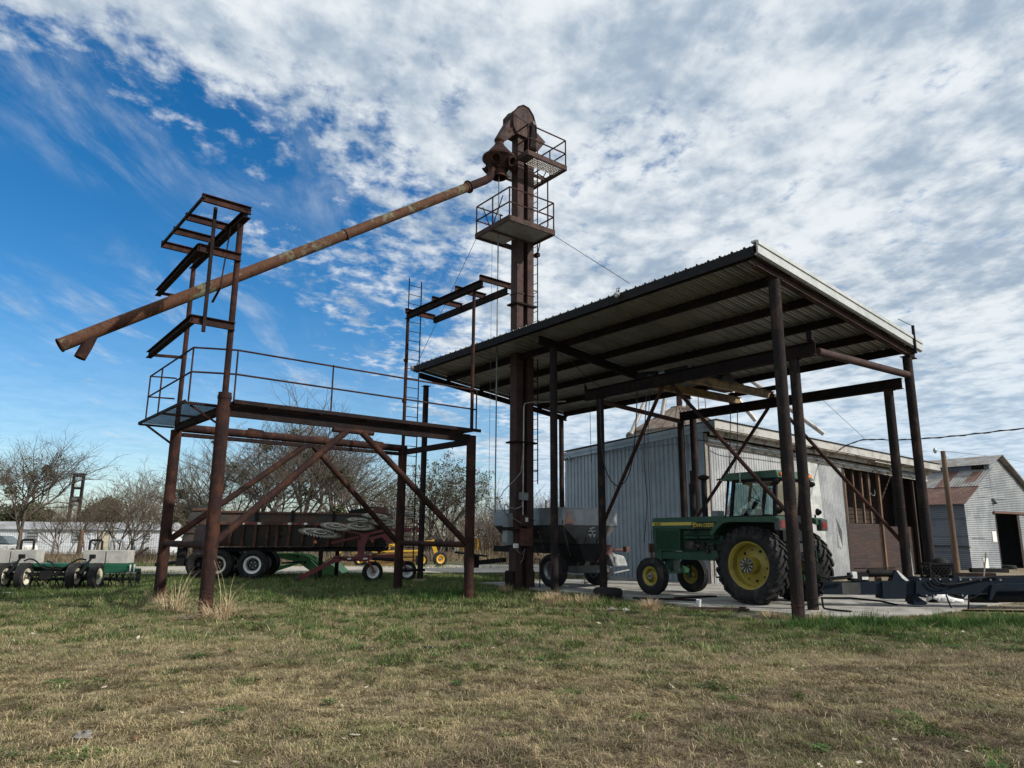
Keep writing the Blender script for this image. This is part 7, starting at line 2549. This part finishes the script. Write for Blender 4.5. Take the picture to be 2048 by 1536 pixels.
def tree_proto(kind, seed, height, bark=BARK, mist=0, leaves=0, **kw):
    segs, tips = grow(seed, height, **kw)
    root = thing('bare_tree', (0, 0, 0), 'bare tree', 'tree')
    big = [s for s in segs if s[4] <= 1]
    small = [s for s in segs if s[4] > 1]
    v, f = tubes_np(big, 7); quads_obj('trunk', v, f, bark, root)
    v, f = tubes_np(small, 3); quads_obj('crown', v, f, bark, root)
    r = np.random.default_rng(seed + 99)
    tips = np.array(tips)
    if mist:
        mids = np.array([s[1] for s in segs if s[4] == 2])
        for k in range(mist):
            c = mids[r.integers(len(mids))]
            n = int(90 + 120 * r.random())
            v = leaf_np(c, n, 0.28 + .28 * r.random(), 0.10, r)
            quads_obj('mistletoe', v, np.arange(n * 4).reshape(-1, 4), LEAFM, root)
    if leaves:
        idx = r.choice(len(tips), leaves)
        v = np.concatenate([leaf_np(tips[i], 10, 0.35, 0.085, r) for i in idx])
        quads_obj('leaves', v, np.arange(len(v)).reshape(-1, 4), LEAFO, root)
    TREES[kind] = [root, False]
    return root


tree_proto('wide', 5, 9.5, spread=1.0, mist=5, dens=1.0, leaves=20)
tree_proto('twin', 12, 9.0, spread=0.85, trunks=3, mist=10, dens=0.82)
tree_proto('multi', 23, 5.2, spread=0.7, trunks=3, dens=0.72, bark=BARKL, rbase=.085, low=.25)
tree_proto('leafy', 31, 7.0, spread=0.95, trunks=2, dens=0.9, leaves=420)
tree_proto('low', 44, 4.6, spread=0.95, trunks=2, dens=0.75, bark=BARKL, rbase=.08, low=.25)


def plant_tree(kind, px, d, top_y, label, rot=0.0, group='bare trees behind the machines'):
    root, used = TREES[kind]
    if used:
        root = copy_tree(root)
    else:
        TREES[kind][1] = True
    q = ground_at(px, d)
    # measured height of this tree kind
    h = TREE_H[kind]
    want = at(px, top_y, d).z - q.z
    s = want / h
    root.location = q
    root.scale = (s, s, s)
    root.rotation_euler = (0, 0, rot)
    tag(root, label, 'tree', group)
    return root


TREE_H = {}
for k, (root, _) in TREES.items():
    cr_o = [c for c in root.children if c.name.startswith('crown')][0]
    co = np.empty(len(cr_o.data.vertices) * 3, np.float32)
    cr_o.data.vertices.foreach_get('co', co)
    TREE_H[k] = float(np.percentile(co[2::3], 98.5))

for kind, px, d, ty, rot, lab in (
        ('wide', 40, 46, 880, 2.4, 'broad bare tree at the left edge rising over the mobile home'),
        ('multi', 185, 50, 985, 1.2, 'slim many-stemmed bare tree in front of the cream house door'),
        ('multi', 240, 52, 950, 2.6, 'bare many-stemmed tree right of the cream house door'),
        ('low', 272, 49, 985, 4.0, 'leaning pale bare tree at the right end of mobile home'),
        ('twin', 425, 44, 868, 0.9, 'bare tree with mistletoe behind the left platform legs'),
        ('twin', 612, 41, 800, 3.4, 'tallest bare tree with several trunks behind dump trailer middle'),
        ('wide', 520, 52, 880, 2.2, 'bare spreading tree between the two taller ones behind the trailer'),
        ('wide', 705, 56, 905, 4.4, 'bare tree right of the tallest one behind the red rake'),
        ('wide', 660, 47, 842, 5.0, 'broad bare tree just right of the tallest one behind the trailer'),
        ('leafy', 866, 45, 925, 0.5, 'half leafy tree behind the two right posts of platform'),
        ('low', 795, 62, 950, 1.0, 'small bare tree left of the half leafy tree'),
        ('low', 350, 60, 935, 5.3, 'small bare tree between mobile home and the left legs'),
        ('low', 978, 62, 1005, 2.0, 'low bare tree between platform and elevator trunk'),
        ('low', 1075, 66, 990, 3.1, 'low bare tree peeking above the spreader cart'),
        ('low', 1110, 62, 1003, 0.7, 'low bare tree left of the shed corner above spreader'),
        ('wide', -90, 50, 900, 1.5, 'bare tree reaching in from beyond the left picture edge'),
        ('multi', 130, 60, 1000, 0.2, 'thin bare bush tree just right of the broad left tree')):
    plant_tree(kind, px, d, ty, lab, rot)

# evergreen oaks far behind
def oak(px0, px1, top_y, d, seed, label):
    r = np.random.default_rng(seed)
    q = ground_at((px0 + px1) / 2, d)
    a, b = at(px0, 1030, d), at(px1, 1030, d)
    w = (b.x - a.x) / 2
    top = at((px0 + px1) / 2, top_y, d).z - q.z
    root = thing('evergreen_oak', q, label, 'tree', 'evergreen oaks behind the mobile home')
    segs, tips = grow(seed, top * .8, spread=1.0, trunks=2, levels=2)
    v, f = tubes_np([s for s in segs], 5); quads_obj('trunk', v, f, BARK, root)
    vs = []
    for k in range(int(26 + w * 2)):
        t = r.random() * 2 * pi
        rr = w * .85 * sqrt(r.random())
        hh = top * (0.30 + 0.58 * r.random() * sqrt(max(0.05, 1 - (rr / w) ** 2)))
        c = np.array([cos(t) * rr, sin(t) * rr * .8, hh])
        vs.append(leaf_np(c, 420, 0.9 + .9 * r.random(), .17, r, .7))
    v = np.concatenate(vs)
    quads_obj('crown', v, np.arange(len(v)).reshape(-1, 4), LEAFO, root)


oak(-60, 135, 990, 88, 61, 'wide dark evergreen oak dome over the left half of mobile home')
oak(160, 225, 1003, 84, 62, 'small dark evergreen oak right of the tall sign frame')
oak(196, 222, 976, 82, 65, 'narrow green evergreen oak clump poking up beside the sign frame')
oak(330, 400, 1000, 90, 63, 'dark evergreen oak behind the left platform legs')


# dry brush and saplings along the fence: nobody could count the stems
def brush_np(n, xfun, yfun, h0, h1, seed, w=.012, lean=.35):
    r = np.random.default_rng(seed)
    x, y = xfun(r, n), yfun(r, n)
    keep = vnoise(x * .35, y * .35, seed) > .30
    x, y = x[keep], y[keep]
    n = len(x)
    z = ground_z(x, y)
    h = (h0 + (h1 - h0) * r.random(n) ** 1.6) * (0.45 + 1.0 * vnoise(x * .3, y * .3, seed + 1))
    az = r.random(n) * 2 * pi
    d = np.stack([np.cos(az) * lean * r.random(n), np.sin(az) * lean * r.random(n), np.ones(n)], 1)
    p = np.stack([x, y, z - .02], 1)
    s = np.stack([-np.sin(az), np.cos(az), np.zeros(n)], 1) * (w * (0.6 + r.random(n)))[:, None]
    mid = p + d * (h * .55)[:, None]
    tip = p + d * h[:, None] + np.stack([np.cos(az), np.sin(az), -.3 * np.ones(n)], 1) * (h * .22)[:, None]
    v = np.stack([p - s, p + s, mid + s * .7, mid - s * .7, tip], 1).reshape(-1, 3)
    base = np.arange(n) * 5
    quads = np.stack([base, base + 1, base + 2, base + 3], 1)
    tris = np.stack([base + 3, base + 2, base + 4], 1)
    return v, quads, tris


def brush_obj(name, parts, material, label, cat):
    V_, F_, T_, k = [], [], [], 0
    for v, q, t in parts:
        V_.append(v); F_.append(q + k); T_.append(t + k); k += len(v)
    V_ = np.concatenate(V_); Q = np.concatenate(F_); Tt = np.concatenate(T_)
    o = mesh_np(name, V_, np.concatenate([Q.ravel(), Tt.ravel()]), np.concatenate([np.full(len(Q), 4), np.full(len(Tt), 3)]), material)
    return stuff(o, label, cat)


brush_obj('dry_brush', [
    brush_np(26000, lambda r, n: r.uniform(-62, 8, n), lambda r, n: r.normal(46, 3.0, n).clip(40, 60), .25, .85, 71, .012),
    brush_np(9000, lambda r, n: r.uniform(-40, -6, n), lambda r, n: r.uniform(38.6, 43, n), .12, .42, 72, .012),
    brush_np(7000, lambda r, n: r.uniform(-80, 12, n), lambda r, n: r.uniform(58, 72, n), .3, 1.1, 73, .02),
    brush_np(5000, lambda r, n: r.uniform(-4, 14, n), lambda r, n: r.uniform(52, 60, n), .5, 1.9, 74, .018)],
    BRUSH, 'tangled tan dry brush along the fence beyond the gravel road', 'brush')


def shrub_mass(name, n, x0, x1, y0, y1, h, seed, material, label):
    r = np.random.default_rng(seed)
    segs = []
    for k in range(n):
        x, y = r.uniform(x0, x1), r.uniform(y0, y1)
        p = np.array([x, y, float(ground_z(x, y))])
        hh = h * (0.5 + 0.8 * float(vnoise(np.array([x * .2]), np.array([y * .2]), seed)[0])) * (.7 + .5 * r.random())
        for j in range(5):
            d = np.array([r.normal(0, .32), r.normal(0, .32), 1.0]); q = p + d * hh * .5
            segs.append((p, q, .035, .022))
            for i in range(5):
                d2 = d + r.normal(0, .42, 3); q2 = q + d2 * hh * .32
                segs.append((q, q2, .02, .012))
                for i2 in range(3):
                    d3 = d2 + r.normal(0, .5, 3); segs.append((q2, q2 + d3 * hh * .18, .011, .006))
    v, f = tubes_np(segs, 3)
    return stuff(quads_obj(name, v, f, material, None), label, 'woods')


shrub_mass('far_woods', 300, -110, 40, 100, 150, 6.5, 81, BARK, 'grey brown mass of leafless far woods along the horizon')
shrub_mass('bare_thicket', 170, -24, 9, 53, 68, 3.2, 82, BARK, 'dark leafless thicket of saplings behind the trailer and platform')

# wire fence in front of the mobile home
fx0, fx1, fy = -52.0, -12.0, 56.0
fn = thing('wire_fence', ((fx0 + fx1) / 2, fy, float(ground_z(-30, fy))), 'low wire fence on wooden posts in front of the mobile home', 'fence')
k = 0
x = fx0
while x <= fx1:
    z = float(ground_z(x, fy))
    MB().tube((x, fy, z - .2), (x, fy, z + 1.35), .09 if k % 4 else .14, n=8).build('fence_post', GREYW if k % 4 else POLEW, fn)
    x += 3.4
    k += 1
for zz in (.5, .9, 1.25):
    m = MB()
    m.path([(fx0, fy, float(ground_z(fx0, fy)) + zz), ((fx0 + fx1) / 2, fy, float(ground_z(-30, fy)) + zz - .03), (fx1, fy, float(ground_z(fx1, fy)) + zz)], .010, 4)
    m.build('fence_wire', TWINE, fn)
p = ground_at(162, 47)
m = MB(); m.tube(p, p + V((.05, 0, 1.75)), .15, .13, n=10); tag(m.build('wooden_post', POLEW), 'thick brown wooden post standing in brush left of the concrete blocks', 'post')

# ================================================================ bunch grass at the feet of the posts
def bunch(px, py, n, h, spread, seed, label, z=0.0, arch=.55, material=DRYG, name='dry_grass_clump'):
    r = np.random.default_rng(seed)
    c = np.array(onground(px, py, z))
    V_, Q_, T_ = [], [], []
    K = 5
    az = r.random(n) * 2 * pi
    ln = h * (0.35 + 0.75 * r.random(n))
    out = arch * (0.2 + 0.9 * r.random(n))
    base = c + np.stack([np.cos(az) * spread * r.random(n) * .5, np.sin(az) * spread * r.random(n) * .5, np.zeros(n)], 1)
    sd = np.stack([-np.sin(az), np.cos(az), np.zeros(n)], 1)
    w = .0055 * (0.6 + .8 * r.random(n))
    rows = []
    for k in range(K + 1):
        t = k / K
        hz_ = ln * (t - .55 * out * t * t)
        ho = ln * out * t * t * .9
        p = base + np.stack([np.cos(az) * ho, np.sin(az) * ho, hz_], 1) + r.normal(0, .008, (n, 3)) * t
        ww = (w * (1 - .8 * t))[:, None]
        rows.append((p - sd * ww, p + sd * ww))
    v = np.stack([x for rr in rows for x in rr], 1).reshape(-1, 3)
    b = (np.arange(n) * 2 * (K + 1))[:, None]
    f = np.concatenate([b + np.array([[2 * k, 2 * k + 1, 2 * k + 3, 2 * k + 2]]) for k in range(K)], 0)
    o = mesh_np(name, v - c, f.ravel(), np.full(len(f), 4), material)
    o.location = c
    return tag(o, label, 'grass clump', 'dry grass clumps')


bunch(440, 1238, 330, .62, 1.1, 1, 'big bleached grass clump round the front left leg of platform', arch=1.5)
bunch(452, 1236, 26, 1.25, .3, 2, 'few long arching straw stems right of the front left leg', arch=1.15)
bunch(345, 1224, 150, .62, .9, 3, 'thin straw clump between the two left legs', arch=1.2)
bunch(352, 1222, 22, 1.15, .4, 12, 'few tall straw stems standing between the two left legs', arch=.6)
bunch(318, 1205, 180, .38, .7, 4, 'low straw clump at the foot of the back left leg')
bunch(1105, 1205, 420, .34, .9, 5, 'tan dry clump at the foot of the middle canopy post', arch=.8)
bunch(1165, 1208, 380, .32, 1.0, 6, 'tan dry clump between the middle post and the old tyre', arch=.8)
bunch(1302, 1222, 420, .34, .55, 7, 'straw clump in front of the slab right of the old tyre', arch=.8)
bunch(1545, 1238, 260, .22, .6, 8, 'short straw clump left of the near right posts', arch=.9)
bunch(1640, 1240, 160, .25, .5, 9, 'short straw clump right of the near right posts', arch=.9)
bunch(1010, 1184, 160, .3, .5, 10, 'dry clump at the foot of elevator trunk', arch=.6)
bunch(1170, 1172, 36, .5, .3, 11, 'thin weeds standing below the spreader pan', arch=.3)

# ================================================================ turf: grass blades
def blades(n, ymin, ymax, seed, wfac, tri, hfac=1.0, xr=None, accept=None):
    r = np.random.default_rng(seed)
    # uniform in the seen wedge
    y = np.sqrt(r.uniform(ymin ** 2, ymax ** 2, n))
    if xr is None:
        x = r.uniform(-.86, .88, n) * (y + .8)
    else:
        x = r.uniform(xr[0], xr[1], n)
    a, b = canopy_ab(x, y)
    on_slab = (a > 2.3) & (a < 15.35) & (b > .78 + .25 * np.sin(a * 2.1) * (vnoise(a * 2, b * 2, 4) - .2)) & (b < 9.4) & ~((b < 3.2) & (a > 14.2) & (b < (a - 14.2) * 3.2 + .9))
    dirt_ = (x > 8.9) & (y > 16.3 - .10 * (x - 9)) & (vnoise(x * 1.2, y * 1.2, 8) > .25)
    tuft = fbm(x * 5.0, y * 6.0, 51, 3)
    keep = ~on_slab & ~dirt_ & (r.random(n) < .45 + 1.2 * sstep(.28, .62, tuft))
    if accept is not None:
        keep &= accept(x, y)
    x, y = x[keep], y[keep]
    n = len(x)
    rnd = r.random((n, 6))
    g = lush(x, y)
    h = (.030 + .045 * rnd[:, 5] ** 1.5) * (1 + 1.5 * np.clip(g - .60, 0, 1) * 2) * hfac
    h *= (.55 + .7 * vnoise(x * 2.3, y * 2.3, 41)) * (.70 + .65 * sstep(.30, .70, fbm(x * 5.0, y * 6.0, 51, 3)))
    col = turf_tint(x, y, g, rnd)
    az = (vnoise(x * 3.1, y * 3.1, 61) * 2 + r.random(n) * .65) * 2 * pi
    green = col[:, 1] > col[:, 0]
    lean = np.where(green, .9, 1.7) * (.25 + r.random(n))
    w = (.0022 + .0012 * r.random(n)) * wfac * np.where(g > .6, 1.5, 1.0)
    z = ground_z(x, y) - .004
    p = np.stack([x, y, z], 1)
    s = np.stack([-np.sin(az), np.cos(az), np.zeros(n)], 1) * w[:, None]
    d = np.stack([np.cos(az), np.sin(az), np.zeros(n)], 1)
    mid = p + d * (h * lean * .35)[:, None] + np.array([0, 0, 1]) * (h * .62)[:, None]
    tip = p + d * (h * lean * 1.1)[:, None] + np.array([0, 0, 1]) * (h * np.clip(1 - .25 * lean, .35, 1))[:, None]
    if tri:
        v = np.stack([p - s, p + s, tip], 1).reshape(-1, 3)
        f = np.arange(n * 3)
        lt = np.full(n, 3)
        c = np.repeat(col, 3, 0)
    else:
        v = np.stack([p - s, p + s, mid + s * .8, mid - s * .8, tip], 1).reshape(-1, 3)
        b_ = np.arange(n) * 5
        f = np.concatenate([np.stack([b_, b_ + 1, b_ + 2, b_ + 3], 1).ravel(), np.stack([b_ + 3, b_ + 2, b_ + 4], 1).ravel()])
        lt = np.concatenate([np.full(n, 4), np.full(n, 3)])
        c = np.repeat(col, 5, 0)
    return v, f, lt, c


def turf(name, label, *args, **kw):
    v, f, lt, c = blades(*args, **kw)
    return stuff(mesh_np(name, v, f, lt, BLADE, c), label, 'grass')


turf('near_grass', 'short dry winter grass of the near lawn', 460000, 4.6, 9.5, 101, 1.15, False, 0.95)
turf('middle_grass', 'mixed straw and green grass of the middle lawn', 430000, 9.5, 16.5, 102, 1.7, True, 1.15)
turf('far_grass', 'green turf round the platform and the machines', 330000, 16.5, 31, 103, 3.0, True, 1.35)
turf('tall_weeds', 'lush dark green weeds before the slab and elevator', 220000, 11.5, 26, 104, 2.6, True, 1.9, accept=lambda x, y: lush(x, y) > .62)
turf('verge_grass', 'dry verge grass along both sides of gravel road', 90000, 31, 46, 105, 5.0, True, 2.2, accept=lambda x, y: (np.abs(y - 32.0 - .0 * x) > 3.4) & (y < 37.2) | (x > 3))
# long loose straws lying over the near lawn
r = np.random.default_rng(77)
n = 9000
y = np.sqrt(r.uniform(4.8 ** 2, 12.5 ** 2, n)); x = r.uniform(-.76, .78, n) * y
k = fbm(x * 1.3, y * 1.5, 91, 3) > .44
x, y = x[k], y[k]; n = len(x)
az = r.random(n) * 2 * pi
d = np.stack([np.cos(az), np.sin(az), np.zeros(n)], 1); s = np.stack([-np.sin(az), np.cos(az), np.zeros(n)], 1)
ln = .045 + .075 * r.random(n) ** 1.5; w = .0017 + .0012 * r.random(n)
p = np.stack([x, y, ground_z(x, y) + .012 + .02 * r.random(n)], 1)
m1 = p + d * (ln * .5)[:, None] + s * (ln * r.normal(0, .12, n))[:, None] + np.array([0, 0, 1]) * (.022 + .03 * r.random(n))[:, None]
q = p + d * ln[:, None] + s * (ln * r.normal(0, .25, n))[:, None] + np.array([0, 0, .012])
v = np.stack([p - s * w[:, None], p + s * w[:, None], m1 + s * w[:, None], m1 - s * w[:, None], q], 1).reshape(-1, 3)
b_ = np.arange(n) * 5
fl = np.concatenate([np.stack([b_, b_ + 1, b_ + 2, b_ + 3], 1).ravel(), np.stack([b_ + 3, b_ + 2, b_ + 4], 1).ravel()])
cc = np.array([.50, .42, .26]) * (.45 + .6 * r.random((n, 1)))
stuff(mesh_np('loose_straw', v, fl, np.concatenate([np.full(n, 4), np.full(n, 3)]), BLADE, np.repeat(cc, 5, 0)), 'long pale straws lying loose over the near lawn', 'straw')
# small broad-leaved weeds
v, cc = [], []
for k in range(150):
    yy = sqrt(r.uniform(5 ** 2, 15 ** 2)); xx = r.uniform(-.74, .76) * yy
    if vnoise(np.array([xx * .5]), np.array([yy * .6]), 95)[0] < .5:
        continue
    c = np.array([xx, yy, float(ground_z(xx, yy)) + .02]); rad = .05 + .12 * r.random()
    tint = np.array([.075, .135, .04]) * (.6 + .7 * r.random())
    for j in range(int(14 + 40 * rad / .1)):
        a = r.random() * 2 * pi; o = rad * sqrt(r.random())
        pc = c + np.array([cos(a) * o, sin(a) * o, .035 * r.random()])
        t = np.array([cos(a), sin(a), .25 * r.random()]); sd = np.array([-sin(a), cos(a), .2 * r.normal()])
        L_ = .018 + .022 * r.random()
        v += [pc - t * L_, pc + sd * L_ * .38, pc + t * L_, pc - sd * L_ * .38]; cc += [tint * (.7 + .6 * r.random())] * 4
v = np.array(v)
stuff(mesh_np('lawn_weeds', v, np.arange(len(v)), np.full(len(v) // 4, 4), BLADE, np.array(cc)), 'low broad-leaved green weeds scattered in the lawn', 'weeds')
# fallen leaves on the lawn
r = np.random.default_rng(5)
n = 420
y = np.sqrt(r.uniform(5.2 ** 2, 14 ** 2, n)); x = r.uniform(-.7, .72, n) * y
p = np.stack([x, y, ground_z(x, y) + .02 + .015 * r.random(n)], 1)
v = []
for i in range(n):
    a = r.normal(0, 1, 3); a[2] *= .3; a /= np.linalg.norm(a); b = np.cross(a, [0, 0, 1.0]) + r.normal(0, .2, 3); b /= np.linalg.norm(b)
    s = .022 + .032 * r.random() ** 2
    v += [p[i] - a * s, p[i] + b * s * .55, p[i] + a * s, p[i] - b * s * .55]
v = np.array(v)
cc = np.array([[.42, .33, .22], [.17, .095, .055], [.58, .52, .42]])[r.integers(0, 3, n)]
stuff(mesh_np('fallen_leaves', v, np.arange(n * 4), np.full(n, 4), BLADE, np.repeat(cc, 4, 0)), 'scattered small dead leaves on the lawn', 'leaves')
